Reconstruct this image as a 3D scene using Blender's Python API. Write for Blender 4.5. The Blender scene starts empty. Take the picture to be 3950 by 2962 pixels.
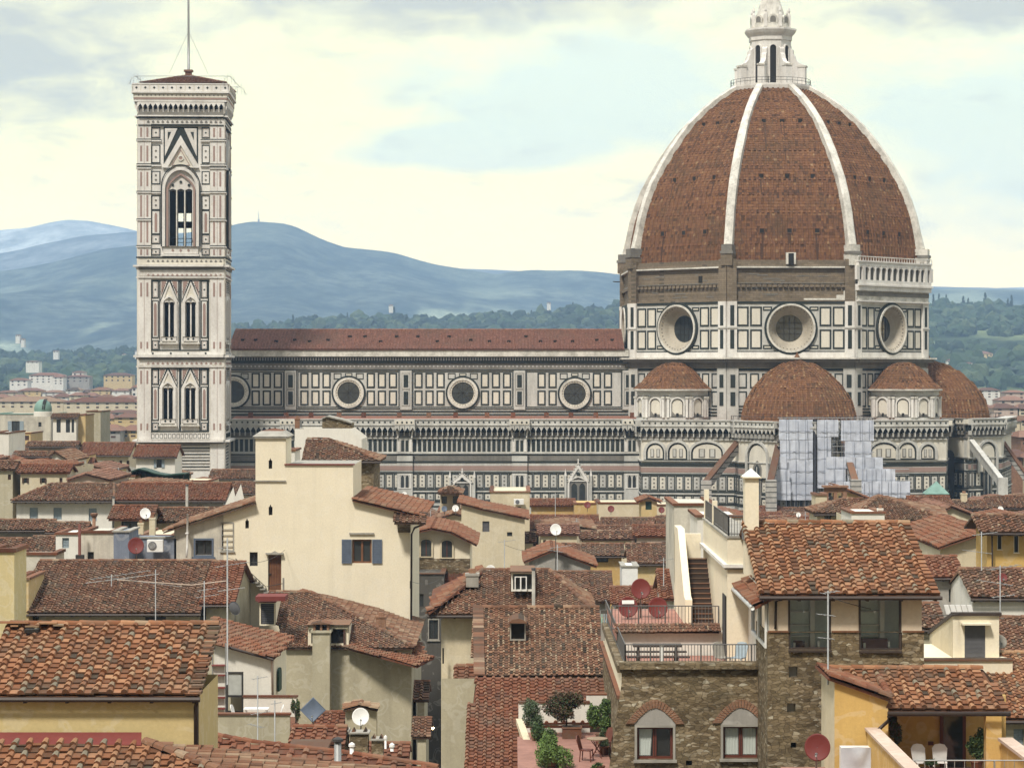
import bpy, math, random
import numpy as np
from mathutils import Vector
R = math.radians
rng = random.Random(7)
nr = np.random.RandomState(11)
sc = bpy.context.scene
COL = sc.collection
# ---------------------------------------------------------------- camera
F, H, CX, HY = 9450.0, 38.0, 1975.0, 1430.0      # focal length in photo pixels, eye height, optical axis
cam = bpy.data.objects.new('camera', bpy.data.cameras.new('camera'))
COL.objects.link(cam)
cam.data.sensor_width = 36.0
cam.data.lens = 36.0 * F / 3950.0
cam.data.shift_y = (HY - 1481.0) / 3950.0
cam.data.clip_start = 1.0
cam.data.clip_end = 60000
cam.location = (0, 0, H)
cam.rotation_euler = (R(90), 0, 0)
sc.camera = cam
# ---------------------------------------------------------------- world
def N(nt, typ, **kw):
    n = nt.nodes.new(typ)
    for k, v in kw.items():
        setattr(n, k, v)
    return n
def mth(nt, op, a, b=None, c=None, clamp=False):
    n = nt.nodes.new('ShaderNodeMath'); n.operation = op; n.use_clamp = clamp
    for i, x in enumerate((a, b, c)):
        if x is None: continue
        if isinstance(x, (int, float)): n.inputs[i].default_value = x
        else: nt.links.new(x, n.inputs[i])
    return n.outputs[0]
def mixc(nt, f, a, b, mode='MIX'):
    n = nt.nodes.new('ShaderNodeMix'); n.data_type = 'RGBA'; n.blend_type = mode
    if isinstance(f, (int, float)): n.inputs[0].default_value = f
    else: nt.links.new(f, n.inputs[0])
    for i, x in ((6, a), (7, b)):
        if isinstance(x, tuple): n.inputs[i].default_value = (*x, 1) if len(x) == 3 else x
        else: nt.links.new(x, n.inputs[i])
    return n.outputs[2]
def ramp(nt, f, stops, interp='LINEAR'):
    n = nt.nodes.new('ShaderNodeValToRGB'); nt.links.new(f, n.inputs[0])
    e = n.color_ramp; e.interpolation = interp
    while len(e.elements) < len(stops): e.elements.new(0.5)
    for el, (p, c) in zip(e.elements, stops):
        el.position = p
        el.color = (c, c, c, 1) if isinstance(c, (int, float)) else (*c, 1)
    return n.outputs[0]
def noise(nt, vec, scale, detail=4, rough=0.55, dist=0.0):
    n = nt.nodes.new('ShaderNodeTexNoise')
    if vec is not None: nt.links.new(vec, n.inputs['Vector'])
    n.inputs['Scale'].default_value = scale; n.inputs['Detail'].default_value = detail
    n.inputs['Roughness'].default_value = rough; n.inputs['Distortion'].default_value = dist
    return n.outputs[0]
SUN_EL, SUN_AZ = R(52), R(203)
w = bpy.data.worlds.new('World'); sc.world = w; w.use_nodes = True
nt = w.node_tree; nt.nodes.clear()
bg = N(nt, 'ShaderNodeBackground'); wo = N(nt, 'ShaderNodeOutputWorld')
nt.links.new(bg.outputs[0], wo.inputs[0])
sky = N(nt, 'ShaderNodeTexSky', sky_type='NISHITA'); sky.sun_disc = False
sky.sun_elevation = SUN_EL; sky.sun_rotation = SUN_AZ
tc = N(nt, 'ShaderNodeTexCoord'); sp = N(nt, 'ShaderNodeSeparateXYZ')
nt.links.new(tc.outputs['Generated'], sp.inputs[0])
az = mth(nt, 'ARCTAN2', sp.outputs[0], sp.outputs[1])        # compass direction, radians
el = mth(nt, 'ARCSINE', sp.outputs[2])                       # elevation, radians
cv = N(nt, 'ShaderNodeCombineXYZ')
nt.links.new(az, cv.inputs[0]); nt.links.new(mth(nt, 'MULTIPLY', el, 2.6), cv.inputs[1])
def blob(ca, ce, ra, re_, pw=1.0):
    a = mth(nt, 'DIVIDE', mth(nt, 'SUBTRACT', az, ca), ra)
    b = mth(nt, 'DIVIDE', mth(nt, 'SUBTRACT', el, ce), re_)
    d = mth(nt, 'SQRT', mth(nt, 'ADD', mth(nt, 'MULTIPLY', a, a), mth(nt, 'MULTIPLY', b, b)))
    return mth(nt, 'SUBTRACT', 1.0, d, clamp=True)
n1 = noise(nt, cv.outputs[0], 17, 6, 0.6, 0.25)
n2 = noise(nt, cv.outputs[0], 34, 6, 0.6, 0.3)
# openings in the cloud where the blue sky shows
blue = mth(nt, 'ADD', blob(0.028, 0.112, 0.105, 0.036), mth(nt, 'MAXIMUM', blob(0.205, 0.095, 0.10, 0.05), blob(-0.02, 0.090, 0.07, 0.012)))
bl = mth(nt, 'ADD', blue, mth(nt, 'MULTIPLY', mth(nt, 'SUBTRACT', n1, 0.5), 1.5))
bl = ramp(nt, bl, [(0.05, 0.0), (0.55, 1.0)])
grey = mth(nt, 'ADD', blob(-0.21, 0.125, 0.10, 0.04), mth(nt, 'ADD', blob(-0.03, 0.152, 0.14, 0.022), mth(nt, 'ADD', blob(0.20, 0.148, 0.10, 0.02), mth(nt, 'MULTIPLY', blob(0.055, 0.072, 0.035, 0.013), 0.6))))
grey = mth(nt, 'ADD', grey, mth(nt, 'MULTIPLY', mth(nt, 'SUBTRACT', n2, 0.5), 1.6))
gr = ramp(nt, grey, [(0.1, 0.0), (0.8, 1.0)])
SKY_BASE = ramp(nt, el, [(0.0, (2.6, 1.80, 0.70)), (0.06, (2.1, 1.68, 0.64)), (0.10, (1.42, 1.30, 0.64)), (0.16, (1.08, 1.06, 0.68)), (0.5, (1.15, 1.25, 1.3)), (1.0, (1.6, 1.68, 1.75))])
warm = mixc(nt, ramp(nt, n1, [(0.35, 0.0), (0.7, 0.5)]), SKY_BASE, (1.0, 0.92, 0.78), 'MULTIPLY')
blu = mixc(nt, 0.85, mixc(nt, 1.0, sky.outputs[0], (0.10, 0.10, 0.10), 'MULTIPLY'), (0.86, 1.04, 0.92))
c1 = mixc(nt, mth(nt, 'MULTIPLY', bl, 0.6), warm, blu)
c2 = mixc(nt, mth(nt, 'MULTIPLY', gr, 0.88), c1, (0.60, 0.59, 0.49))
low = ramp(nt, mth(nt, 'ADD', el, 0.02), [(0.0, 1.0), (0.018, 0.0)])
south = ramp(nt, mth(nt, 'ADD', mth(nt, 'MULTIPLY', sp.outputs[1], 0.5), 0.5), [(0.25, (0.36, 0.365, 0.385)), (0.6, (1.0, 1.0, 1.0))])
c3 = mixc(nt, 1.0, c2, south, 'MULTIPLY')      # unseen sky behind the camera dimmed to deepen the shade under eaves
nt.links.new(mixc(nt, low, c3, (0.30, 0.31, 0.30)), bg.inputs[0])
bg.inputs[1].default_value = 1.0
# ---------------------------------------------------------------- sun
sl = bpy.data.lights.new('sun', 'SUN'); sl.energy = 3.6; sl.angle = R(8); sl.color = (1.0, 0.94, 0.84)
so = bpy.data.objects.new('sun', sl); COL.objects.link(so)
dv = Vector((math.sin(SUN_AZ) * math.cos(SUN_EL), math.cos(SUN_AZ) * math.cos(SUN_EL), math.sin(SUN_EL)))
so.rotation_euler = dv.to_track_quat('Z', 'Y').to_euler(); so.location = (0, -50, 300)
sc.view_settings.view_transform = 'Standard'; sc.view_settings.look = 'None'
sc.view_settings.exposure = 0.28; sc.view_settings.gamma = 1.0
sc.render.engine = 'CYCLES'
sc.cycles.max_bounces = 6; sc.cycles.diffuse_bounces = 3; sc.cycles.glossy_bounces = 2
sc.cycles.transmission_bounces = 4; sc.cycles.volume_bounces = 1; sc.cycles.transparent_max_bounces = 8
sc.cycles.use_denoising = True
# ---------------------------------------------------------------- haze
HAZE_D, HAZE_C = 0.000115, (0.43, 0.645, 0.97)
# ---------------------------------------------------------------- pixel <-> world
def X(px, Y): return (px - CX) / F * Y
def Z(py, Y): return H - (py - HY) / F * Y
# ---------------------------------------------------------------- materials
def bsdf(name, rough=0.85, spec=0.25):
    m = bpy.data.materials.new(name); m.use_nodes = True
    b = m.node_tree.nodes['Principled BSDF']
    b.inputs['Roughness'].default_value = rough
    b.inputs['Specular IOR Level'].default_value = spec
    return m, m.node_tree, b
def objco(nt, sx=1, sy=1, sz=1):
    g = N(nt, 'ShaderNodeNewGeometry'); mp = N(nt, 'ShaderNodeMapping')
    mp.inputs['Scale'].default_value = (sx, sy, sz)
    nt.links.new(g.outputs['Position'], mp.inputs[0]); return mp.outputs[0]
def bump(nt, b, h, dist, strength=0.6):
    n = N(nt, 'ShaderNodeBump'); n.inputs['Distance'].default_value = dist; n.inputs['Strength'].default_value = strength
    nt.links.new(h, n.inputs['Height']); nt.links.new(n.outputs[0], b.inputs['Normal'])
_pm = {}
def plaster(col, stain=0.35, scol=None, streak=True):
    """painted render with weather stains, drips and fine grain"""
    key = (col, stain, scol)
    if key in _pm: return _pm[key]
    m, nt, b = bsdf('plaster', 0.9, 0.15)
    n_big = noise(nt, objco(nt), 0.35, 6, 0.65)
    n_str = noise(nt, objco(nt, 2.2, 2.2, 0.16), 0.9, 5, 0.6)
    n_fin = noise(nt, objco(nt), 9.0, 3, 0.6)
    dark = scol or tuple(c * 0.55 for c in col)
    c = mixc(nt, ramp(nt, n_big, [(0.45, 0.0), (0.75, stain)]), col, dark)
    c = mixc(nt, ramp(nt, n_str, [(0.5, 0.0), (0.8, stain * 0.9)]), c, dark)
    n_pat = noise(nt, objco(nt), 1.1, 2, 0.4, 1.2)
    c = mixc(nt, ramp(nt, n_pat, [(0.55, 0.0), (0.57, 0.10), (0.64, 0.12), (0.66, 0.0)]), c, (0.80, 0.77, 0.70))
    c = mixc(nt, 0.22, c, ramp(nt, n_fin, [(0.3, 0.55), (0.7, 1.0)]), 'MULTIPLY')
    nt.links.new(c, b.inputs['Base Color']); bump(nt, b, n_fin, 0.01)
    _pm[key] = m; return m
def plain(name, col, rough=0.7, metal=0.0, var=0.25, sc_=3.0, spec=0.3):
    m, nt, b = bsdf(name, rough, spec); b.inputs['Metallic'].default_value = metal
    n = noise(nt, objco(nt), sc_, 4, 0.6)
    c = mixc(nt, var, col, ramp(nt, n, [(0.3, 0.35), (0.7, 1.25)]), 'MULTIPLY')
    nt.links.new(c, b.inputs['Base Color']); return m
def tilemat(name, stops, lichen=(0.115, 0.10, 0.075), la=0.5, sc_=0.6, fine=7.0):
    m, nt, b = bsdf(name, 0.88, 0.15)
    at = N(nt, 'ShaderNodeAttribute', attribute_name='rnd')
    c = ramp(nt, at.outputs['Fac'], stops)
    nb = noise(nt, objco(nt), sc_, 6, 0.7)
    nf = noise(nt, objco(nt), fine, 4, 0.65)
    c = mixc(nt, ramp(nt, nb, [(0.48, 0.0), (0.72, la)]), c, lichen)
    c = mixc(nt, ramp(nt, nf, [(0.52, 0.0), (0.75, 0.55)]), c, tuple(x * 0.8 for x in lichen))
    nt.links.new(c, b.inputs['Base Color']); bump(nt, b, nf, 0.012)
    return m
T_NEAR = tilemat('terracotta_tile', [(0.0, (0.054, 0.038, 0.025)), (0.16, (0.108, 0.047, 0.023)), (0.4, (0.189, 0.078, 0.037)), (0.66, (0.298, 0.143, 0.074)), (0.85, (0.346, 0.195, 0.105)), (1.0, (0.206, 0.178, 0.127))], la=0.65)
T_OLD = tilemat('weathered_terracotta', [(0.0, (0.044, 0.031, 0.021)), (0.3, (0.103, 0.053, 0.033)), (0.6, (0.161, 0.076, 0.045)), (0.85, (0.207, 0.118, 0.073)), (1.0, (0.258, 0.184, 0.123))], la=0.7)
T_RED = tilemat('red_terracotta', [(0.0, (0.086, 0.033, 0.020)), (0.4, (0.156, 0.057, 0.030)), (0.75, (0.195, 0.084, 0.048)), (1.0, (0.217, 0.124, 0.077))], la=0.65)
T_MIX = tilemat('mixed_terracotta', [(0.0, (0.029, 0.022, 0.015)), (0.25, (0.072, 0.041, 0.025)), (0.5, (0.164, 0.077, 0.045)), (0.75, (0.222, 0.120, 0.070)), (1.0, (0.319, 0.240, 0.161))], la=0.45, sc_=0.35)
T_FAR = tilemat('brown_terracotta', [(0.0, (0.098, 0.049, 0.036)), (0.5, (0.165, 0.081, 0.055)), (1.0, (0.233, 0.130, 0.091))], la=0.5, sc_=0.25, fine=2.5)
def stone_mat():
    m, nt, b = bsdf('rubble_stone', 0.92, 0.15)
    co = objco(nt, 1.0, 1.0, 2.3)
    wv = noise(nt, objco(nt), 2.2, 3, 0.6)
    va = N(nt, 'ShaderNodeVectorMath', operation='ADD'); vs = N(nt, 'ShaderNodeVectorMath', operation='SCALE')
    nt.links.new(wv, vs.inputs[0]); vs.inputs['Scale'].default_value = 0.3
    nt.links.new(co, va.inputs[0]); nt.links.new(vs.outputs[0], va.inputs[1])
    v = N(nt, 'ShaderNodeTexVoronoi', feature='F1'); v.inputs['Scale'].default_value = 4.6
    v2 = N(nt, 'ShaderNodeTexVoronoi', feature='DISTANCE_TO_EDGE'); v2.inputs['Scale'].default_value = 4.6
    for q in (v, v2): nt.links.new(va.outputs[0], q.inputs['Vector'])
    sepc = N(nt, 'ShaderNodeSeparateColor'); nt.links.new(v.outputs['Color'], sepc.inputs[0])
    c = ramp(nt, sepc.outputs[0], [(0.0, (0.12, 0.086, 0.048)), (0.4, (0.18, 0.135, 0.078)), (0.75, (0.24, 0.185, 0.115)), (0.92, (0.31, 0.255, 0.175)), (1.0, (0.42, 0.38, 0.29))])
    nf = noise(nt, objco(nt), 8, 5, 0.7)
    nb = noise(nt, objco(nt), 0.7, 5, 0.6)
    v3 = N(nt, 'ShaderNodeTexVoronoi', feature='F1'); v3.inputs['Scale'].default_value = 2.1; nt.links.new(va.outputs[0], v3.inputs['Vector']); s4 = N(nt, 'ShaderNodeSeparateColor'); nt.links.new(v3.outputs['Color'], s4.inputs[0])
    c = mixc(nt, 0.8, c, ramp(nt, s4.outputs[0], [(0.0, 0.55), (0.6, 1.0), (1.0, 1.35)]), 'MULTIPLY')
    c = mixc(nt, 0.5, c, ramp(nt, nf, [(0.3, 0.5), (0.7, 1.2)]), 'MULTIPLY')
    c = mixc(nt, ramp(nt, nb, [(0.5, 0.0), (0.75, 0.55)]), c, (0.15, 0.12, 0.07))
    e = ramp(nt, v2.outputs[0], [(0.0, 0.35), (0.05, 1.0)])
    c = mixc(nt, e, (0.10, 0.075, 0.05), c)
    nt.links.new(c, b.inputs['Base Color']); bump(nt, b, e, 0.05, 0.8)
    return m
STONE = stone_mat()
def brickmat(name, col, col2, mortar, scale, bw=0.5, bh=0.25, squash=1.0, stain=0.4, msize=0.02, uv=False):
    m, nt, b = bsdf(name, 0.9, 0.15)
    br = N(nt, 'ShaderNodeTexBrick')
    if uv:
        u = N(nt, 'ShaderNodeUVMap'); nt.links.new(u.outputs[0], br.inputs['Vector'])
    else:
        g = N(nt, 'ShaderNodeNewGeometry'); s3 = N(nt, 'ShaderNodeSeparateXYZ'); c3 = N(nt, 'ShaderNodeCombineXYZ')
        nt.links.new(g.outputs['Position'], s3.inputs[0])
        nt.links.new(mth(nt, 'ADD', s3.outputs[0], s3.outputs[1]), c3.inputs[0]); nt.links.new(s3.outputs[2], c3.inputs[1])
        nt.links.new(c3.outputs[0], br.inputs['Vector'])
    br.inputs['Color1'].default_value = (*col, 1); br.inputs['Color2'].default_value = (*col2, 1); br.inputs['Mortar'].default_value = (*mortar, 1)
    br.inputs['Scale'].default_value = scale; br.inputs['Brick Width'].default_value = bw; br.inputs['Row Height'].default_value = bh
    br.inputs['Mortar Size'].default_value = msize
    nb = noise(nt, objco(nt), 0.18, 7, 0.7); nf = noise(nt, objco(nt), 2.0, 5, 0.7)
    c = mixc(nt, ramp(nt, nb, [(0.42, 0.0), (0.75, stain)]), br.outputs[0], tuple(x * 0.45 for x in col))
    c = mixc(nt, 0.6, c, ramp(nt, nf, [(0.3, 0.6), (0.7, 1.25)]), 'MULTIPLY')
    nt.links.new(c, b.inputs['Base Color']); bump(nt, b, nf, 0.03); return m
def marble(name, col, dirt, amt=0.5, zs=0.3):
    m, nt, b = bsdf(name, 0.7, 0.3)
    n_b = noise(nt, objco(nt, 1, 1, zs), 0.5, 7, 0.7); n_f = noise(nt, objco(nt), 3.2, 5, 0.7)
    c = mixc(nt, ramp(nt, n_b, [(0.42, 0.0), (0.75, amt)]), col, dirt)
    c = mixc(nt, ramp(nt, n_f, [(0.5, 0.0), (0.8, amt * 0.8)]), c, dirt)
    nt.links.new(c, b.inputs['Base Color']); return m
MW = marble('white_marble', (0.54, 0.53, 0.49), (0.22, 0.205, 0.18), 0.65)
MWC = marble('clean_white_marble', (0.72, 0.695, 0.65), (0.34, 0.30, 0.265), 0.6)
MP = marble('pale_panel_marble', (0.66, 0.62, 0.53), (0.38, 0.34, 0.28), 0.5)
MG = marble('green_marble', (0.018, 0.024, 0.02), (0.05, 0.05, 0.045), 0.4)
MK = marble('pink_marble', (0.33, 0.225, 0.19), (0.20, 0.14, 0.12), 0.5)
MD = marble('sooty_marble', (0.20, 0.185, 0.16), (0.07, 0.066, 0.06), 0.7)
MT = marble('travertine_rib', (0.68, 0.65, 0.58), (0.20, 0.185, 0.155), 0.85, 1.0)
MOC = marble('oculus_stone', (0.42, 0.375, 0.30), (0.22, 0.19, 0.15), 0.6)
DRUMST = brickmat('rough_drum_masonry', (0.235, 0.185, 0.13), (0.165, 0.13, 0.09), (0.11, 0.09, 0.065), 1.0, 1.2, 0.35, stain=0.5)
def glass_mat(name, col, rough=0.08):
    m, nt, b = bsdf(name, rough, 0.6)
    n = noise(nt, objco(nt), 0.8, 3, 0.5)
    nt.links.new(mixc(nt, 0.5, col, ramp(nt, n, [(0.3, 0.5), (0.7, 1.4)]), 'MULTIPLY'), b.inputs['Base Color']); return m
GL = glass_mat('window_glass', (0.035, 0.04, 0.04))
DARK = plain('dark_interior', (0.022, 0.019, 0.016), 0.9)
IRON = plain('dark_iron', (0.045, 0.042, 0.04), 0.6, 0.3)
STEEL = plain('galvanised_steel', (0.30, 0.30, 0.29), 0.5, 0.5)
GUT = plain('brown_gutter', (0.05, 0.035, 0.028), 0.55)
WHT = plain('white_paint', (0.72, 0.71, 0.68), 0.6, 0, 0.15)
WOOD = plain('brown_wood', (0.17, 0.075, 0.035), 0.6, 0, 0.5)
RWOOD = plain('red_brown_wood', (0.12, 0.035, 0.022), 0.55, 0, 0.3)
SBLUE = plain('blue_shutter_paint', (0.10, 0.125, 0.17), 0.6)
SGREEN = plain('green_shutter_paint', (0.018, 0.05, 0.035), 0.6)
SPALE = plain('pale_blue_shutter_paint', (0.30, 0.36, 0.40), 0.65)
SBROWN = plain('brown_shutter_paint', (0.085, 0.045, 0.035), 0.65)
SGREY = plain('grey_shutter_paint', (0.13, 0.13, 0.14), 0.6)
DRED = plain('red_dish_paint', (0.14, 0.026, 0.022), 0.6, 0, 0.1)
COPPER = plain('copper_patina', (0.17, 0.28, 0.235), 0.7, 0, 0.35, 1.2)
REDFL = plain('red_flashing', (0.16, 0.035, 0.028), 0.75, 0, 0.2)
CONC = plain('grey_concrete', (0.32, 0.30, 0.26), 0.9, 0, 0.5, 1.4)
BRK = brickmat('old_brick', (0.27, 0.14, 0.085), (0.20, 0.10, 0.06), (0.28, 0.22, 0.16), 3.3, 0.9, 0.25)
CREAM = plaster((0.77, 0.69, 0.53), 0.2)
CREAM2 = plaster((0.60, 0.52, 0.37), 0.4)
YEL = plaster((0.56, 0.42, 0.21), 0.2)
OCH = plaster((0.52, 0.36, 0.15), 0.3)
OCHY = plaster((0.56, 0.37, 0.13), 0.3)
WHP = plaster((0.72, 0.69, 0.62), 0.35)
GRP = plaster((0.33, 0.31, 0.28), 0.5)
OLV = plaster((0.43, 0.385, 0.275), 0.45)
PINKP = plaster((0.52, 0.40, 0.32), 0.3)
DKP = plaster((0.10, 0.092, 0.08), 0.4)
STN2 = plaster((0.58, 0.54, 0.45), 0.75, (0.22, 0.20, 0.18))
# ================================================================ mesh builder
class B:
    """collects geometry, links it as ONE mesh object"""
    def __init__(s, T=None):
        s.v = []; s.nv = 0; s.loops = []; s.tot = []; s.mi = []; s.rnd = []; s.mats = []; s.T = T; s.uv = None; s.sm = []
    def mat(s, m):
        if m not in s.mats: s.mats.append(m)
        return s.mats.index(m)
    def add(s, vs, fs, m, rnd=None, sm=False):
        a = np.asarray(vs, dtype=float).reshape(-1, 3)
        if s.T is not None: a = s.T(a)
        k = s.mat(m)
        s.v.append(a)
        for f in fs:
            s.loops.extend([i + s.nv for i in f]); s.tot.append(len(f)); s.mi.append(k)
            s.rnd.append(rng.random() if rnd is None else rnd); s.sm.append(sm)
        s.nv += len(a)
    def bulk(s, verts, quads, m, rnd):
        """verts Nx3 (already in world space), quads list of (array of faces, rnd array)"""
        k = s.mat(m); s.v.append(verts)
        for fa, ra in quads:
            s.loops.extend((fa + s.nv).ravel().tolist()); n = len(fa)
            s.tot.extend([fa.shape[1]] * n); s.mi.extend([k] * n); s.rnd.extend(ra.tolist()); s.sm.extend([False] * n)
        s.nv += len(verts)
    def box(s, x0, x1, y0, y1, z0, z1, m):
        s.add([(x0, y0, z0), (x1, y0, z0), (x1, y1, z0), (x0, y1, z0), (x0, y0, z1), (x1, y0, z1), (x1, y1, z1), (x0, y1, z1)],
              [(0, 1, 5, 4), (1, 2, 6, 5), (2, 3, 7, 6), (3, 0, 4, 7), (4, 5, 6, 7), (3, 2, 1, 0)], m)
    def quad(s, a, b, c, d, m): s.add([a, b, c, d], [(0, 1, 2, 3)], m)
    def poly(s, pts, m): s.add(pts, [tuple(range(len(pts)))], m)
    def prism(s, pts, vec, m, caps=True):
        n = len(pts); p2 = [tuple(a + b for a, b in zip(p, vec)) for p in pts]
        fs = [(i, (i + 1) % n, n + (i + 1) % n, n + i) for i in range(n)]
        if caps: fs += [tuple(range(n)), tuple(range(2 * n - 1, n - 1, -1))]
        s.add(list(pts) + p2, fs, m)
    def tube(s, pts, r, m, n=6, r1=None):
        pts = [Vector(p) for p in pts]; vs = []; fs = []
        for i, p in enumerate(pts):
            d = (pts[min(i + 1, len(pts) - 1)] - pts[max(i - 1, 0)]).normalized()
            a = d.cross(Vector((0, 0, 1)) if abs(d.z) < 0.9 else Vector((1, 0, 0))).normalized(); b = d.cross(a)
            rr = r if r1 is None else r + (r1 - r) * i / (len(pts) - 1)
            for k in range(n):
                t = 2 * math.pi * k / n; q = p + a * rr * math.cos(t) + b * rr * math.sin(t); vs.append(tuple(q))
        for i in range(len(pts) - 1):
            for k in range(n):
                fs.append((i * n + k, i * n + (k + 1) % n, (i + 1) * n + (k + 1) % n, (i + 1) * n + k))
        fs.append(tuple(range(n))); fs.append(tuple(range((len(pts) - 1) * n, len(pts) * n)))
        s.add(vs, fs, m, sm=n > 6)
    def lathe(s, c, prof, m, n=16, a0=0.0, a1=2 * math.pi, sm=False, rot=0.0, capb=False):
        """prof: (radius, z) list; corners land at rot + k*step"""
        full = abs(a1 - a0 - 2 * math.pi) < 1e-6; k = n if full else n + 1
        vs = []; fs = []
        for r, z in prof:
            for i in range(k):
                t = rot + a0 + (a1 - a0) * i / n
                vs.append((c[0] + r * math.sin(t), c[1] - r * math.cos(t), c[2] + z))
        for j in range(len(prof) - 1):
            for i in range(n):
                i2 = (i + 1) % k
                fs.append((j * k + i, j * k + i2, (j + 1) * k + i2, (j + 1) * k + i))
        if prof[-1][0] > 1e-3 and full: fs.append(tuple(range((len(prof) - 1) * k, len(prof) * k)))
        if capb and full: fs.append(tuple(range(k)))
        s.add(vs, fs, m, sm=sm)
    # --- flat decoration in (u, w, v): u along the wall, w outwards, v up (or photo row, when T says so)
    def slab(s, pts, w0, w1, m):
        n = len(pts)
        s.add([(p[0], w1, p[1]) for p in pts] + [(p[0], w0, p[1]) for p in pts],
              [tuple(range(n))] + [(i, (i + 1) % n, n + (i + 1) % n, n + i) for i in range(n)], m)
    def rect(s, u0, u1, v0, v1, w, m, w0=0.0): s.slab([(u0, v0), (u1, v0), (u1, v1), (u0, v1)], w0, w, m)
    def loopslab(s, outer, inner, w, m, w0=0.0):
        n = len(outer); q = [(p[0], w, p[1]) for p in outer] + [(p[0], w, p[1]) for p in inner] + [(p[0], w0, p[1]) for p in outer] + [(p[0], w0, p[1]) for p in inner]
        fs = []
        for i in range(n):
            j = (i + 1) % n
            fs += [(i, j, n + j, n + i), (i, j, 2 * n + j, 2 * n + i), (n + i, n + j, 3 * n + j, 3 * n + i)]
        s.add(q, fs, m)
    def frame(s, u0, u1, v0, v1, t, w, m, w0=0.0):
        sx = t if u1 > u0 else -t; sy = t if v1 > v0 else -t
        s.loopslab([(u0, v0), (u1, v0), (u1, v1), (u0, v1)], [(u0 + sx, v0 + sy), (u1 - sx, v0 + sy), (u1 - sx, v1 - sy), (u0 + sx, v1 - sy)], w, m, w0)
    def disc(s, u, v, r, w, m, n=24, w0=0.0): s.slab([(u + r * math.cos(2 * math.pi * i / n), v + r * math.sin(2 * math.pi * i / n)) for i in range(n)], w0, w, m)
    def annulus(s, u, v, r0, r1, w, m, n=32, w0=0.0):
        s.loopslab([(u + r1 * math.cos(2 * math.pi * i / n), v + r1 * math.sin(2 * math.pi * i / n)) for i in range(n)],
                   [(u + r0 * math.cos(2 * math.pi * i / n), v + r0 * math.sin(2 * math.pi * i / n)) for i in range(n)], w, m, w0)
    def build(s, name, parent=None, label=None, cat=None, group=None, kind=None, smooth=None):
        me = bpy.data.meshes.new(name)
        v = np.concatenate(s.v) if s.v else np.zeros((0, 3))
        off = WL.get(parent.name, (0, 0, 0)) if parent is not None else None
        if parent is None:
            c = v.mean(axis=0); base = (float(c[0]), float(c[1]), float(v[:, 2].min())); off = base
        v = v - np.array(off)
        me.vertices.add(len(v)); me.vertices.foreach_set('co', v.astype(np.float32).ravel())
        me.loops.add(len(s.loops)); me.loops.foreach_set('vertex_index', np.array(s.loops, dtype=np.int32))
        tot = np.array(s.tot, dtype=np.int32)
        me.polygons.add(len(tot)); st = np.concatenate([[0], np.cumsum(tot)[:-1]]).astype(np.int32)
        me.polygons.foreach_set('loop_start', st); me.polygons.foreach_set('loop_total', tot)
        me.polygons.foreach_set('material_index', np.array(s.mi, dtype=np.int32))
        me.polygons.foreach_set('use_smooth', np.array(s.sm if smooth is None else [smooth] * len(tot), dtype=bool))
        for m in s.mats: me.materials.append(m)
        at = me.attributes.new('rnd', 'FLOAT', 'FACE'); at.data.foreach_set('value', np.array(s.rnd, dtype=np.float32))
        me.update(calc_edges=True); me.validate()
        o = bpy.data.objects.new(name, me); COL.objects.link(o)
        if parent is None: o.location = off
        else:
            o.parent = parent
            if o.parent.parent is None and parent.type == 'MESH': pass
        WL[o.name] = tuple(off)
        tag(o, label, cat, group, kind); return o
WL = {}
def tag(o, label=None, cat=None, group=None, kind=None):
    for k, v in (('label', label), ('category', cat), ('group', group), ('kind', kind)):
        if v: o[k] = v
    return o
def thing(name, label, cat, loc, group=None):
    o = bpy.data.objects.new(name, None); COL.objects.link(o); o.location = loc; o.empty_display_size = 0.5
    WL[o.name] = tuple(loc); return tag(o, label, cat, group)
def Tpx(Y):
    """(photo column, metres outwards, photo row) on the frontal plane at distance Y"""
    return lambda a: np.stack([(a[:, 0] - CX) / F * Y, Y - a[:, 1], H - (a[:, 2] - HY) / F * Y], 1)
def Tplane(ox, oy, ang, s=1.0, vz=None):
    """u along a vertical wall turned by ang about z from frontal, w outwards; v = z in metres"""
    ca, sa = math.cos(ang), math.sin(ang)
    return lambda a: np.stack([ox + a[:, 0] * ca + a[:, 1] * sa, oy + a[:, 0] * sa - a[:, 1] * ca, a[:, 2]], 1)
def inpoly(px, py, poly):
    ins = np.zeros(px.shape, bool); n = len(poly); j = n - 1
    for i in range(n):
        xi, yi = poly[i]; xj, yj = poly[j]
        if abs(yi - yj) > 1e-9:
            c = ((yi > py) != (yj > py)) & (px < (xj - xi) * (py - yi) / (yj - yi) + xi); ins ^= c
        j = i
    return ins
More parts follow.
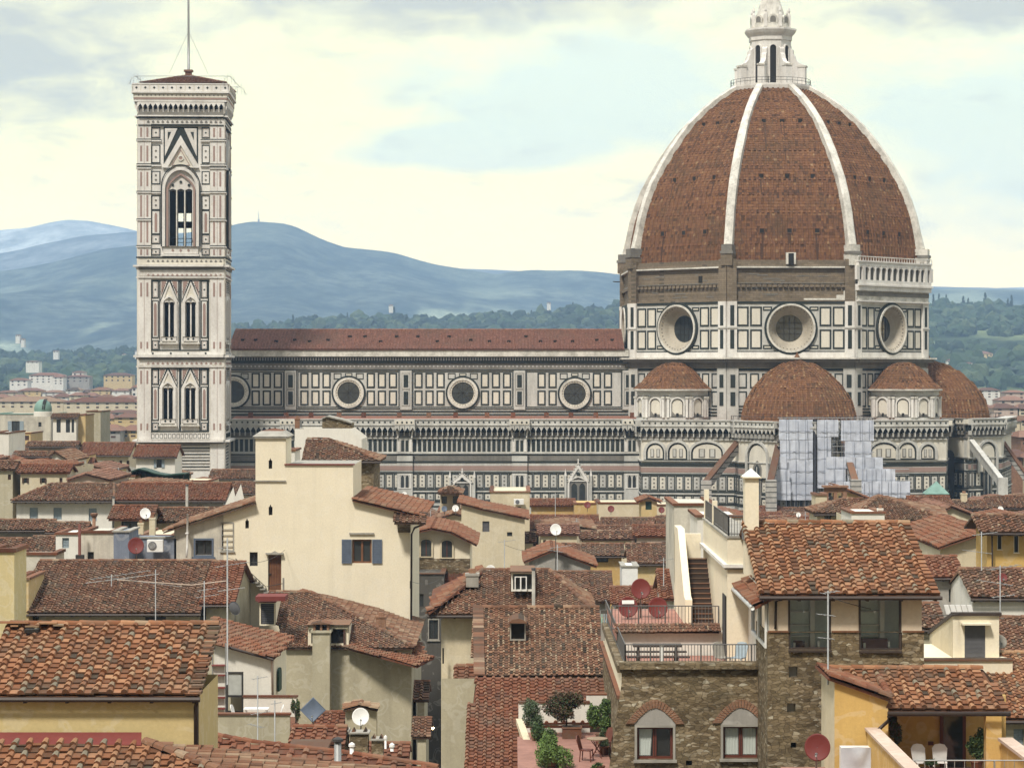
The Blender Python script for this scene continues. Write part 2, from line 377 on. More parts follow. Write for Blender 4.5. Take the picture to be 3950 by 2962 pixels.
def tiles(b, pts, m, cw=0.42, ch=0.38, slab=0.14, seg=4, jit=1.0, h=1.0):
    """terracotta tiles (pan + round cover tile per cell) laid over the planar polygon pts"""
    P = [Vector(p) for p in pts]; n = Vector((0, 0, 0))
    for i in range(len(P)):
        a, c = P[i], P[(i + 1) % len(P)]
        n += Vector(((a.y - c.y) * (a.z + c.z), (a.z - c.z) * (a.x + c.x), (a.x - c.x) * (a.y + c.y)))
    n.normalize()
    if n.z < 0: n = -n
    u = Vector((0, 0, 1)).cross(n)
    u = u.normalized() if u.length > 1e-4 else Vector((1, 0, 0))
    v = n.cross(u)
    lo = min(P, key=lambda p: (p.dot(v), p.dot(u)))
    q = [((p - lo).dot(u), (p - lo).dot(v)) for p in P]
    u0, u1 = min(a[0] for a in q), max(a[0] for a in q); v1 = max(a[1] for a in q)
    nu = max(1, int(round((u1 - u0) / cw))); nv_ = max(1, int(round(v1 / ch))); cu = (u1 - u0) / nu; cv = v1 / nv_
    i, j = np.meshgrid(np.arange(nu), np.arange(nv_)); i = i.ravel(); j = j.ravel()
    keep = inpoly(u0 + (i + 0.5) * cu, (j + 0.5) * cv, q); i = i[keep]; j = j[keep]; k = len(i)
    b.add([tuple(p - n * 0.05) for p in P] + [tuple(p - n * slab) for p in P],
          [tuple(range(len(P)))] + [(a, (a + 1) % len(P), len(P) + (a + 1) % len(P), len(P) + a) for a in range(len(P))] + [tuple(range(len(P), 2 * len(P)))], m, rnd=0.2)
    if k == 0: return
    s = cw / 0.42
    pan = np.array([(0.04, 0, .06), (.96, 0, .06), (.96, 1.04, .012), (0.04, 1.04, .012), (0.04, 0.02, .0), (.96, 0.02, .0)])
    rl, ru = 0.27, 0.20
    th = [math.pi * a / seg for a in range(seg + 1)]
    cov = [(-rl * math.cos(t), -0.04, .035 + rl * .42 * math.sin(t) * 1.35) for t in th] + [(-ru * math.cos(t), 1.06, .01 + ru * .42 * math.sin(t) * 1.15) for t in th]
    cov = np.array(cov)
    ph_ = rng.uniform(0, 6)
    def place(tmpl, r0):
        t = tmpl[None].repeat(k, 0).copy()
        sk = nr.uniform(-.05, .05, (k, 1)) * jit * np.where(nr.uniform(0, 1, (k, 1)) < .025, 5, 1)
        du = nr.uniform(-.05, .05, (k, 1)) * jit; dvv = nr.uniform(-.09, .09, (k, 1)) * jit; dz = nr.uniform(-.006, .014, (k, 1)) * jit
        uu = u0 + (i[:, None] + t[:, :, 0] + du + sk * t[:, :, 1]) * cu; vv = (j[:, None] + t[:, :, 1] + dvv) * cv; zz = t[:, :, 2] * s * h + dz * s + .028 * np.sin(uu * .9 + ph_) * np.sin(vv * .8 + ph_ * 2)
        w = np.array(lo)[None, None] + uu[..., None] * np.array(u) + vv[..., None] * np.array(v) + zz[..., None] * np.array(n)
        return w.reshape(-1, 3)
    base = (np.arange(k) * 6)[:, None]
    rv = nr.uniform(0, 1, nv_ + 2)[j]; big = h < .65
    rn = np.clip(nr.normal(.38, .19, k), 0, 1) if not big else np.clip(.25 + .35 * rv + nr.normal(0, .2, k), 0, 1)
    b.bulk(place(pan, 0), [(np.concatenate([base + np.array([0, 1, 2, 3]), base + np.array([4, 5, 1, 0])]), np.concatenate([rn, rn * 0.5]))], m, None)
    rc = np.clip(nr.normal(.72, .2, k), 0, 1) if not big else np.clip(.3 + .35 * rv + nr.normal(0, .22, k), 0, 1); S = seg + 1; base = (np.arange(k) * 2 * S)[:, None]; V = place(cov, 0)
    fq = np.concatenate([base + np.array([a, a + 1, S + a + 1, S + a]) for a in range(seg)]); fc = base + np.array(list(range(S)))
    b.bulk(V, [(fq, np.tile(rc, seg)), (fc, rc * 0.4)], m, None)
def ridge(b, p0, p1, m, r=0.13, ln=0.42, lift=0.03):
    """row of rounded ridge tiles"""
    p0 = Vector(p0); p1 = Vector(p1); d = p1 - p0; L = d.length
    if L < 0.05: return
    k = max(1, int(round(L / ln))); d.normalize(); side = d.cross(Vector((0, 0, 1))).normalized(); up = side.cross(d)
    for i in range(k):
        vs = []; j = rng.uniform(-.012, .012)
        for t, rr in ((i - 0.06, r * 1.12), (i + 1.02, r * 0.95)):
            c = p0 + d * (L * t / k) + up * (lift + j)
            for a in range(6):
                g = math.pi * a / 5; vs.append(tuple(c + side * math.cos(g) * rr + up * math.sin(g) * rr * 0.9))
        b.add(vs, [(a, a + 1, 7 + a, 6 + a) for a in range(5)] + [tuple(range(6)), tuple(range(6, 12))], m, rnd=min(1, max(0, rng.gauss(.6, .22))))
def facade(b, T, top, bot, holes, m, depth=0.22, reveal=None):
    """wall in (u, v) with a piecewise-linear top edge and real openings; holes = (u0, u1, vtop, vbot)"""
    s = B(T); reveal = reveal or m
    us = sorted(set([p[0] for p in top] + [h[0] for h in holes] + [h[1] for h in holes])); us = [q for q in us if top[0][0] <= q <= top[-1][0]]
    def tv(u):
        for (a, va), (c, vc) in zip(top[:-1], top[1:]):
            if a <= u <= c: return va + (vc - va) * (u - a) / (c - a) if c > a else va
        return top[-1][1]
    for a, c in zip(us[:-1], us[1:]):
        mid = (a + c) / 2; hs = sorted([h for h in holes if h[0] <= mid <= h[1]], key=lambda h: abs(h[2] - tv(mid)))
        cur = (tv(a + 1e-6), tv(c - 1e-6))
        for h in hs:
            s.add([(a, 0, cur[0]), (c, 0, cur[1]), (c, 0, h[2]), (a, 0, h[2])], [(0, 1, 2, 3)], m); cur = (h[3], h[3])
        s.add([(a, 0, cur[0]), (c, 0, cur[1]), (c, 0, bot), (a, 0, bot)], [(0, 1, 2, 3)], m)
    for u0, u1, v0, v1 in holes:
        for p, q in (((u0, v0), (u1, v0)), ((u1, v0), (u1, v1)), ((u1, v1), (u0, v1)), ((u0, v1), (u0, v0))):
            s.add([(p[0], 0, p[1]), (q[0], 0, q[1]), (q[0], -depth, q[1]), (p[0], -depth, p[1])], [(0, 1, 2, 3)], reveal)
    merge(b, s)
def merge(b, s):
    idx = [b.mat(m) for m in s.mats]; b.v.extend(s.v)
    b.loops.extend([i + b.nv for i in s.loops]); b.tot.extend(s.tot); b.mi.extend([idx[i] for i in s.mi]); b.rnd.extend(s.rnd); b.sm.extend(s.sm); b.nv += s.nv
def window(T, u0, u1, v0, v1, parent, kind='dark', sh=None, d=0.2, sc_=1.0, surround=None, name='window'):
    """one window in an opening of the wall: frame and panes, shutters as a child. rows grow downwards when T is Tpx"""
    b = B(T); s = 1 if u1 > u0 else -1; du = u1 - u0; dv_ = v1 - v0; t = abs(du) * 0.09
    fm = {'dark': IRON, 'wood': WOOD, 'red': RWOOD, 'white': WHT, 'shut': sh or SBROWN}.get(kind, IRON)
    b.rect(u0, u1, v0, v1, -d * 0.9, GL if kind != 'shut' else fm, -d)
    if kind != 'shut':
        b.frame(u0, u1, v0, v1, t, -d * 0.6, fm, -d * 0.88)
        mid = (u0 + u1) / 2; b.rect(mid - t * .6, mid + t * .6, v0 + (t if dv_ > 0 else -t), v1 - (t if dv_ > 0 else -t), -d * 0.62, fm, -d * 0.88)
    else:
        k = max(3, int(abs(dv_) / abs(du) * 5)); mid = (u0 + u1) / 2
        for i in range(k):
            a = v0 + dv_ * (i + .15) / k; c = v0 + dv_ * (i + .8) / k
            b.rect(u0 + t, mid - t * .5, a, c, -d * 0.7, fm, -d * 0.88); b.rect(mid + t * .5, u1 - t, a, c, -d * 0.7, fm, -d * 0.88)
    o = b.build(name, parent)
    if surround is not None:
        f = B(T); q = t * 1.3 ; g = 1 if dv_ > 0 else -1
        f.loopslab([(u0 - q * s, v0 - q * g), (u1 + q * s, v0 - q * g), (u1 + q * s, v1 + q * g), (u0 - q * s, v1 + q * g)], [(u0, v0), (u1, v0), (u1, v1), (u0, v1)], 0.04, surround, 0.0)
        f.rect(u0 - q * 1.8 * s, u1 + q * 1.8 * s, v1 + q * g, v1 + q * 1.9 * g, 0.12, surround, 0.0); f.build('surround', o)
    if sh is not None and kind != 'shut':
        wd = abs(du) * 0.52
        for a, c in ((u0 - wd * s, u0 - s * wd * .04), (u1 + s * wd * .04, u1 + wd * s)):
            f = B(T); f.rect(a, c, v0, v1, 0.07, sh, 0.02); f.frame(a, c, v0, v1, wd * .12, 0.10, sh, 0.07)
            k = 9
            for i in range(k): y0 = v0 + dv_ * (i + .6) / (k + 1); f.rect(a + s * wd * .14, c - s * wd * .14, y0, y0 + dv_ / k * .45, 0.085, sh, 0.0701)
            f.build('shutter', o)
    return o
def roof_depth(ye, yr, Y, pitch):
    """how far back the ridge seen at row yr lies, for eaves seen at row ye at distance Y"""
    return (ye - yr) / F * Y / (pitch + (yr - HY) / F)
def house(label, Y, x0, x1, ye, yr, wall, tm, win=(), pitch=.31, over=.5, xr=None, zb=0.0, ov=(.3, .3), cw=.42, ch=.38, wd=None, back=True,
          group=None, name='house', cat='house', chim=(), gut=True, wx=None, slab=.14, extra=None, tile=True):
    """house whose roof slope faces us: columns x0..x1 at the eaves row ye, ridge seen at row yr"""
    D = roof_depth(ye, yr, Y, pitch); Ye = Y; Yr = Y + D; ze = Z(ye, Y); zr = ze + D * pitch
    Yw = Y + over; a, c = X(x0, Y), X(x1, Y)
    zw = ze + over * pitch - .1
    if wx: wa, wc = X(wx[0], Yw), X(wx[1], Yw)
    else: wa, wc = a + ov[0], c - ov[1]
    ra, rc = (a, c) if xr is None else (X(xr[0], Yr), X(xr[1], Yr))
    wdp = wd or (2 * D - 2 * over)
    t = thing(name, label, cat, ((wa + wc) / 2, Yw + wdp / 2, zb), group)
    b = B(); hs = [(q[0], q[1], q[2], q[3]) for q in win]
    T = Tpx(Yw); cf = F / Yw
    xa, xc = CX + wa * cf, CX + wc * cf; vt = HY + (H - zw) * cf; vb = HY + (H - zb) * cf
    facade(b, T, [(xa, vt), (xc, vt)], vb, hs, wall)
    Yb = Yw + wdp
    hipL, hipR = ra > a + .3, rc < c - .3
    for xx, hip in ((wa, hipL), (wc, hipR)):
        if hip or not back: b.quad((xx, Yw, zb), (xx, Yb, zb), (xx, Yb, zw), (xx, Yw, zw), wall)
        else: b.poly([(xx, Yw, zb), (xx, Yb, zb), (xx, Yb, zw), (xx, Yr, zr - .12), (xx, Yw, zw)], wall)
    b.quad((wa, Yb, zb), (wc, Yb, zb), (wc, Yb, zw), (wa, Yb, zw), wall)
    b.build('wall', t)
    r = B()
    if tile: tiles(r, [(a, Y, ze), (c, Y, ze), (rc, Yr, zr), (ra, Yr, zr)], tm, cw, ch, slab)
    else: r.prism([(a, Y, ze), (c, Y, ze), (rc, Yr, zr), (ra, Yr, zr)], (0, 0, -slab), tm)
    if back:
        Yo = Y + 2 * D
        r.prism([(ra, Yr, zr), (rc, Yr, zr), (c, Yo, ze), (a, Yo, ze)], (0, 0, -slab), tm)
        if hipL: tiles(r, [(a, Yo, ze), (a, Y, ze), (ra, Yr, zr)], tm, cw, ch, slab); ridge(r, (a, Y, ze), (ra, Yr, zr), tm)
        if hipR: tiles(r, [(c, Y, ze), (c, Yo, ze), (rc, Yr, zr)], tm, cw, ch, slab); ridge(r, (c, Y, ze), (rc, Yr, zr), tm)
    ridge(r, (ra, Yr, zr), (rc, Yr, zr), tm)
    ro = r.build('roof', t)
    if gut:
        g = B(); g.tube([(a - .05, Y - .06, ze - .12), (c + .05, Y - .06, ze - .12)], .075, GUT, 6)
        k = max(2, int((c - a) / 1.1))
        for i in range(k + 1):
            xx = a + .15 + (c - a - .3) * i / k; g.box(xx - .045, xx + .045, Y + .05, Yw - .02, ze - .24, ze - .16 + over * .0, GUT)
        g.build('gutter', t)
    for q in win: window(T, q[0], q[1], q[2], q[3], t, *(q[4:5] or ('dark',)), sh=q[5] if len(q) > 5 else None, surround=q[6] if len(q) > 6 else None)
    for q in chim: chimney(ro, *q)
    t_ = dict(D=D, Yr=Yr, ze=ze, zr=zr, a=a, c=c, Yw=Yw, t=t, roof=ro, T=T); return t_
def gable(label, Y, prof, D, wall, tm, win=(), zb=0.0, over=.35, cw=.42, ch=.38, ys=None, group=None, name='house', cat='house', chim=(), slab=.14, kind=None, tile=True, side=.3):
    """house whose wall faces us under a roof line prof [(column, row)...]; the roof runs back D metres"""
    T = Tpx(Y); pts = [(X(p, Y), Z(q, Y)) for p, q in prof]
    t = thing(name, label, cat, ((pts[0][0] + pts[-1][0]) / 2, Y + D / 2, zb), group)
    b = B(); vb = HY + (H - zb) / Y * F
    facade(b, T, [(p, q + .1 / Y * F) for p, q in prof], vb, [(q[0], q[1], q[2], q[3]) for q in win], wall)
    for xx, zz in (pts[0], pts[-1]): b.quad((xx, Y, zb), (xx, Y + D, zb), (xx, Y + D, zz - .1), (xx, Y, zz - .1), wall)
    b.poly([(pts[0][0], Y + D, zb)] + [(p, Y + D, q - .1) for p, q in pts] + [(pts[-1][0], Y + D, zb)], wall)
    b.build('wall', t); r = B()
    for k, ((xa, za), (xb, zb_)) in enumerate(zip(pts[:-1], pts[1:])):
        sl = (zb_ - za) / (xb - xa)
        if k == 0: xa -= side; za -= side * sl
        if k == len(pts) - 2: xb += side; zb_ += side * sl
        pl = [(xa, Y - over, za), (xb, Y - over, zb_), (xb, Y + D + .2, zb_), (xa, Y + D + .2, za)]
        if tm is None: continue
        if tile and abs(sl) > .02: tiles(r, pl, tm, cw, ch, slab)
        else: r.prism(pl, (0, 0, -slab), tm)
        if abs(sl) > .02: ridge(r, (xa, Y - over + .1, za), (xb, Y - over + .1, zb_), tm, .11, .40)
    for k in range(1, len(pts) - 1):
        if pts[k][1] > pts[k - 1][1] + .05 and pts[k][1] > pts[k + 1][1] + .05: ridge(r, (pts[k][0], Y - over, pts[k][1]), (pts[k][0], Y + D, pts[k][1]), tm)
    ro = r.build('roof', t) if tm is not None else t
    for q in win: window(T, q[0], q[1], q[2], q[3], t, *(q[4:5] or ('dark',)), sh=q[5] if len(q) > 5 else None, surround=q[6] if len(q) > 6 else None)
    for q in chim: chimney(ro, *q)
    return dict(t=t, roof=ro, T=T, pts=pts)
def flat(label, Y, x0, x1, yt, D, wall, win=(), zb=0.0, cap=None, name='house', cat='house', group=None, chim=(), capm=None):
    """flat-topped block with a coping"""
    T = Tpx(Y); a, c, z = X(x0, Y), X(x1, Y), Z(yt, Y)
    t = thing(name, label, cat, ((a + c) / 2, Y + D / 2, zb), group); b = B()
    facade(b, T, [(x0, yt), (x1, yt)], HY + (H - zb) / Y * F, [(q[0], q[1], q[2], q[3]) for q in win], wall)
    for xx in (a, c): b.quad((xx, Y, zb), (xx, Y + D, zb), (xx, Y + D, z), (xx, Y, z), wall)
    b.quad((a, Y + D, zb), (c, Y + D, zb), (c, Y + D, z), (a, Y + D, z), wall); b.quad((a, Y, z), (c, Y, z), (c, Y + D, z), (a, Y + D, z), wall)
    b.build('wall', t); r = B(); h = cap or .16; e = .1
    r.box(a - e, c + e, Y - e, Y + .35, z + .002, z + h, capm or T_RED); r.box(a - e, a + .3, Y + .352, Y + D + e, z + .002, z + h, capm or T_RED); r.box(c - .3, c + e, Y + .352, Y + D + e, z + .002, z + h, capm or T_RED)
    ro = r.build('coping', t)
    for q in win: window(T, q[0], q[1], q[2], q[3], t, *(q[4:5] or ('dark',)), sh=q[5] if len(q) > 5 else None, surround=q[6] if len(q) > 6 else None)
    for q in chim: chimney(ro, *q)
    return dict(t=t, roof=ro, T=T)
def chimney(roof, px, Y, yt, yb, wpx, m=None, style='pot', dpt=None):
    """chimney stack standing on a roof: columns px +- wpx/2, rows yt..yb"""
    m = m or CREAM2; b = B(); w = wpx / F * Y / 2; x = X(px, Y); zt, zb = Z(yt, Y), Z(yb, Y); d = (dpt or w * 2) / 2; h = zt - zb
    if style == 'pipe':
        b.tube([(x, Y, zb), (x, Y, zt - w * .8)], w * .75, m, 10); b.tube([(x, Y, zt - w * .8), (x, Y, zt)], w, IRON, 10)
    elif style == 'pot':
        cap = min(h * .22, .35)
        b.box(x - w, x + w, Y - d, Y + d, zb, zt - cap * 2, m); b.box(x - w * 1.2, x + w * 1.2, Y - d * 1.2, Y + d * 1.2, zt - cap * 2, zt - cap * 1.6, m)
        for sx in (-1, 0, 1):
            for sy in (-1, 1): b.box(x + sx * w * .8 - w * .13, x + sx * w * .8 + w * .13, Y + sy * d * .8 - d * .15, Y + sy * d * .8 + d * .15, zt - cap * 1.6, zt - cap * .5, BRK)
        b.box(x - w * .6, x + w * .6, Y - d * .6, Y + d * .6, zt - cap * 1.6, zt - cap * .55, DARK)
        b.prism([(x - w * 1.25, Y - d * 1.25, zt - cap * .5), (x + w * 1.25, Y - d * 1.25, zt - cap * .5), (x, Y - d * 1.25, zt)], (0, d * 2.5, 0), T_OLD)
    else:
        b.box(x - w, x + w, Y - d, Y + d, zb, zt - .12, m); b.box(x - w * 1.15, x + w * 1.15, Y - d * 1.15, Y + d * 1.15, zt - .12, zt, m)
        b.box(x - w * .55, x + w * .55, Y - d * .55, Y + d * .55, zt, zt + .22, BRK)
    return b.build('chimney', roof)
def dish(label, px, py, rpx, Y, m=None, yb=None, yaw=0.0, tilt=.45, group='satellite dishes', patch=False, sq=False):
    """satellite dish on a pole; centre at (px, py), radius rpx in the photo"""
    r = rpx / F * Y; c = Vector((X(px, Y), Y, Z(py, Y))); zb = Z(yb, Y) if yb else c.z - r * 2.0
    t = thing('satellite_dish', label, 'satellite dish', (c.x, Y + .25, zb), group)
    m = m or WHT; n = Vector((math.sin(yaw), -math.cos(yaw), tilt)).normalized(); a = n.cross(Vector((0, 0, 1))).normalized(); u = a.cross(n)
    b = B(); vs = []; K = 28 if not sq else 4
    rings = [0.02, .35, .65, .88, 1.0]
    for off in (0.0, -.03):
        for q in rings:
            for k in range(K):
                th = 2 * math.pi * k / K; vs.append(tuple(c + (a * math.cos(th) + u * math.sin(th) * (1.06 if not sq else 1.0)) * r * q + n * (r * .22 * (q * q - 1) + off)))
    fs = [(o * 5 * K + j * K + k, o * 5 * K + j * K + (k + 1) % K, o * 5 * K + (j + 1) * K + (k + 1) % K, o * 5 * K + (j + 1) * K + k) for o in (0, 1) for j in range(4) for k in range(K)]
    fs += [(4 * K + k, 4 * K + (k + 1) % K, 9 * K + (k + 1) % K, 9 * K + k) for k in range(K)]
    b.add(vs, fs, m, sm=True); rf = b.build('reflector', t)
    if patch:
        b = B(); w = r * .62; o = c + n * (r * .03) + u * r * .45; q = [o - a * w - u * r * .16, o + a * w - u * r * .16, o + a * w + u * r * .22, o - a * w + u * r * .22]
        b.prism([tuple(p) for p in q], tuple(n * .02), WHT); b.build('sticker', rf)
    b = B(); e = c - u * r * .98 - n * .02; f = c - u * r * .62 + n * r * .85
    b.tube([e, f], .018, STEEL, 5); b.tube([f, f - n * .14 + u * .05], .045, STEEL, 8); b.build('feed_arm', t)
    b = B(); b.tube([c - n * (r * .24), (c.x, Y + .25, c.z - r * .15), (c.x, Y + .25, zb)], .035, STEEL, 7); b.build('pole', t)
    return t
def antenna(label, px, Y, yt, yb, booms, r=.03, group='television antennas'):
    """mast with aerials; booms = (row, length m, direction, element count, element length)"""
    x = X(px, Y); t = thing('antenna', label, 'antenna', (x, Y, Z(yb, Y)), group)
    b = B(); b.tube([(x, Y, Z(yb, Y)), (x, Y, Z(yt, Y))], r, STEEL, 7); b.build('mast', t)
    for row, L, ang, n, el_ in booms:
        z = Z(row, Y); d = Vector((math.cos(ang), math.sin(ang), .12)).normalized(); s = d.cross(Vector((0, 0, 1))).normalized(); b = B(); p = Vector((x, Y, z))
        b.tube([p - d * L * .35, p + d * L * .65], .014, STEEL, 5)
        for k in range(n):
            q = p + d * L * (-.33 + .96 * k / max(1, n - 1)); l = el_ * (1 - .3 * k / n) / 2; b.tube([q - s * l, q + s * l], .010, STEEL, 4)
        b.build('aerial', t)
    return t
# ================================================================ terrain, hills, woods, far town
def terrain_mat(name, a, bb, fld, fa, s1):
    m, nt, b = bsdf(name, 0.95, 0.05)
    n1_ = noise(nt, objco(nt), s1, 7, 0.65); n2_ = noise(nt, objco(nt, 1, .45, 1), s1 * .45, 4, 0.6); n3_ = noise(nt, objco(nt), s1 * 14, 4, 0.7)
    c = mixc(nt, ramp(nt, n1_, [(0.35, 0.0), (0.6, 1.0)]), a, bb)
    g3 = N(nt, 'ShaderNodeNewGeometry'); s3 = N(nt, 'ShaderNodeSeparateXYZ'); nt.links.new(g3.outputs['Position'], s3.inputs[0])
    lowz = ramp(nt, mth(nt, 'DIVIDE', s3.outputs[2], 420.0), [(0.25, 1.0), (0.65, 0.12)])     # fields and farms lie low, woods climb the tops
    n4_ = noise(nt, objco(nt), s1 * 4.5, 4, 0.6)
    c = mixc(nt, ramp(nt, n4_, [(0.42, 0.0), (0.6, 0.75)]), c, tuple(x * .45 for x in a))
    c = mixc(nt, mth(nt, 'MULTIPLY', lowz, ramp(nt, n2_, [(0.50, 0.0), (0.58, fa)])), c, fld)
    c = mixc(nt, 0.7, c, ramp(nt, n3_, [(0.3, 0.35), (0.7, 1.5)]), 'MULTIPLY')
    nt.links.new(c, b.inputs['Base Color']); bump(nt, b, n1_, 6.0, 0.7); return m
def hill(name, pts, Yr, Yf, zf, m, amp, seed, fr=1.0, pw=1.25, nu=260, nv=34):
    r_ = np.random.RandomState(seed); px = np.linspace(-1800, 5700, nu)
    base = np.interp(px, [p[0] for p in pts], [p[1] for p in pts])
    rough = sum(r_.uniform(-1, 1) * np.sin(px / w_ + r_.uniform(0, 6)) for w_ in (23, 37, 61, 110)) * fr
    zr = np.array([Z(q, Yr) for q in base + rough]); xr = (px - CX) / F * Yr; V = []
    ph = r_.uniform(0, 6, 24)
    for j in range(nv + 6):
        t = j / (nv - 1)
        tt = min(t, 1.0); y = Yf + (Yr - Yf) * t; prof = tt ** pw if t <= 1 else max(0, 1 - (t - 1) * 2.5)
        bumpz = sum(np.sin(xr / (180 + 90 * k) + ph[k] + y / (260 + 70 * k) * (1 if k % 2 else -1)) for k in range(6)) * amp * math.sin(math.pi * min(tt, 1)) * .35
        x = xr * (y / Yr) ** .35 * 1.0
        x = (px - CX) / F * y
        z = zf + (zr - zf) * prof + bumpz
        V.append(np.stack([x, np.full(nu, y), z], 1))
    V = np.array(V); K = nv + 6; b = B(); idx = np.arange(nu * K).reshape(K, nu)
    fq = np.stack([idx[:-1, :-1], idx[:-1, 1:], idx[1:, 1:], idx[1:, :-1]], -1).reshape(-1, 4)
    b.bulk(V.reshape(-1, 3), [(fq, np.full(len(fq), .5))], m, None)
    b.build(name, kind='structure', smooth=True)
    def zat(x, y):
        j = (y - Yf) / (Yr - Yf) * (nv - 1); j0 = int(max(0, min(K - 2, j))); p = x / y * F + CX; i = (p + 1800) / 7500 * (nu - 1); i0 = int(max(0, min(nu - 2, i)))
        return float(V[j0, i0, 2] * (1 - (j - j0)) + V[j0 + 1, i0, 2] * (j - j0))
    return zat
M_FAR = terrain_mat('far_mountain', (0.03, 0.05, 0.035), (0.06, 0.085, 0.05), (0.20, 0.22, 0.13), 0.8, 0.0022)
HAZE_PALE = terrain_mat('haze_pale_hill', (0.14, 0.15, 0.15), (0.20, 0.21, 0.20), (0.3, 0.3, 0.24), 0.5, 0.002)  # fading by haze painted into a paler base colour
M_MID = terrain_mat('forested_hill', (0.016, 0.026, 0.02), (0.10, 0.115, 0.085), (0.36, 0.40, 0.26), 0.95, 0.0045)
M_NR = terrain_mat('wooded_slope', (0.02, 0.035, 0.018), (0.055, 0.08, 0.035), (0.22, 0.26, 0.12), 0.8, 0.008)
# ground
gm, gnt, gb_ = bsdf('ground_asphalt', 0.95, 0.1)
gn = noise(gnt, objco(gnt), 0.05, 5, 0.6)
gnt.links.new(mixc(gnt, ramp(gnt, gn, [(0.4, 0.0), (0.6, 1.0)]), (0.05, 0.05, 0.047), (0.085, 0.08, 0.07)), gb_.inputs['Base Color'])
g = B(); g.quad((-9000, -400, 0), (9000, -400, 0), (9000, 11500, 0), (-9000, 11500, 0), gm); g.build('ground', kind='structure')
hill('mountains', [(-1800, 1000), (-400, 930), (0, 890), (100, 880), (200, 857), (270, 846), (340, 850), (420, 868), (520, 890), (900, 960), (1700, 1120), (2600, 1120), (3950, 1110), (5700, 1000)], 10000, 7200, 0, terrain_mat('haze_pale_mountain', (0.40, 0.42, 0.39), (0.44, 0.45, 0.42), (0.44, 0.45, 0.42), 0.3, 0.0012), 30, 1, 1.2)  # distance haze put into the pale colour of the mountains
hill('far_hills', [(-1800, 900), (-500, 1000), (0, 978), (70, 965), (130, 948), (250, 924), (330, 910), (540, 893), (900, 905), (1300, 1020), (5700, 1180)], 8200, 6200, 0, HAZE_PALE, 30, 2, 2)
hill('blue_hills', [(-1800, 1100), (0, 1050), (110, 1030), (200, 1012), (400, 962), (530, 942), (700, 905), (885, 872), (940, 856), (985, 852), (1050, 858), (1110, 866), (1150, 880), (1250, 925), (1330, 955), (1450, 968), (1520, 978), (1600, 1000), (1700, 1020), (1800, 1040), (1920, 1060), (1960, 1050), (2060, 1042), (2200, 1045), (2390, 1055), (2900, 1080), (3590, 1112), (3700, 1118), (3800, 1128), (3950, 1130), (5700, 1080)], 6800, 3900, 5, M_MID, 60, 3, 2.2, 1.35)
Z3 = hill('wooded_hills', [(-1800, 1370), (0, 1392), (300, 1385), (530, 1372), (700, 1330), (885, 1282), (1100, 1268), (1250, 1262), (1400, 1246), (1530, 1240), (1620, 1258), (1750, 1250), (1900, 1240), (2050, 1240), (2160, 1212), (2300, 1205), (2390, 1208), (2900, 1190), (3590, 1188), (3700, 1196), (3820, 1200), (3950, 1206), (5700, 1250)], 3300, 1900, 4, M_NR, 9, 4, 2.5, 1.15)
LEAF = [plain('foliage_' + n, c, 0.9, 0, 0.5, .25) for n, c in (('dark', (0.018, 0.034, 0.018)), ('mid', (0.036, 0.062, 0.028)), ('light', (0.065, 0.09, 0.038)))]
ICO = None
def ico():
    t = (1 + 5 ** .5) / 2
    v = [(-1, t, 0), (1, t, 0), (-1, -t, 0), (1, -t, 0), (0, -1, t), (0, 1, t), (0, -1, -t), (0, 1, -t), (t, 0, -1), (t, 0, 1), (-t, 0, -1), (-t, 0, 1)]
    f = [(0, 11, 5), (0, 5, 1), (0, 1, 7), (0, 7, 10), (0, 10, 11), (1, 5, 9), (5, 11, 4), (11, 10, 2), (10, 7, 6), (7, 1, 8), (3, 9, 4), (3, 4, 2), (3, 2, 6), (3, 6, 8), (3, 8, 9), (4, 9, 5), (2, 4, 11), (6, 2, 10), (8, 6, 7), (9, 8, 1)]
    v = [np.array(p) / np.linalg.norm(p) for p in v]; out = []; mid = {}
    def mp(a, c):
        k = (min(a, c), max(a, c))
        if k not in mid: q = v[a] + v[c]; v.append(q / np.linalg.norm(q)); mid[k] = len(v) - 1
        return mid[k]
    for a, c, d in f:
        x, y, z = mp(a, c), mp(c, d), mp(d, a); out += [(a, x, z), (c, y, x), (d, z, y), (x, y, z)]
    return np.array(v), np.array(out)
IV, IFC = ico()
def blobs(b, C, S, m, jag=.25):
    """uneven clumps: C centres Nx3, S sizes Nx3"""
    k = len(C); C = np.asarray(C, float); S = np.asarray(S, float); V = IV[None] * (1 + nr.uniform(-jag, jag, (k, len(IV), 1))) * S[:, None] + C[:, None]
    Fq = IFC[None] + (np.arange(k) * len(IV))[:, None, None]
    b.bulk(V.reshape(-1, 3), [(Fq.reshape(-1, 3), np.repeat(nr.uniform(0, 1, k), len(IFC)))], m, None)
# woods that read as one mass
woods = [[], [], []]
for k in range(5200):
    Y = rng.uniform(2150, 3330) if k % 3 else rng.uniform(3150, 3330)
    p = rng.uniform(-250, 4200)
    if 530 < p < 880 and rng.random() < .8: continue
    x = X(p, Y); s_ = rng.uniform(5, 11) if k % 3 else rng.uniform(3.5, 8)
    if math.sin(x / 90.0 + 2) * math.sin(Y / 130.0) > .45: continue
    woods[rng.choice([0, 0, 0, 1, 1, 2]) if p < 3000 else rng.choice([0, 1, 1, 2])].append((x, Y, Z3(x, Y) + s_ * .5, s_))
b = B()
for L_, m in zip(woods, LEAF):
    L_ = np.array(L_); blobs(b, L_[:, :3], np.stack([L_[:, 3], L_[:, 3], L_[:, 3] * nr.uniform(.7, 1.3, len(L_))], 1), m, .3)
b.build('woods', kind='stuff', smooth=False)
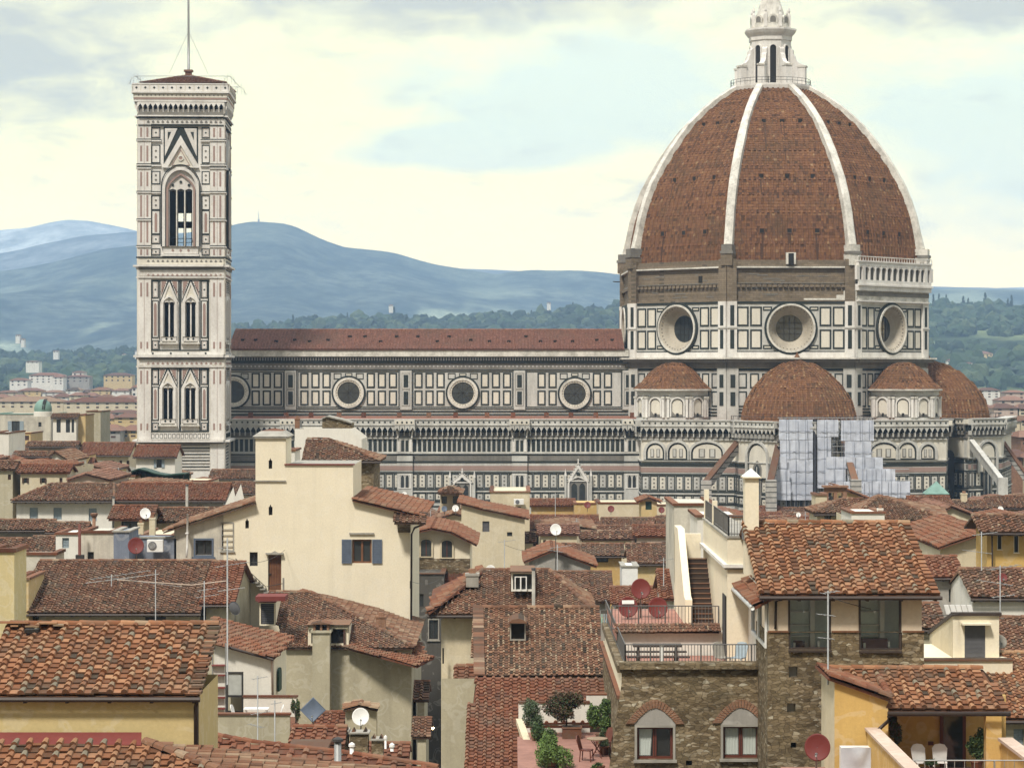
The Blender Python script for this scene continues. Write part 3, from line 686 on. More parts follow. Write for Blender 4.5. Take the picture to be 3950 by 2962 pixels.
# trees one can tell apart
BARK = plain('bark', (0.06, 0.045, 0.035), 0.95)
def tree_proto(h, wd, n, cyp, m2):
    t = thing('tree', 'tree', 'tree', (0, 0, -200))
    b = B(); b.tube([(0, 0, -200), (h * .01, 0, -200 + h * .5), (0, 0, -200 + h * .85)], h * .035, BARK, 6, h * .01)
    for k in range(5): a = k * 1.3; b.tube([(0, 0, -200 + h * .35 + k * h * .07), (wd * .5 * math.cos(a), wd * .5 * math.sin(a), -200 + h * (.55 + .06 * k))], h * .012, BARK, 4, h * .004)
    b.build('trunk', t); b = B()
    for m, f_ in ((LEAF[0], .5), (m2, .5)):
        C = []; S = []
        for i in range(int(n * f_)):
            q = rng.random(); a = rng.uniform(0, 6.28); rr = wd * (.5 * math.sqrt(rng.random())) * ((1 - q) * .9 + .12 if cyp else math.sin(math.pi * (.15 + .8 * q)))
            C.append((rr * math.cos(a), rr * math.sin(a), -200 + h * ((.1 if cyp else .3) + (.88 if cyp else .65) * q))); s_ = wd * rng.uniform(.08, .17); S.append((s_, s_, s_ * (1.5 if cyp else .8)))
        blobs(b, C, S, m, .35)
    b.build('crown', t); return t
PROT = [tree_proto(14, 11, 90, False, LEAF[1]), tree_proto(16, 5, 60, True, LEAF[0]), tree_proto(12, 12, 90, False, LEAF[2])]
used = [0, 0, 0]
def copy_thing(t, loc, label, group=None, sc__=1.0, rz=0.0):
    c = t.copy(); COL.objects.link(c); c.location = loc; c.scale = (sc__,) * 3; c.rotation_euler = (0, 0, rz); c['label'] = label
    if group: c['group'] = group
    for ch in t.children:
        d = ch.copy(); COL.objects.link(d); d.parent = c
        for g_ in ch.children: e = g_.copy(); COL.objects.link(e); e.parent = d
    return c
def tree(k, px, Y, z, label, group, s=1.0):
    if not used[k]:
        o = PROT[k]; used[k] = 1; o.location = (X(px, Y), Y, z); o.scale = (s,) * 3; o['label'] = label; o['group'] = group; return o
    return copy_thing(PROT[k], (X(px, Y), Y, z), label, group, s, rng.uniform(0, 6))
for i in range(34):
    px = -10 + i * 16 + rng.uniform(-6, 6); Y = rng.uniform(2020, 2120); k = rng.choice([0, 0, 1, 2, 0])
    tree(k, px, Y, Z3(X(px, Y), Y) - 1, ['round dark tree in the tree belt below the blue hills beyond the villas', 'slim dark conifer rising from the tree belt beyond the villas', 'broad pale green tree in the belt around the distant villas'][k], 'trees in the belt around the distant villas', rng.uniform(.9, 1.5))
for i in range(26):
    px = -5 + i * 21 + rng.uniform(-6, 6); Y = rng.uniform(1560, 1640); k = rng.choice([0, 2, 0])
    tree(k, px, Y, -1, ['round dark tree in the lower green belt in front of the villas', '', 'broad pale green tree in the lower belt before the villas'][k], 'trees in the lower belt before the villas', rng.uniform(.9, 1.3))
for i in range(30):
    px = 3600 + i * 12 + rng.uniform(-6, 6); Y = rng.uniform(1350, 1650); k = rng.choice([0, 2, 2])
    tree(k, px, Y, -2, ['dark tree below the hillside villas to the right of the drum', '', 'pale green tree below the hillside villas to the right of the drum'][k], 'trees below the hillside villas', rng.uniform(1.0, 1.8))
for i, px in enumerate([3600, 3622, 3650, 3716, 3735, 3800, 3888, 3902, 2290, 2210, 2050, 1340, 1520, 1130]):
    x = X(px, 3290); tree(1, px, 3290, Z3(x, 3290), 'lone dark conifer standing up from the skyline of the wooded hill', 'conifers on the wooded skyline', rng.uniform(.9, 1.5))
# mast on the mountain top
t = thing('radio_mast', 'tiny radio mast on the summit of the blue hill', 'mast', (X(998, 6790), 6790, Z(862, 6790)))
b = B(); b.tube([(X(998, 6790), 6790, Z(862, 6790)), (X(998, 6790), 6790, Z(815, 6790))], 1.4, STEEL, 6, .6); b.build('pole', t)
b = B(); b.box(X(998, 6790) - 2.5, X(998, 6790) + 2.5, 6787, 6793, Z(862, 6790), Z(846, 6790), STEEL); b.build('base', t)
# villas
def villa(label, px0, px1, pyt, pyb, Y, wall, group=None, floors=2, D=14, roofm=T_FAR, name='villa', zb=None):
    a, c = X(px0, Y), X(px1, Y); zt, z0 = Z(pyt, Y), Z(pyb, Y); zb = z0 - 8 if zb is None else zb; h = zt - z0; rh = h * (.42 if name != 'villa' else .26)
    t = thing(name, label, 'house', ((a + c) / 2, Y + D / 2, zb), group); b = B(); b.box(a, c, Y, Y + D, zb, zt - rh, wall); b.build('wall', t)
    b = B(); q = min(D * .5, (c - a) * .3); o = .6
    e = [(a - o, Y - o), (c + o, Y - o), (c + o, Y + D + o), (a - o, Y + D + o)]; r0, r1 = (a + q, Y + D / 2), (c - q, Y + D / 2); z = zt - rh
    V = [(p[0], p[1], z) for p in e] + [(r0[0], r0[1], zt), (r1[0], r1[1], zt)]
    b.add(V, [(0, 1, 5, 4), (1, 2, 5), (2, 3, 4, 5), (3, 0, 4), (3, 2, 1, 0)], roofm); b.build('roof', t)
    n = max(2, int((c - a) / 3.6))
    for f_ in range(floors):
        for i in range(n):
            xx = a + (c - a) * (i + .5) / n; zz = z0 + (h - rh) * (f_ + .3) / floors; hh = (h - rh) / floors * .45
            b = B(); b.box(xx - .6, xx + .6, Y - .08, Y + .02, zz, zz + hh, SBROWN if (i + f_) % 2 else GL); b.build('window', t)
    return t
VG = 'distant villas'
villa('low cream villa among dark trees at the left edge of the hillside', 37, 106, 1458, 1490, 1700, WHP, VG)
villa('long white villa with red roof behind a dark tree', 112, 243, 1437, 1478, 1750, WHP, VG, 3)
villa('short white wing at the right end of the long white villa', 205, 244, 1444, 1484, 1735, WHP, VG, 3)
villa('grey villa with raised central storey under the tree belt', 252, 345, 1446, 1475, 1760, GRP, VG)
villa('small white raised storey topping the grey villa', 278, 322, 1431, 1452, 1768, WHP, VG, 1)
villa('long ochre villa with brown roof beside the bell tower', 400, 510, 1438, 1474, 1745, YEL, VG)
villa('cream villa partly hidden by the left edge of the bell tower', 510, 540, 1482, 1530, 1300, WHP, VG)
villa('white hotel with repeated gables on the hillside right of the drum', 3652, 3715, 1382, 1420, 2300, WHP, VG, 3)
villa('white wing stepping down beside the hillside hotel', 3716, 3752, 1396, 1415, 2290, WHP, VG)
villa('large ochre villa with turret on the wooded hillside', 3700, 3830, 1354, 1392, 2420, YEL, VG, 2)
villa('small turret house at the left end of the large ochre villa', 3702, 3728, 1346, 1372, 2410, YEL, VG, 1)
villa('bright white house high on the wooded hillside', 3768, 3836, 1327, 1346, 2600, WHP, VG)
villa('tiny white house on the dark slope near the drum', 3645, 3690, 1319, 1337, 2700, WHP, VG)
villa('white farmhouse in the pale field left of the bell tower', 100, 150, 1392, 1402, 2100, WHP, VG, 1)
villa('white house with red roof among trees right of the tribune dome', 3775, 3858, 1495, 1535, 1250, WHP, VG, 3)
villa('broad salmon apartment block right of the tribune dome', 3852, 3960, 1528, 1590, 1100, PINKP, VG, 3)
villa('flat salmon block behind the broad salmon apartment block', 3880, 3960, 1505, 1540, 1180, PINKP, VG, 2)
for i, (px, py, w_) in enumerate([(205, 1352, 20), (60, 1290, 16), (80, 1305, 14), (1240, 1232, 26), (1760, 1228, 30), (1960, 1216, 22), (2380, 1222, 20), (3690, 1252, 18), (3900, 1280, 26), (470, 1365, 18), (520, 1350, 14), (1500, 1175, 16), (2110, 1165, 14)]):
    Y = 2900 if py > 1240 else 3290
    villa('tiny white house dotted on the far wooded hillside', px, px + w_, py, py + 9, Y, WHP, 'tiny white houses on the far hillside', 1, 9)
# far town rows
random.seed(3)
FT = 'far town houses in the haze'
def far_row(Y, px0, px1, ytop, lab, cols, wlo=35, whi=95, jit=9, floors=2):
    p = px0
    while p < px1:
        w_ = rng.uniform(wlo, whi); yt = ytop + rng.uniform(-jit, jit)
        villa(lab, p, min(p + w_, px1), yt, yt + rng.uniform(30, 44) * 900 / Y, Y + rng.uniform(-12, 12), rng.choice(cols), FT, floors, 16, rng.choice([T_FAR, T_FAR, T_OLD]), 'town_house', 0)
        p += w_ + rng.uniform(-2, 6)
far_row(1400, -60, 520, 1500, 'distant pale town house before the green belt left of the bell tower', [WHP, CREAM2, YEL])
far_row(1150, -60, 530, 1521, 'distant red roofed town house left of the bell tower', [WHP, CREAM2, GRP])
far_row(800, -60, 530, 1598, 'far red roofed house between observatory dome and bell tower', [CREAM2, WHP, YEL], 50, 110)
far_row(640, -60, 530, 1640, 'red roofed house in the packed rows left of the bell tower', [CREAM2, GRP, YEL], 60, 130)
far_row(900, 3780, 4060, 1560, 'far pale town house at the right edge behind the tribune', [WHP, CREAM2, PINKP])
far_row(700, 3800, 4060, 1612, 'far flat town house right of the tribune gallery', [CREAM2, WHP], 40, 90)
far_row(560, 3830, 4060, 1668, 'brown roofed house at the right edge beside the buttress', [CREAM2, PINKP, BRK], 70, 120)
far_row(500, 3880, 4060, 1740, 'dark brick house at the right edge behind the buttress slope', [BRK, CREAM2], 70, 120)
# long arcaded convent
villa('long convent range with salmon red roof and a row of square windows', 245, 545, 1532, 1578, 1000, CREAM2, None, 2, 14, T_RED, 'convent', 0)
villa('long convent range with brown roof left of the salmon roof', -40, 244, 1530, 1575, 1005, CREAM2, None, 2, 14, T_OLD, 'convent', 0)
villa('white arcaded lower range below the long convent', 395, 545, 1581, 1605, 960, WHP, None, 1, 10, T_FAR, 'convent', 0)
for i in range(26):
    px = rng.uniform(-10, 520); Y = rng.choice([870, 950, 1080, 1280]); tree(rng.choice([0, 0, 2]), px, Y, 0, 'dark tree between the far town houses left of the bell tower', 'trees among the far town houses', rng.uniform(.9, 1.35))
for i in range(9):
    px = 396 + i * 15; tree(0 if i % 2 else 2, px, 720 + (i % 3) * 8, 0, 'dark garden tree in the clump between tower house and bell tower', 'garden trees left of the bell tower', 1.0)
# ================================================================ cathedral
OX, OY, PH = X(2972, 430), 430.0, R(1.5)
cath = thing('cathedral', 'huge marble cathedral with long nave and ribbed red brick dome topped by a white lantern', 'cathedral', (OX, OY, 0))
def arch_pts(u0, u1, v0, vs, vt, n=8, pointed=False):
    """closed outline: sill v0, spring line vs, crown vt"""
    c = (u0 + u1) / 2; r = (u1 - u0) / 2; pts = [(u0, v0), (u1, v0)]
    for i in range(n + 1):
        a = math.pi * i / n
        if pointed:
            x = c + r * math.cos(a); k = 1 - abs(math.cos(a)); y = vs + (vt - vs) * (math.sin(a) * .55 + k * .45)
        else: x = c + r * math.cos(a); y = vs + (vt - vs) * math.sin(a)
        pts.append((x, y))
    return pts
def arch_ring(b, u0, u1, v0, vs, vt, t, w, m, n=10, w0=0.0, pointed=False):
    o = arch_pts(u0 - t, u1 + t, v0, vs, vt + t * (1 if vt > vs else -1), n, pointed); i = arch_pts(u0, u1, v0, vs, vt, n, pointed)
    b.loopslab(o, i, w, m, w0)
def panel(b, u0, u1, v0, v1, t, m=None, w=.06):
    b.frame(u0, u1, v0, v1, t, w, MG); s = 1 if v1 > v0 else -1; g = t * 1.25
    b.rect(u0 + g, u1 - g, v0 + g * s, v1 - g * s, w * .7, m or MP)
# ---- nave clerestory
YN = 419.0; Tn = Tpx(YN); xl, xr_ = 884, 2424
b = B(Tn); b.rect(xl, xr_, 1345, 1650, 0, MW, -1.2)
b.box(xl, 2300, -19, -1.3, 1352, 1650, MD)
for v0, v1, m, w in [(1345, 1350, MD, 1.0), (1350, 1375, MT, .95), (1375, 1379, MD, .8), (1379, 1401, MG, .35), (1401, 1425, MD, .12), (1425, 1429, MG, .16), (1574, 1578, MG, .1), (1584, 1590, MG, .1), (1596, 1602, MG, .1), (1602, 1616, MD, .2)]:
    b.rect(xl, xr_, v0, v1, w, m)
for i in range(150): u = xl + 6 + i * 10.25; b.rect(u, u + 4, 1379, 1391, .75, MD, .36)
for i in range(100): u = xl + 4 + i * 15.3; b.disc(u + 5, 1413, 3.2, .16, MW, 6, .12)
PIL = [1121, 1566, 2004]
for c, (a, e) in zip([901, 1345, 1785, 2217], [(xl, 1097), (1146, 1542), (1590, 1980), (2028, 2400)]):
    b.frame(a + 2, e - 2, 1433, 1571, 3, .05, MG)
    for k in range(-5, 6):
        u = c + k * 42.7
        if u - 15 < a + 6 or u + 15 > e - 6: continue
        if k == 0: panel(b, u - 14, u + 14, 1439, 1452, 3); continue
        q = 62 if abs(k) == 1 else 0
        if abs(k) == 1:
            g = 1 if k > 0 else -1; b.frame(u - 15, u + 15, 1439, 1463, 3.2, .06, MG)
        else:
            panel(b, u - 16, u + 16, 1438, 1497, 5.6); panel(b, u - 16, u + 16, 1506, 1564, 5.6)
for u in PIL + [2423]:
    b.rect(u - 22, u + 22, 1429, 1580, .25, MW); b.frame(u - 24, u + 24, 1429, 1580, 2.4, .22, MG)
    for v0, v1 in ((1446, 1494), (1510, 1560)): b.rect(u - 9, u + 9, v0, v1, .30, MG, .2501); b.frame(u - 16, u + 16, v0 - 7, v1 + 6, 1.5, .29, MD, .2501)
nw = b.build('nave_wall', cath)
for c, v in zip([901, 1345, 1785, 2217], [1511, 1515, 1516, 1519]):
    b = B(Tn); b.annulus(c, v, 59, 66, .30, MG); b.annulus(c, v, 50, 59, .42, MT); b.annulus(c, v, 43, 50, .28, MP)
    for k in range(28): a = k * 2 * math.pi / 28; b.disc(c + 46.5 * math.cos(a), v + 46.5 * math.sin(a), 1.7, .33, MD, 5, .28)
    o = b.build('roundel', cath); b = B(Tn); b.disc(c, v, 43, .12, GL, 32, .02)
    for k in range(4): a = k * math.pi / 4; b.slab([(c + 43 * math.cos(a) - math.sin(a), v + 43 * math.sin(a) + math.cos(a)), (c + 43 * math.cos(a) + math.sin(a), v + 43 * math.sin(a) - math.cos(a)), (c - 43 * math.cos(a) + math.sin(a), v - 43 * math.sin(a) - math.cos(a)), (c - 43 * math.cos(a) - math.sin(a), v - 43 * math.sin(a) + math.cos(a))], .121 + .002 * k, .15 + .002 * k, DARK)
    b.build('glass', o)
# nave roof
T_NAVE = tilemat('nave_roof_tile', [(0.0, (0.13, 0.065, 0.048)), (0.5, (0.215, 0.10, 0.07)), (1.0, (0.30, 0.15, 0.11))], la=0.4, sc_=0.15, fine=2.0)
ze = Z(1347, YN - 1); zr = Z(1273, YN + 10.5); xa, xb = X(884, YN), X(2404, YN + 4)
b = B(); tiles(b, [(xa, YN - 1.2, ze), (xb, YN - 1.2, ze), (xb, YN + 10.5, zr), (xa, YN + 10.5, zr)], T_NAVE, .55, .55, .2, 3)
b.prism([(xa, YN + 10.5, zr), (xb, YN + 10.5, zr), (xb, YN + 22, ze), (xa, YN + 22, ze)], (0, 0, -.2), T_NAVE)
ridge(b, (xa, YN + 10.5, zr), (xb, YN + 10.5, zr), T_NAVE, .2, .6)
for i in range(22):
    u = 930 + i * 68 + rng.uniform(-14, 14); t = rng.choice([.35, .6, .42]); y = YN - 1.2 + 11.7 * t; z = ze + (zr - ze) * t
    b.box(X(u, y) - .3, X(u, y) + .3, y - .35, y + .3, z, z + .38, DARK)
b.build('nave_roof', cath)
# ---- aisle level (also used round the chapels); u metres along p0-p1, v metres up
def zz(py): return Z(py, 409.0)
def aisle(b, p0, p1, mode='nave', arches=(), u_off=0.0, dark=False):
    L = math.hypot(p1[0] - p0[0], p1[1] - p0[1]); b.T = Tplane(p0[0], p0[1], math.atan2(p1[1] - p0[1], p1[0] - p0[0]))
    W_ = MD if dark else MW
    b.rect(0, L, 0, zz(1616), 0, W_, -1.0)
    def band(a, c, m, w, w0=0.0): b.rect(0, L, zz(c), zz(a), w, m, w0)
    band(1616, 1619, W_, 1.15, 0); band(1619, 1637, MW if not dark else MP, 1.0); band(1637, 1641, W_, 1.15)
    band(1668, 1671, MD, .25); band(1671, 1688, MD, .1); band(1688, 1692, W_, .3)
    band(1641, 1668, MG, .06)
    n = max(1, int(L / .91)); s = L / n
    tooth = [(0, zz(1641.2))]
    for i in range(n):
        u = i * s; b.disc(u + s / 2, zz(1628), .17, 1.04, MG, 7, 1.0)
        tooth += [(u + .04 * s, zz(1662)), (u + .14 * s, zz(1656)), (u + .5 * s, zz(1646)), (u + .86 * s, zz(1656)), (u + .96 * s, zz(1662))]
    tooth.append((L, zz(1641.2)))
    for i in range(n):
        u = i * s; q = [(u, zz(1641)), (u, zz(1664)), (u + .12 * s, zz(1658)), (u + .3 * s, zz(1651)), (u + .5 * s, zz(1646)), (u + .7 * s, zz(1651)), (u + .88 * s, zz(1658)), (u + s, zz(1664)), (u + s, zz(1641))]
        b.slab(q, .8, 1.0, W_); b.rect(u - .08, u + .08, zz(1680), zz(1664), .8, W_, .1)
    if mode == 'nave':
        n = max(1, int(L / .82)); s = L / n
        for i in range(n): b.rect((i + .17) * s, (i + .83) * s, zz(1741), zz(1694), .06, MG)
    else: band(1692, 1770, MP, .03)
    if mode != 'plain':
        for a, c, m, w in [(1745, 1750, W_, .3), (1750, 1756, MG, .08), (1758, 1777, MD, .06), (1778, 1785, MG, .08), (1796, 1814, MK if not dark else MD, .06), (1819, 1824, MG, .1), (1886, 1891, MG, .1), (1892, 1897, W_, .22), (1932, 1937, MG, .1), (1950, 1955, MG, .1)]:
            if mode == 'chapel' and a < 1770: continue
            band(a, c, m, w)
        if mode == 'chapel': band(1768, 1772, W_, .3); band(1786, 1791, MG, .1)
        n = max(1, int(L / 1.36)); s = L / n
        for i in range(n):
            for a, c in ((1826, 1884), (1900, 1931)):
                b.frame((i + .03) * s, (i + .97) * s, zz(c), zz(a), .16, .07, MG); b.rect((i + .22) * s, (i + .78) * s, zz(c) + .28, zz(a) - .28, .06, MP if i % 3 else W_)
                for q in ((.25, .5, .75) if c - a > 40 else (.5,)): b.disc((i + .5) * s, zz(c) + (zz(a) - zz(c)) * q, .17, .09, MD, 6, .061)
    for (u, r, kind) in arches:
        v0, vs, vt = zz(1766), zz(1738), zz(1700)
        vt = min(vt, vs + r)
        if kind == 'big': v0, vs, vt = zz(1830), zz(1752), zz(1752) + r
        arch_ring(b, u - r, u + r, v0, vs, vt, .42, .42, W_)
        b.slab(arch_pts(u - r, u + r, v0, vs, vt), .03, .12, MG); b.slab(arch_pts(u - r + .28, u + r - .28, v0 + .2, vs, vt - .28), .12, .16, MP)
        if kind == 'big':
            b.slab(arch_pts(u - 1.0, u + 1.0, zz(1925), zz(1790), zz(1762), 8, True), .16, .26, MD); b.slab(arch_pts(u - .62, u + .62, zz(1925), zz(1795), zz(1775), 8, True), .26, .29, GL); b.rect(u - .07, u + .07, zz(1925), zz(1785), .36, W_, .29)
        else:
            for q in (-.33, .33): b.rect(u + q * r - r * .2, u + q * r + r * .2, v0 + .35, vs + (vt - vs) * .35, .2, MD, .16); b.rect(u + q * r - r * .12, u + q * r + r * .12, v0 + .5, vs + (vt - vs) * .3, .23, MW, .2)
YA = 409.0; XL_, XR_ = X(884, YA), X(2468, YA)
b = B(); aisle(b, (XL_, YA), (XR_, YA))
b.T = None; b.prism([(XL_, YA + 1, zz(1622)), (XR_, YA + 1, zz(1622)), (XR_, YN, zz(1608)), (XL_, YN, zz(1608))], (0, 0, -.3), T_NAVE)
b.T = Tpx(YA)
for u in (1121, 1562, 2004, 2437):
    b.rect(u - 30, u + 30, 1692, 1960, .55, MW, .31)
    for q in (-22, 22): b.rect(u + q - 5, u + q + 5, 1694, 1742, .66, MWC, .551)
    b.rect(u - 14, u - 3, 1698, 1740, .62, MG, .551); b.rect(u + 3, u + 14, 1698, 1740, .62, MG, .551)
    for v0, v1, m in [(1750, 1756, MG), (1778, 1784, MG), (1796, 1814, MK), (1819, 1824, MG)]: b.rect(u - 30.2, u + 30.2, v0, v1, .6, m, .551)
    b.rect(u - 33, u + 33, 1744, 1749, .8, MW, .551); b.frame(u - 24, u + 24, 1828, 1884, 4, .64, MWC, .551)
    for q in (-9, 9): b.slab(arch_pts(u + q - 6, u + q + 6, 1880, 1842, 1832, 8, True), .551, .6, GL)
    b.rect(u - 40, u + 40, 1616, 1640, 1.9, MW, 1.16); b.rect(u - 37, u + 37, 1620, 1636, 1.95, MP, 1.9)
    for k in range(4): b.disc(u - 27 + k * 18, 1628, 4, 2.0, MG, 7, 1.95); b.slab([(u - 38 + k * 20, 1641), (u - 38 + k * 20, 1662), (u - 28 + k * 20, 1648), (u - 20 + k * 20, 1662), (u - 20 + k * 20, 1641)], 1.16, 1.85, MW)
    for q in (-1, 1): b.slab([(u + q * 38, 1641), (u + q * 30, 1641), (u + q * 24, 1688), (u + q * 29, 1688)], .56, 1.1, MWC)
for i in range(14):
    u = 960 + i * 112 + rng.uniform(-25, 25); b.rect(u, u + 18, 1592, 1612, -2.2, T_RED, -2.6)
b.build('aisle_wall', cath)
def portal(u, v0, vs, vt, r, gab, wd):
    b = B(Tpx(YA))
    b.slab([(u - wd, v0), (u - wd, vs + 2), (u, gab), (u + wd, vs + 2), (u + wd, v0)], .12, .55, MW)
    b.loopslab([(u - wd * .95, vs), (u, gab + 3), (u + wd * .95, vs)], [(u - wd * .62, vs - 4), (u, gab + 20), (u + wd * .62, vs - 4)], .75, MWC, .55)
    b.disc(u, (gab + vs) / 2 + 6, wd * .16, .8, MG, 12, .55)
    arch_ring(b, u - r, u + r, v0, vs + 6, vt, 5, .8, MWC, 10, .55, True); b.slab(arch_pts(u - r, u + r, v0, vs + 6, vt, 10, True), .551, .58, MD)
    for q in (-r * .45, r * .45): b.slab(arch_pts(u + q - r * .33, u + q + r * .33, v0, vs + 20, vs + 6, 8, True), .59, .62, GL)
    for q in (-1, 1):
        x = u + q * (wd + 3); b.rect(x - 3.5, x + 3.5, vs - 22, v0, .95, MW, .1); b.slab([(x - 5, vs - 22), (x, vs - 50), (x + 5, vs - 22)], .3, .8, MWC)
    for k in range(7):
        for q in (-1, 1): b.disc(u + q * wd * (k + .5) / 7.2, gab + (vs - gab) * (k + .5) / 7.2 - 3, 2.2, .9, MWC, 5, .5)
    b.rect(u - 2, u + 2, gab - 16, gab + 2, .7, MWC, .4); b.disc(u, gab - 14, 3, .72, MWC, 6, .4)
    b.build('portal', cath)
portal(1783, 1960, 1862, 1846, 30, 1822, 44); portal(2230, 1960, 1856, 1840, 34, 1786, 46)
# ---- chapels and tribunes: lower walls
def chain(name, pts, arch, mode='chapel', dark=()):
    b = B()
    for i, (p, q) in enumerate(zip(pts[:-1], pts[1:])): aisle(b, p, q, mode, arch.get(i, ()), dark=i in dark)
    b.T = None; b.poly([(p[0], p[1], zz(1619)) for p in pts] + [(pts[-1][0], 425, zz(1619)), (pts[0][0], 425, zz(1619))], T_NAVE)
    return b.build(name, cath)
def pt(px, Y): return (X(px, Y), Y)
chain('chapel_wall', [pt(2466, 409), pt(2474, 402), pt(2836, 399.5)], {1: [(2.3, 1.5, 'a'), (6.0, 1.6, 'a'), (10.8, 2.6, 'a')]})
chain('tribune_wall', [pt(2836, 399.5), pt(2850, 396), pt(3004, 388), pt(3150, 387), pt(3306, 396), pt(3312, 400)], {1: [(4.8, 2.35, 'big')], 2: [(3, 2.0, 'big')], 3: [(4.5, 2.3, 'big')]})
chain('chapel_wall', [pt(3312, 400), pt(3650, 403.5)], {0: [(4.3, 2.4, 'a'), (8.4, 1.6, 'a'), (12, 1.25, 'a')]})
chain('tribune_wall', [pt(3650, 403.5), pt(3658, 419), pt(3735, 414), pt(3862, 418), pt(3900, 436)], {1: [], 2: [(4.2, 1.9, 'big')]}, dark=(0, 1))
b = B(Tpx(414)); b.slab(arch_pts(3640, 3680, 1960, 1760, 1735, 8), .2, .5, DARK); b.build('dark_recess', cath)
MSTR = None
def striped():
    m, nt, b = bsdf('striped_marble', 0.8, 0.2); g = N(nt, 'ShaderNodeNewGeometry'); s3 = N(nt, 'ShaderNodeSeparateXYZ'); nt.links.new(g.outputs['Position'], s3.inputs[0])
    f = mth(nt, 'FRACT', mth(nt, 'DIVIDE', s3.outputs[2], .8)); n = noise(nt, objco(nt), 1.2, 5, .7)
    c = ramp(nt, f, [(0.0, (0.12, 0.12, 0.11)), (0.2, (0.12, 0.12, 0.11)), (0.26, (0.46, 0.44, 0.40)), (1.0, (0.42, 0.40, 0.37))])
    nt.links.new(mixc(nt, .6, c, ramp(nt, n, [(.3, .4), (.7, 1.1)]), 'MULTIPLY'), b.inputs['Base Color']); return m
MSTR = striped()
def fin(px0, py0, Y0, px1, py1, Y1, m, th=.42, wall=MSTR, nm='buttress'):
    b = B(); p = Vector((X(px0, Y0), Y0, Z(py0, Y0))); q = Vector((X(px1, Y1), Y1, Z(py1, Y1))); d = (q - p); s = Vector((-d.y, d.x, 0)).normalized() * th
    b.prism([tuple(p - s), tuple(q - s), (q.x - s.x, q.y - s.y, q.z - 1.3), (p.x - s.x, p.y - s.y, p.z - 1.3)], tuple(s * 2), wall)
    e = Vector((0, 0, .05)); b.prism([tuple(p - s * 1.3 + e), tuple(q - s * 1.3 + e), tuple(q + s * 1.3 + e), tuple(p + s * 1.3 + e)], (0, 0, .3), m)
    b.box(q.x - .8, q.x + .8, q.y - 1.6, q.y - .2, 0, q.z + .4, wall); b.build(nm, cath)
fin(2845, 1708, 397, 2722, 1862, 386, T_OLD); fin(3008, 1700, 390, 2972, 1860, 379, T_OLD); fin(3252, 1700, 392, 3298, 1858, 381, T_OLD)
fin(3748, 1702, 413, 3862, 1850, 402, MW, .34, MW); fin(3858, 1690, 424, 3985, 1870, 420, T_OLD)
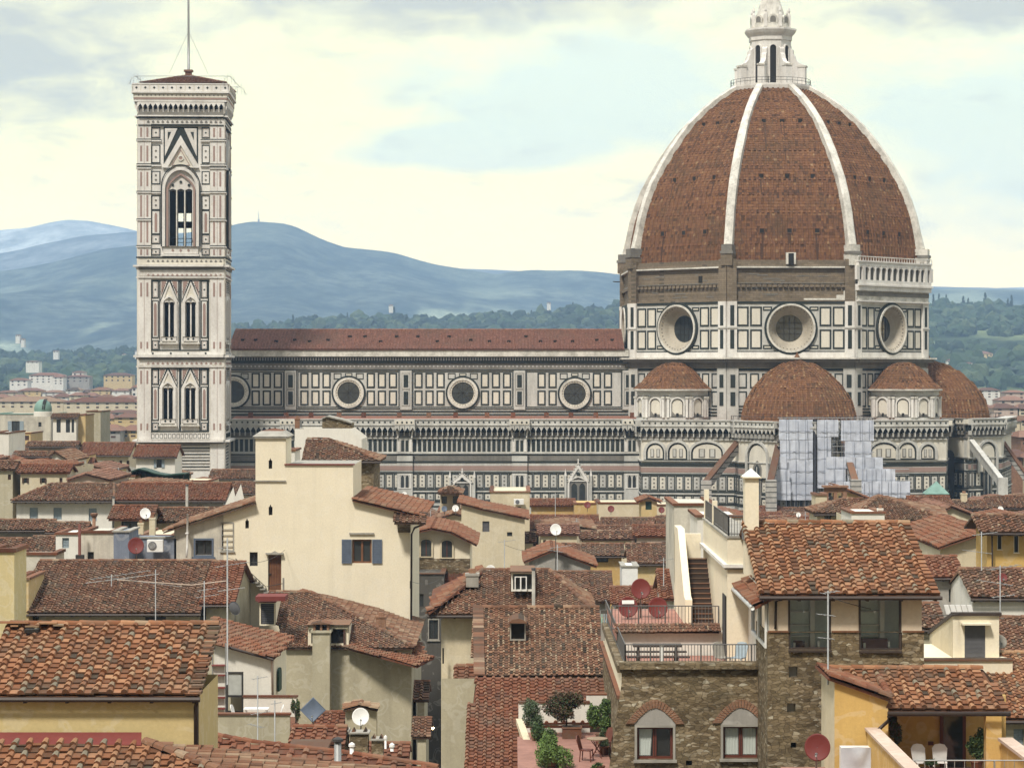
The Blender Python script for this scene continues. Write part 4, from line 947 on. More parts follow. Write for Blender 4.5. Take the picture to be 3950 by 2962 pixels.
# ---- octagon helpers
def oct_T(k, ap): a = PH + k * math.pi / 4; return Tplane(OX + ap * math.sin(a), OY - ap * math.cos(a), a)
def z5(py): return Z(py, 405.0)
RD = 27.5; AP = RD * math.cos(math.pi / 8); HW = RD * math.sin(math.pi / 8)
b = B(); bo = B(); bl = B()
for k in range(8):
    for q in (b, bo, bl): q.T = oct_T(k, AP)
    gal = k == 1
    # lower octagon (sooty), under the drum cornice
    bl.rect(-HW, HW, 20, z5(1397), 0, MW, -1)
    bl.rect(-HW - .9, HW + .9, z5(1385), z5(1379), 1.6, MT, -.5); bl.rect(-HW - .7, HW + .7, z5(1397), z5(1385) - .002, 1.2, MD, -.5)
    bl.rect(-HW, HW, z5(1418), z5(1397), .25, MD); bl.rect(-HW, HW, z5(1430), z5(1421), .1, MG)
    for i in range(9):
        u = -8 + i * 2
        for a, c in ((1440, 1498), (1509, 1570)): panel(bl, u - .75, u + .75, z5(c), z5(a), .22, MP if i % 2 else MW)
    for a, c in ((1576, 1581), (1588, 1594), (1600, 1606)): bl.rect(-HW, HW, z5(c), z5(a), .1, MG)
    for sgn in (-1, 1):
        u = sgn * (HW - .9); bl.rect(u - .95, u + .95, z5(1640), z5(1420), .35, MW)
        for a, c in ((1445, 1495), (1512, 1565)): bl.rect(u - .4, u + .4, z5(c), z5(a), .42, MG, .35)
    # marble storey
    zb_, zt_ = z5(1379), z5(1163)
    zc = z5(1266); s = 4.7
    b.rect(-HW, -s, zb_, zt_, 0, MW, -.6); b.rect(s, HW, zb_, zt_, 0, MW, -.6); b.rect(-s, s, zb_, zc - s, 0, MW, -.6)
    if zt_ > zc + s: b.rect(-s, s, zc + s, zt_, 0, MW, -.6)
    n = 32; sq = []; ci = []; ci2 = []
    for i in range(n):
        a = 2 * math.pi * i / n; cx_, cy_ = math.cos(a), math.sin(a); f_ = s / max(abs(cx_), abs(cy_)); sq.append((cx_ * f_, min(zc + cy_ * f_, zt_))); ci.append((4.05 * cx_, zc + 4.05 * cy_))
    b.loopslab(sq, ci, 0, MW, -.3)
    b.rect(-HW, HW, zb_, z5(1358), .3, MWC); b.rect(-HW, HW, z5(1358), z5(1354), .1, MG); b.rect(-HW, HW, z5(1172), zt_, .12, MG if not gal else MWC)
    for sgn in (-1, 1):
        for u in (7.95, 5.75):
            for a, c in ((1183, 1259), (1271, 1347)): panel(b, sgn * u - .98, sgn * u + .98, z5(c), z5(a), .26, MP)
        for a, c in ((1183, 1199), (1331, 1347)): panel(b, sgn * 3.85 - .75, sgn * 3.85 + .75, z5(c), z5(a), .2, MP, .05)
        u = sgn * (HW - .78); b.rect(u - .8, u + .8, zb_, zt_, .45, MWC)
        for a, c in ((1178, 1256), (1272, 1345)): b.rect(u - .33, u + .33, z5(c), z5(a), .5, MG, .45)
        b.rect(u - .95, u + .95, z5(1266), z5(1261), .6, MW, .45)
    # bare masonry storey
    zt2 = z5(1003)
    bo.rect(-HW, HW, zt_, zt2, -.35, DRUMST, -1.6)
    if not gal:
        bo.rect(-HW, HW, zt_ , z5(1158), .15, DRUMST, -.35); bo.rect(-HW, HW, z5(1034), z5(1028), .25, MT, -.35); bo.rect(-HW, HW, z5(1028), z5(1010), -.1, DRUMST, -.35); bo.rect(-HW, HW, z5(1094), z5(1091), -.2, MD, -.35)
        for i in range(23):
            u = -HW + .9 + i * (2 * HW - 1.8) / 22; bo.rect(u - .3, u + .3, z5(1108), z5(1097), .1, DRUMST, -.35)
        for i in range(16):
            u = rng.uniform(-HW, HW); v = rng.uniform(zt_ + .5, zt2 - 2); bo.rect(u, u + rng.uniform(.5, 3), v, v + .16, -.3, MD, -.35)
    for sgn in (-1, 1):
        u = sgn * (HW - .75); bo.rect(u - .8, u + .8, zt_, z5(1000), .35 if not gal else .2, DRUMST, -.35)
bo.T = oct_T(0, AP); bo.rect(-.8, .8, z5(1020), z5(975), .5, MT, -.3); bo.rect(-.45, .45, z5(1024), z5(978), .55, DARK, .5)
bo.rect(7.6, 10.3, z5(1158), z5(1138), .1, MT, -.35); bo.rect(8.8, 10.3, z5(1138), z5(1122), .06, MT, -.35); bo.rect(2.2, 7.6, z5(1158), z5(1151), .2, MT, -.35)
bo.T = oct_T(-1, AP); bo.rect(4.2, 5.0, z5(1088), z5(1062), -.28, DARK, -.35)
bl.build('lower_octagon', cath); dr = b.build('drum', cath); bo.build('masonry_storey', cath)
for k in (-2, -1, 0, 1, 2):
    b = B(oct_T(k, AP)); zc = z5(1266); n = 36
    b.annulus(0, zc, 4.05, 4.4, .35, MG, n); b.annulus(0, zc, 3.75, 4.05, .55, MT, n, -.2)
    rr = [(3.76, .4), (3.3, -.3), (2.9, -1.1), (2.35, -1.7), (2.2, -1.75)]; vs = []
    for r_, w_ in rr: vs += [(r_ * math.cos(2 * math.pi * i / n), w_, zc + r_ * math.sin(2 * math.pi * i / n)) for i in range(n)]
    b.add(vs, [(j * n + i, j * n + (i + 1) % n, (j + 1) * n + (i + 1) % n, (j + 1) * n + i) for j in range(4) for i in range(n)], MOC)
    for i in range(n): a = 2 * math.pi * i / n; b.disc(3.5 * math.cos(a), zc + 3.5 * math.sin(a), .1, .12, MD, 5, -.05)
    o = b.build('oculus', cath); b = B(oct_T(k, AP)); b.disc(0, zc, 2.25, -1.72, GL, 28, -1.9)
    for q in (-.9, 0, .9): b.rect(q - .05, q + .05, zc - 2, zc + 2, -1.66, DARK, -1.72); b.rect(-2, 2, zc + q - .05, zc + q + .05, -1.64, DARK, -1.659)
    b.build('glass', o)
# gallery on one face
b = B(oct_T(1, AP)); g0, g1 = z5(1096), z5(1008)
b.rect(-HW - .1, HW + .1, z5(1120), z5(1096), 1.0, MWC, -.3); b.rect(-HW - .3, HW + .3, z5(1102), z5(1096) + .02, 1.25, MWC, 1.0)
b.rect(-HW, HW, z5(1163), z5(1120), .5, MT, -.3); b.rect(-HW, HW, z5(1140), z5(1124), .58, MD, .5); b.rect(-HW, HW, z5(1163), z5(1158), .75, MWC, .5)
b.rect(-HW - .1, HW + .1, g0, g1 - .6, .3, MD, -.3)
b.rect(-HW - .1, HW + .1, g1 - .7, g1, 1.0, MWC, -.3); b.rect(-HW - .2, HW + .2, g1 - .1, g1 + .15, 1.15, MWC, -.3)
b.rect(-HW - .1, HW + .1, g0, g0 + .75, 1.0, MWC, .75)
n = 13
for i in range(n + 1):
    u = -HW - .2 + i * (2 * HW + .4) / n; wd = .8 if i in (0, 1, n, n - 1) else .26
    b.rect(u - wd / 2, u + wd / 2, g0 + .75, g1 - .7, 1.0, MWC, .55)
    if i < n:
        s = (2 * HW + .4) / n; a = [(u + .1, g1 - .7), (u + .1, g1 - 1.5)] + [(u + s / 2 - (s / 2 - .13) * math.cos(t), g1 - 1.5 + .6 * math.sin(t)) for t in [math.pi * q / 6 for q in range(7)]] + [(u + s - .1, g1 - 1.5), (u + s - .1, g1 - .7)]
        b.slab(a, 0.7, .95, MWC)
for i in range(30): u = -HW - .3 + i * (2 * HW + .6) / 29; b.rect(u - .05, u + .05, g1 + .15, g1 + .75, 1.0, MWC, .9)
b.rect(-HW - .1, HW + .1, g1 + .75, g1 + .9, 1.05, MWC, .8)
b.build('gallery', cath)
# ---- dome shell
T_DOME = tilemat('dome_tile', [(0.0, (0.078, 0.041, 0.024)), (0.25, (0.147, 0.070, 0.037)), (0.6, (0.184, 0.088, 0.043)), (0.92, (0.224, 0.114, 0.057)), (1.0, (0.275, 0.169, 0.089))], lichen=(0.088, 0.059, 0.034), la=0.65, sc_=0.2, fine=1.6)
PR = [(27.3, 56.2), (27.0, 59.0), (26.6, 61.5), (26.0, 64.2), (25.0, 67.2), (23.9, 69.8), (22.5, 72.2), (20.8, 74.9), (18.7, 77.7), (16.6, 80.2), (14.0, 82.6), (11.4, 84.6), (8.9, 86.2), (6.9, 87.3)]
PR = [(r * .98, z) for r, z in PR]
def pol(r, a, z): return (OX + r * math.sin(a), OY - r * math.cos(a), z)
b = B()
for k in range(8):
    a0, a1 = PH + (k - .5) * math.pi / 4, PH + (k + .5) * math.pi / 4; am = (a0 + a1) / 2
    for (r0, z0), (r1, z1) in zip(PR[:-1], PR[1:]):
        r0 -= .5; r1 -= .5
        tiles(b, [pol(r0, a0, z0), pol(r0, a1, z0), pol(r1, a1, z1), pol(r1, a0, z1)], T_DOME, .85, .5, .35, 3, .6, .6)
    if k in (0, 1, 7, 2, 6):
        b.T = None
        for py, fr in ((464, .52), (670, .50), (885, .47)):
            z = Z(py, 408) + (-.3 if py > 500 else .6); r = np.interp(z, [p[1] for p in PR], [p[0] for p in PR]) - .5
            rl = np.interp(z - 5.5, [p[1] for p in PR], [p[0] for p in PR]) - .5
            for q in (-fr, 0, fr):
                hw = r * math.sin(math.pi / 8) * q; ap = r * math.cos(math.pi / 8)
                T2 = Tplane(OX + ap * math.sin(am), OY - ap * math.cos(am), am); bb = B(T2)
                bb.frame(hw - .5, hw + .5, z - .52, z + .45, .14, .30, T_DOME, -.4); bb.rect(hw - .4, hw + .4, z - .42, z + .34, .28, DARK, -.4); merge(b, bb)
                L = rng.uniform(1.5, 7) if rng.random() < .7 else 0
                if L:
                    pts = []
                    for t in (0, .25, .5, .75, 1):
                        zq = z - .5 - L * t; rq = (np.interp(zq, [p[1] for p in PR], [p[0] for p in PR]) - .5) * math.cos(math.pi / 8) + .10; pts.append((rq, zq, .26 * (1 - t) + .07))
                    for (ra, za, wa), (rb, zb2, wb) in zip(pts[:-1], pts[1:]):
                        bb = B(lambda A: np.stack([OX + A[:, 1] * math.sin(am) + A[:, 0] * math.cos(am), OY - A[:, 1] * math.cos(am) + A[:, 0] * math.sin(am), A[:, 2]], 1))
                        bb.add([(hw - wa, ra, za), (hw + wa, ra, za), (hw + wb, rb, zb2), (hw - wb, rb, zb2)], [(0, 1, 2, 3)], T_DOME, rnd=0.0); merge(b, bb)
b.build('dome', cath)
for k in range(8):
    a = PH + (k + .5) * math.pi / 4; t = (math.cos(a), math.sin(a)); b = B(); vs = []
    P2 = [(PR[0][0], 58.8)] + PR[2:]
    for (r, z) in P2:
        wd = .70 if z < 80 else .60; d = .5
        j = P2.index((r, z)); pa, pb_ = P2[max(0, j - 1)], P2[min(len(P2) - 1, j + 1)]; tr, tz = pb_[0] - pa[0], pb_[1] - pa[1]; l = math.hypot(tr, tz); nr_, nz_ = tz / l, -tr / l
        for sd, o in ((-1, -.9), (-1, d * .7), (-.55, d), (.55, d), (1, d * .7), (1, -.9)):
            rr = r + nr_ * o; zq = z + nz_ * o; x, y, _ = pol(rr, a, 0); vs.append((x + t[0] * wd * sd, y + t[1] * wd * sd, zq))
    K = 6; fs = [(j * K + i, j * K + (i + 1) % K, (j + 1) * K + (i + 1) % K, (j + 1) * K + i) for j in range(len(P2) - 1) for i in range(K)] + [tuple(range(K)), tuple(range((len(P2) - 1) * K, len(P2) * K))]
    b.add(vs, fs, MT); rb = b.build('rib', cath)
    b = B(Tplane(OX + 27.2 * math.sin(a), OY - 27.2 * math.cos(a), a)); b.rect(-1.0, 1.0, 55.4, 57.3, .75, MT if k in (0, 1) else DRUMST, -1.5); b.rect(-.9, .9, 57.75, 58.8, .7, MT if k in (0, 1) else MD, -1.5); b.rect(-1.1, 1.1, 57.302, 57.748, .9, MD, -1); b.build('rib_pedestal', rb)
# ---- lantern
lz = 87.4; ln = B(); r8 = math.pi / 8 + PH
ln.lathe((OX, OY, 0), [(5, lz - 1.5), (7.2, lz - .8), (7.4, lz), (7.4, lz + .35), (4, lz + .36)], MWC, 8, rot=r8)
ln.lathe((OX, OY, 0), [(3.7, lz), (3.7, 95.6), (3.9, 95.7), (3.9, 96.4), (4.4, 96.9), (4.7, 97.4), (4.7, 97.7), (3.4, 97.8)], MWC, 8, rot=r8)
lo = ln.build('lantern', cath)
b = B()
for k in range(8):
    a = PH + k * math.pi / 4; ap = 3.7 * math.cos(math.pi / 8); b.T = Tplane(OX + ap * math.sin(a), OY - ap * math.cos(a), a)
    b.slab(arch_pts(-.52, .52, lz + .4, 94.2, 94.75), .0, .05, DARK)
b.build('lantern_window', lo)
b = B()
for k in range(8):
    a = PH + k * math.pi / 4; ap = 3.7 * math.cos(math.pi / 8); b.T = Tplane(OX + ap * math.sin(a), OY - ap * math.cos(a), a)
    arch_ring(b, -.55, .55, lz + .4, 94.2, 94.75, .22, .22, MWC); 
b.build('window_surround', lo)
for k in range(8):
    a = PH + (k + .5) * math.pi / 4; b = B(); s = (math.cos(a) * .42, math.sin(a) * .42, 0)
    pr = [(3.3, lz), (6.1, lz), (6.1, 91.0), (5.9, 91.4), (5.1, 91.7), (4.6, 92.3), (4.4, 93.0), (4.15, 93.3), (4.1, 94.0), (3.3, 94.6)]
    pts = [tuple(p - q for p, q in zip(pol(r_, a, z), s)) for r_, z in pr]; b.prism(pts, tuple(2 * q for q in s), MWC)
    b.T = Tplane(OX + 6.0 * math.sin(a), OY - 6.0 * math.cos(a), a); b.rect(-.62, .62, lz, 90.9, .35, MWC, -.9); b.rect(-.72, .72, 90.9, 91.2, .5, MT, -1)
    b.build('flying_buttress', lo)
b = B()
b.lathe((OX, OY, 0), [(3.5, 97.8), (3.5, 98.6), (3.3, 98.7), (3.2, 99.6), (2.7, 99.7), (2.55, 100.2), (1.55, 103.2), (.55, 107.2), (.4, 108.2), (1.1, 108.7), (1.15, 109.6), (.5, 110.4), (.05, 110.6)], MT, 16, rot=PH)
for k in range(8):
    a = PH + (k + .5) * math.pi / 4; c = pol(3.35, a, 0); b.box(c[0] - .28, c[0] + .28, c[1] - .28, c[1] + .28, 98, 100.1, MWC); b.lathe((c[0], c[1], 0), [(.3, 100.1), (.16, 100.5), (.26, 100.8), (.02, 101.6)], MWC, 6)
    a = PH + k * math.pi / 4; b.T = Tplane(OX + 3.2 * math.sin(a), OY - 3.2 * math.cos(a), a); b.slab(arch_pts(-.8, .8, 98.6, 99.4, 100.1), -.2, .25, MT); b.slab(arch_pts(-.5, .5, 98.7, 99.3, 99.8), .25, .28, MD); b.T = None
b.build('lantern_cone', lo)
b = B()
for k in range(40):
    a = k * 2 * math.pi / 40; c = pol(7.0, a, 0); b.tube([(c[0], c[1], lz + .3), (c[0], c[1], lz + 1.35)], .03, IRON, 4)
for z in (.85, 1.35): b.tube([pol(7.0, k * 2 * math.pi / 40, lz + z) for k in range(41)], .035, IRON, 4)
b.build('railing', lo)
# ---- exedrae
def exedra(cx_, cy_, r, rot):
    z0, z1 = z5(1621), z5(1506); b = B(); b.lathe((cx_, cy_, 0), [(r + .4, z0), (r + .4, z0 + .5), (r, z0 + .5), (r, z1 - .9), (r + .25, z1 - .8), (r + .3, z1)], MW, 15, rot=rot + math.pi / 15)
    for k in range(-3, 4):
        a = rot + k * math.pi * 2 / 10.0 * .98; ap = r * .985; b.T = Tplane(cx_ + ap * math.sin(a), cy_ - ap * math.cos(a), a)
        b.slab(arch_pts(-1.0, 1.0, z0 + .6, z0 + 2.7, z0 + 3.65), -.2, .14, MD); b.slab(arch_pts(-.82, .82, z0 + 1.0, z0 + 2.7, z0 + 3.45), .14, .17, MP); arch_ring(b, -1.0, 1.0, z0 + .6, z0 + 2.7, z0 + 3.65, .22, .42, MWC)
        b.slab([(-.8, z0 + .62), (-.8, z0 + 1.5), (-.3, z0 + .9), (.8, z0 + .75), (.8, z0 + .62)], .17, .2, MD); b.rect(-.18, .22, z0 + .7, z0 + 1.2, .24, DARK, .2)
        for s in (-1.55, 1.55): b.rect(s - .2, s + .2, z0 + .5, z1 - 1.0, .5, MWC, -.2); b.rect(s - .28, s + .28, z1 - 1.3, z1 - 1.0, .6, MT, -.2)
        b.T = None
    b.lathe((cx_, cy_, 0), [(r + .3, z1 - .15), (r + .9, z1), (r + .9, z1 + .2), (r + .3, z1 + .25)], MT, 20)
    o = b.build('exedra', cath); b = B(); n = 12; P = [(r + .75, z1 + .2), (r * .86, z1 + 1.5), (r * .62, z1 + 3.1), (r * .34, z1 + 4.2), (.2, z1 + 4.75)]
    for i in range(n):
        a0, a1 = rot + i * 2 * math.pi / n, rot + (i + 1) * 2 * math.pi / n
        for (r0, za), (r1, zb2) in zip(P[:-1], P[1:]):
            q = lambda rr, a, z: (cx_ + rr * math.sin(a), cy_ - rr * math.cos(a), z)
            tiles(b, [q(r0, a0, za), q(r0, a1, za), q(r1, a1, zb2), q(r1, a0, zb2)], T_DOME, .6, .5, .15, 3, .6, .6)
    b.build('exedra_roof', o)
exedra(X(2597, 409), 409, 5.9, R(2.5)); exedra(X(3485, 409), 409, 5.6, R(-10))
# ---- tribune domes
def tribune_dome(cx_, cy_, k, rot, zo=0):
    P = [(9.9, 29.4), (9.7, 31.0), (9.1, 33.0), (7.7, 35.2), (5.65, 37.3), (3.1, 38.9), (.4, 39.8)]; b = B(); n = 8
    q = lambda rr, a, z: (cx_ + rr * k * math.sin(a), cy_ - rr * k * math.cos(a), z + zo)
    for i in range(n):
        a0, a1 = rot + (i - .5) * 2 * math.pi / n, rot + (i + .5) * 2 * math.pi / n
        for (r0, za), (r1, zb2) in zip(P[:-1], P[1:]): tiles(b, [q(r0, a0, za), q(r0, a1, za), q(r1, a1, zb2), q(r1, a0, zb2)], T_DOME, .8, .45, .2, 3, .6, .7)
    b.lathe((cx_, cy_, 0), [(.5, 39.3 + zo), (.45, 40.3 + zo), (.25, 40.6 + zo), (.02, 41.1 + zo)], T_DOME, 8)
    o = b.build('tribune_dome', cath); b = B(); b.lathe((cx_, cy_, 0), [(11.2 * k, 28.6), (11.2 * k, 29.6), (10.0 * k, 29.7)], MD, 8, rot=rot + math.pi / 8)
    for i in range(36): a = rot + i * 2 * math.pi / 36; c = q(10.9, a, 0); b.tube([(c[0], c[1], 29.6), (c[0], c[1], 30.6)], .035, IRON, 4)
    b.tube([(cx_ + 10.9 * k * math.sin(i * math.pi / 18 + rot), cy_ - 10.9 * k * math.cos(i * math.pi / 18 + rot), 30.6) for i in range(37)], .04, IRON, 4); b.build('parapet', o)
tribune_dome(X(3075, 404), 404, 1.0, R(1.5)); tribune_dome(X(3580, 432), 432, 1.14, R(-12))
# ---- scaffolding wrapped in sheeting
def sheetmat():
    m, nt, b = bsdf('scaffold_sheeting', 0.6, 0.3); n = noise(nt, objco(nt, .6, .6, .8), .5, 5, .6); n2_ = noise(nt, objco(nt, 1, 1, .7), .9, 4, .6)
    nt.links.new(mixc(nt, ramp(nt, n, [(.35, 0.0), (.7, 1.0)]), (0.42, 0.45, 0.52), (0.58, 0.61, 0.68)), b.inputs['Base Color']); bump(nt, b, n2_, .2, .5); return m
SHT = sheetmat(); SHT2 = plain('dark_lashing_and_pole', (.16, .18, .24), .8); YS = 386.0  # dark tone of the sheet lashings and thin front poles
sc1 = thing('scaffolding', 'tall stepped scaffolding wrapped in pale blue white sheeting in front of the tribune', 'scaffolding', (X(3150, YS), YS, 0))
def sheet(x0, x1, y0, y1, dy=0.0):
    b = B(Tpx(YS + dy)); nx = max(2, int((x1 - x0) / 9)); ny = max(2, int((y1 - y0) / 9)); V = []
    for j in range(ny + 1):
        for i in range(nx + 1):
            u = x0 + (x1 - x0) * i / nx; v = y0 + (y1 - y0) * j / ny; e = 0 < i < nx; V.append((u, .06 * math.sin(u * .21 + v * .05) + .05 * math.sin(v * .33 + u * .11), v))
    k = nx + 1; b.add(V, [(j * k + i, j * k + i + 1, (j + 1) * k + i + 1, (j + 1) * k + i) for j in range(ny) for i in range(nx)], SHT, sm=True)
    V2 = [(p[0], p[1] - .05, p[2]) for p in V]; b.add(V2, [(j * k + i, j * k + i + 1, (j + 1) * k + i + 1, (j + 1) * k + i) for j in range(ny) for i in range(nx)], SHT, sm=True); o = b.build('sheeting', sc1)
    b = B(Tpx(YS + dy))
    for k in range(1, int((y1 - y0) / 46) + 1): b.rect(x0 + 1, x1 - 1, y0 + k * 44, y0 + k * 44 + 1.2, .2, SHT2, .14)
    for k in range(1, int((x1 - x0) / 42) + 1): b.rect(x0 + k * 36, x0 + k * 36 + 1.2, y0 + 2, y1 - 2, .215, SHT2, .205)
    if b.v: b.build('lashing', o)
def g4(x): return x / 1.3406 + 2300
def h4(y): return y / 1.3406 + 950
for x0, x1, y0, y1, dy in [(945, 1120, 895, 1000, 0), (950, 1120, 1001, 1100, .05), (985, 1120, 1101, 1312, .1), (945, 988, 1088, 1150, -.6), (930, 1000, 1152, 1218, -.9), (905, 1005, 1218, 1312, -1.2),
                           (1142, 1252, 897, 985, 0), (1144, 1215, 986, 1100, .05), (1188, 1292, 1088, 1150, -.6), (1184, 1290, 1152, 1235, -.8), (1144, 1200, 1101, 1250, .1), (1266, 1436, 899, 1005, .1), (1285, 1422, 1006, 1090, .15),
                           (1290, 1482, 1090, 1150, -.4), (1300, 1546, 1150, 1216, -.8), (1240, 1410, 1216, 1300, -1.4), (1412, 1622, 1214, 1300, -1.1)]:
    sheet(g4(x0), g4(x1), h4(y0), h4(y1), dy)
b = B()
for i in range(30):
    u = g4(905 + i * 24.5); top = 1612 if g4(940) < u < g4(1440) else (h4(1090) if u < g4(945) else h4(1150 if u < g4(1540) else 1214))
    for dy in (.5, 2.0): b.tube([(X(u, YS), YS + dy, 0), (X(u, YS), YS + dy, Z(top, YS))], .06, STEEL, 5)
    if i % 2: b.tube([(X(u, YS), YS - 1.4, 0), (X(u, YS), YS - 1.4, Z(top, YS))], .03, SHT2, 5)
for v in range(int(1612), 1930, 22):
    a, c = (940, 1440) if v < h4(1090) else ((930, 1500) if v < h4(1150) else (905, 1620)); b.tube([(X(g4(a), YS), YS + .5, Z(v, YS)), (X(g4(c), YS), YS + .5, Z(v, YS))], .06, STEEL, 5); b.box(X(g4(a), YS), X(g4(c), YS), YS + .55, YS + 1.9, Z(v, YS) - .06, Z(v, YS), WOOD)
b.build('tube_frame', sc1)
b = B(); b.box(X(g4(1121), YS), X(g4(1143), YS), YS + .3, YS + .45, 5, Z(1618, YS), DARK); b.build('net', sc1)
# ================================================================ bell tower
YC = 395.0
tw = thing('bell_tower', 'tall square pink, green and white marble bell tower with tracery windows and flagpole', 'bell tower', (X(700, YC + 7), YC + 7, 0))
TS = YC / F; TWA = R(2.5); TW_ = (859 - 537) * TS; tox, toy = X(537, YC), YC
def tf(face):
    """face 0 front, 1 right, 2 back, 3 left; u runs in photo-pixel units from the left corner, v = photo row"""
    a = TWA + face * math.pi / 2; p = [tox, toy]
    for k in range(face): a2 = TWA + k * math.pi / 2; p = [p[0] + TW_ * math.cos(a2), p[1] + TW_ * math.sin(a2)]
    ca, sa = math.cos(a), math.sin(a)
    return lambda A: np.stack([p[0] + (A[:, 0] - 537) * TS * ca + A[:, 1] * sa, p[1] + (A[:, 0] - 537) * TS * sa - A[:, 1] * ca, H - (A[:, 2] - HY) * TS], 1)
def qz(x): return x / 1.659 + 400
def qa(y): return y / 1.659
def qb(y): return y / 1.659 + 900
def strips(b, us, v0, v1, m, wd=7, w=.34, w0=.3):
    for u in us: b.rect(u - wd / 2, u + wd / 2, v0 + 4, v1 - 4, w, m, w0)
def tall_panel(b, u0, u1, v0, v1, inner=None):
    b.frame(u0, u1, v0, v1, 3.4, .08, MG); b.rect(u0 + 4, u1 - 4, v0 + 4, v1 - 4, .06, MWC)
    if inner == 'pink':
        b.slab(arch_pts((u0 + u1) / 2 - 5, (u0 + u1) / 2 + 5, v1 - 9, v0 + 18, v0 + 9, 8, True), .06, .1, MK)
    elif inner == 'flower': b.disc((u0 + u1) / 2, (v0 + v1) / 2, 4, .1, MG, 4, .06); b.frame(u0 + 6, u1 - 6, v0 + 6, v1 - 6, 1, .09, MK, .06)
    elif inner: b.disc((u0 + u1) / 2, v0 + (v1 - v0) * .33, 4.5, .1, MD, 8, .06); b.disc((u0 + u1) / 2, v0 + (v1 - v0) * .67, 4.5, .1, MD, 8, .06)
def bifora(b, wb, u0, u1, v0, v1, gv):
    """double window with gable above: columns u0..u1 inner opening"""
    c = (u0 + u1) / 2; sp = v0 + 22
    b.slab([(c - 36, sp - 2), (c, gv), (c + 36, sp - 2), (c + 36, gv - 3), (c - 36, gv - 3)], .0, .07, MG)
    b.loopslab([(c - 33, sp - 4), (c, gv + 3), (c + 33, sp - 4)], [(c - 23, sp - 8), (c, gv + 14), (c + 23, sp - 8)], .3, MWC, .07)
    b.slab([(c - 23, sp - 8), (c, gv + 14), (c + 23, sp - 8)], .07, .14, MP); b.disc(c, sp - 22, 4, .2, MG, 10, .14)
    for k in range(6):
        for q in (-1, 1): b.disc(c + q * (6 + k * 5.2), gv + 4 + k * 7.5, 2, .4, MG, 5, .28)
    for q in (-1, 1): b.slab([(c + q * 5, gv - 2), (c + q * 33, gv - 2), (c + q * 33, sp - 14)], .07, .10, MWC); b.slab([(c + q * 11, gv + 1), (c + q * 30, gv + 1), (c + q * 30, sp - 26)], .10, .13, MK)
    arch_ring(b, u0, u1, v1, sp, v0, 8, .42, MWC, 12, .07, True)
    b.disc(c, v0 + 12, 5, .3, MD, 10, .1)
    for q in (-1, 1): b.rect(c + q * 30 - 3, c + q * 30 + 3, sp, v1 + 22, .3, MWC, .07)
    b.rect(u0 - 9, u1 + 9, v1, v1 + 17, .3, MWC, .02)
    for q in (-1, 1): b.disc(c + q * 10, v1 + 8, 5, .34, MG, 4, .3)
    b.rect(u0 - 14, u1 + 14, v1 + 22, v1 + 28, .6, MT, 0)
    wb.slab(arch_pts(u0, u1, v1, sp, v0, 10, True), -1.0, -.9, DARK)
HOL = []
b = B(); wins = []
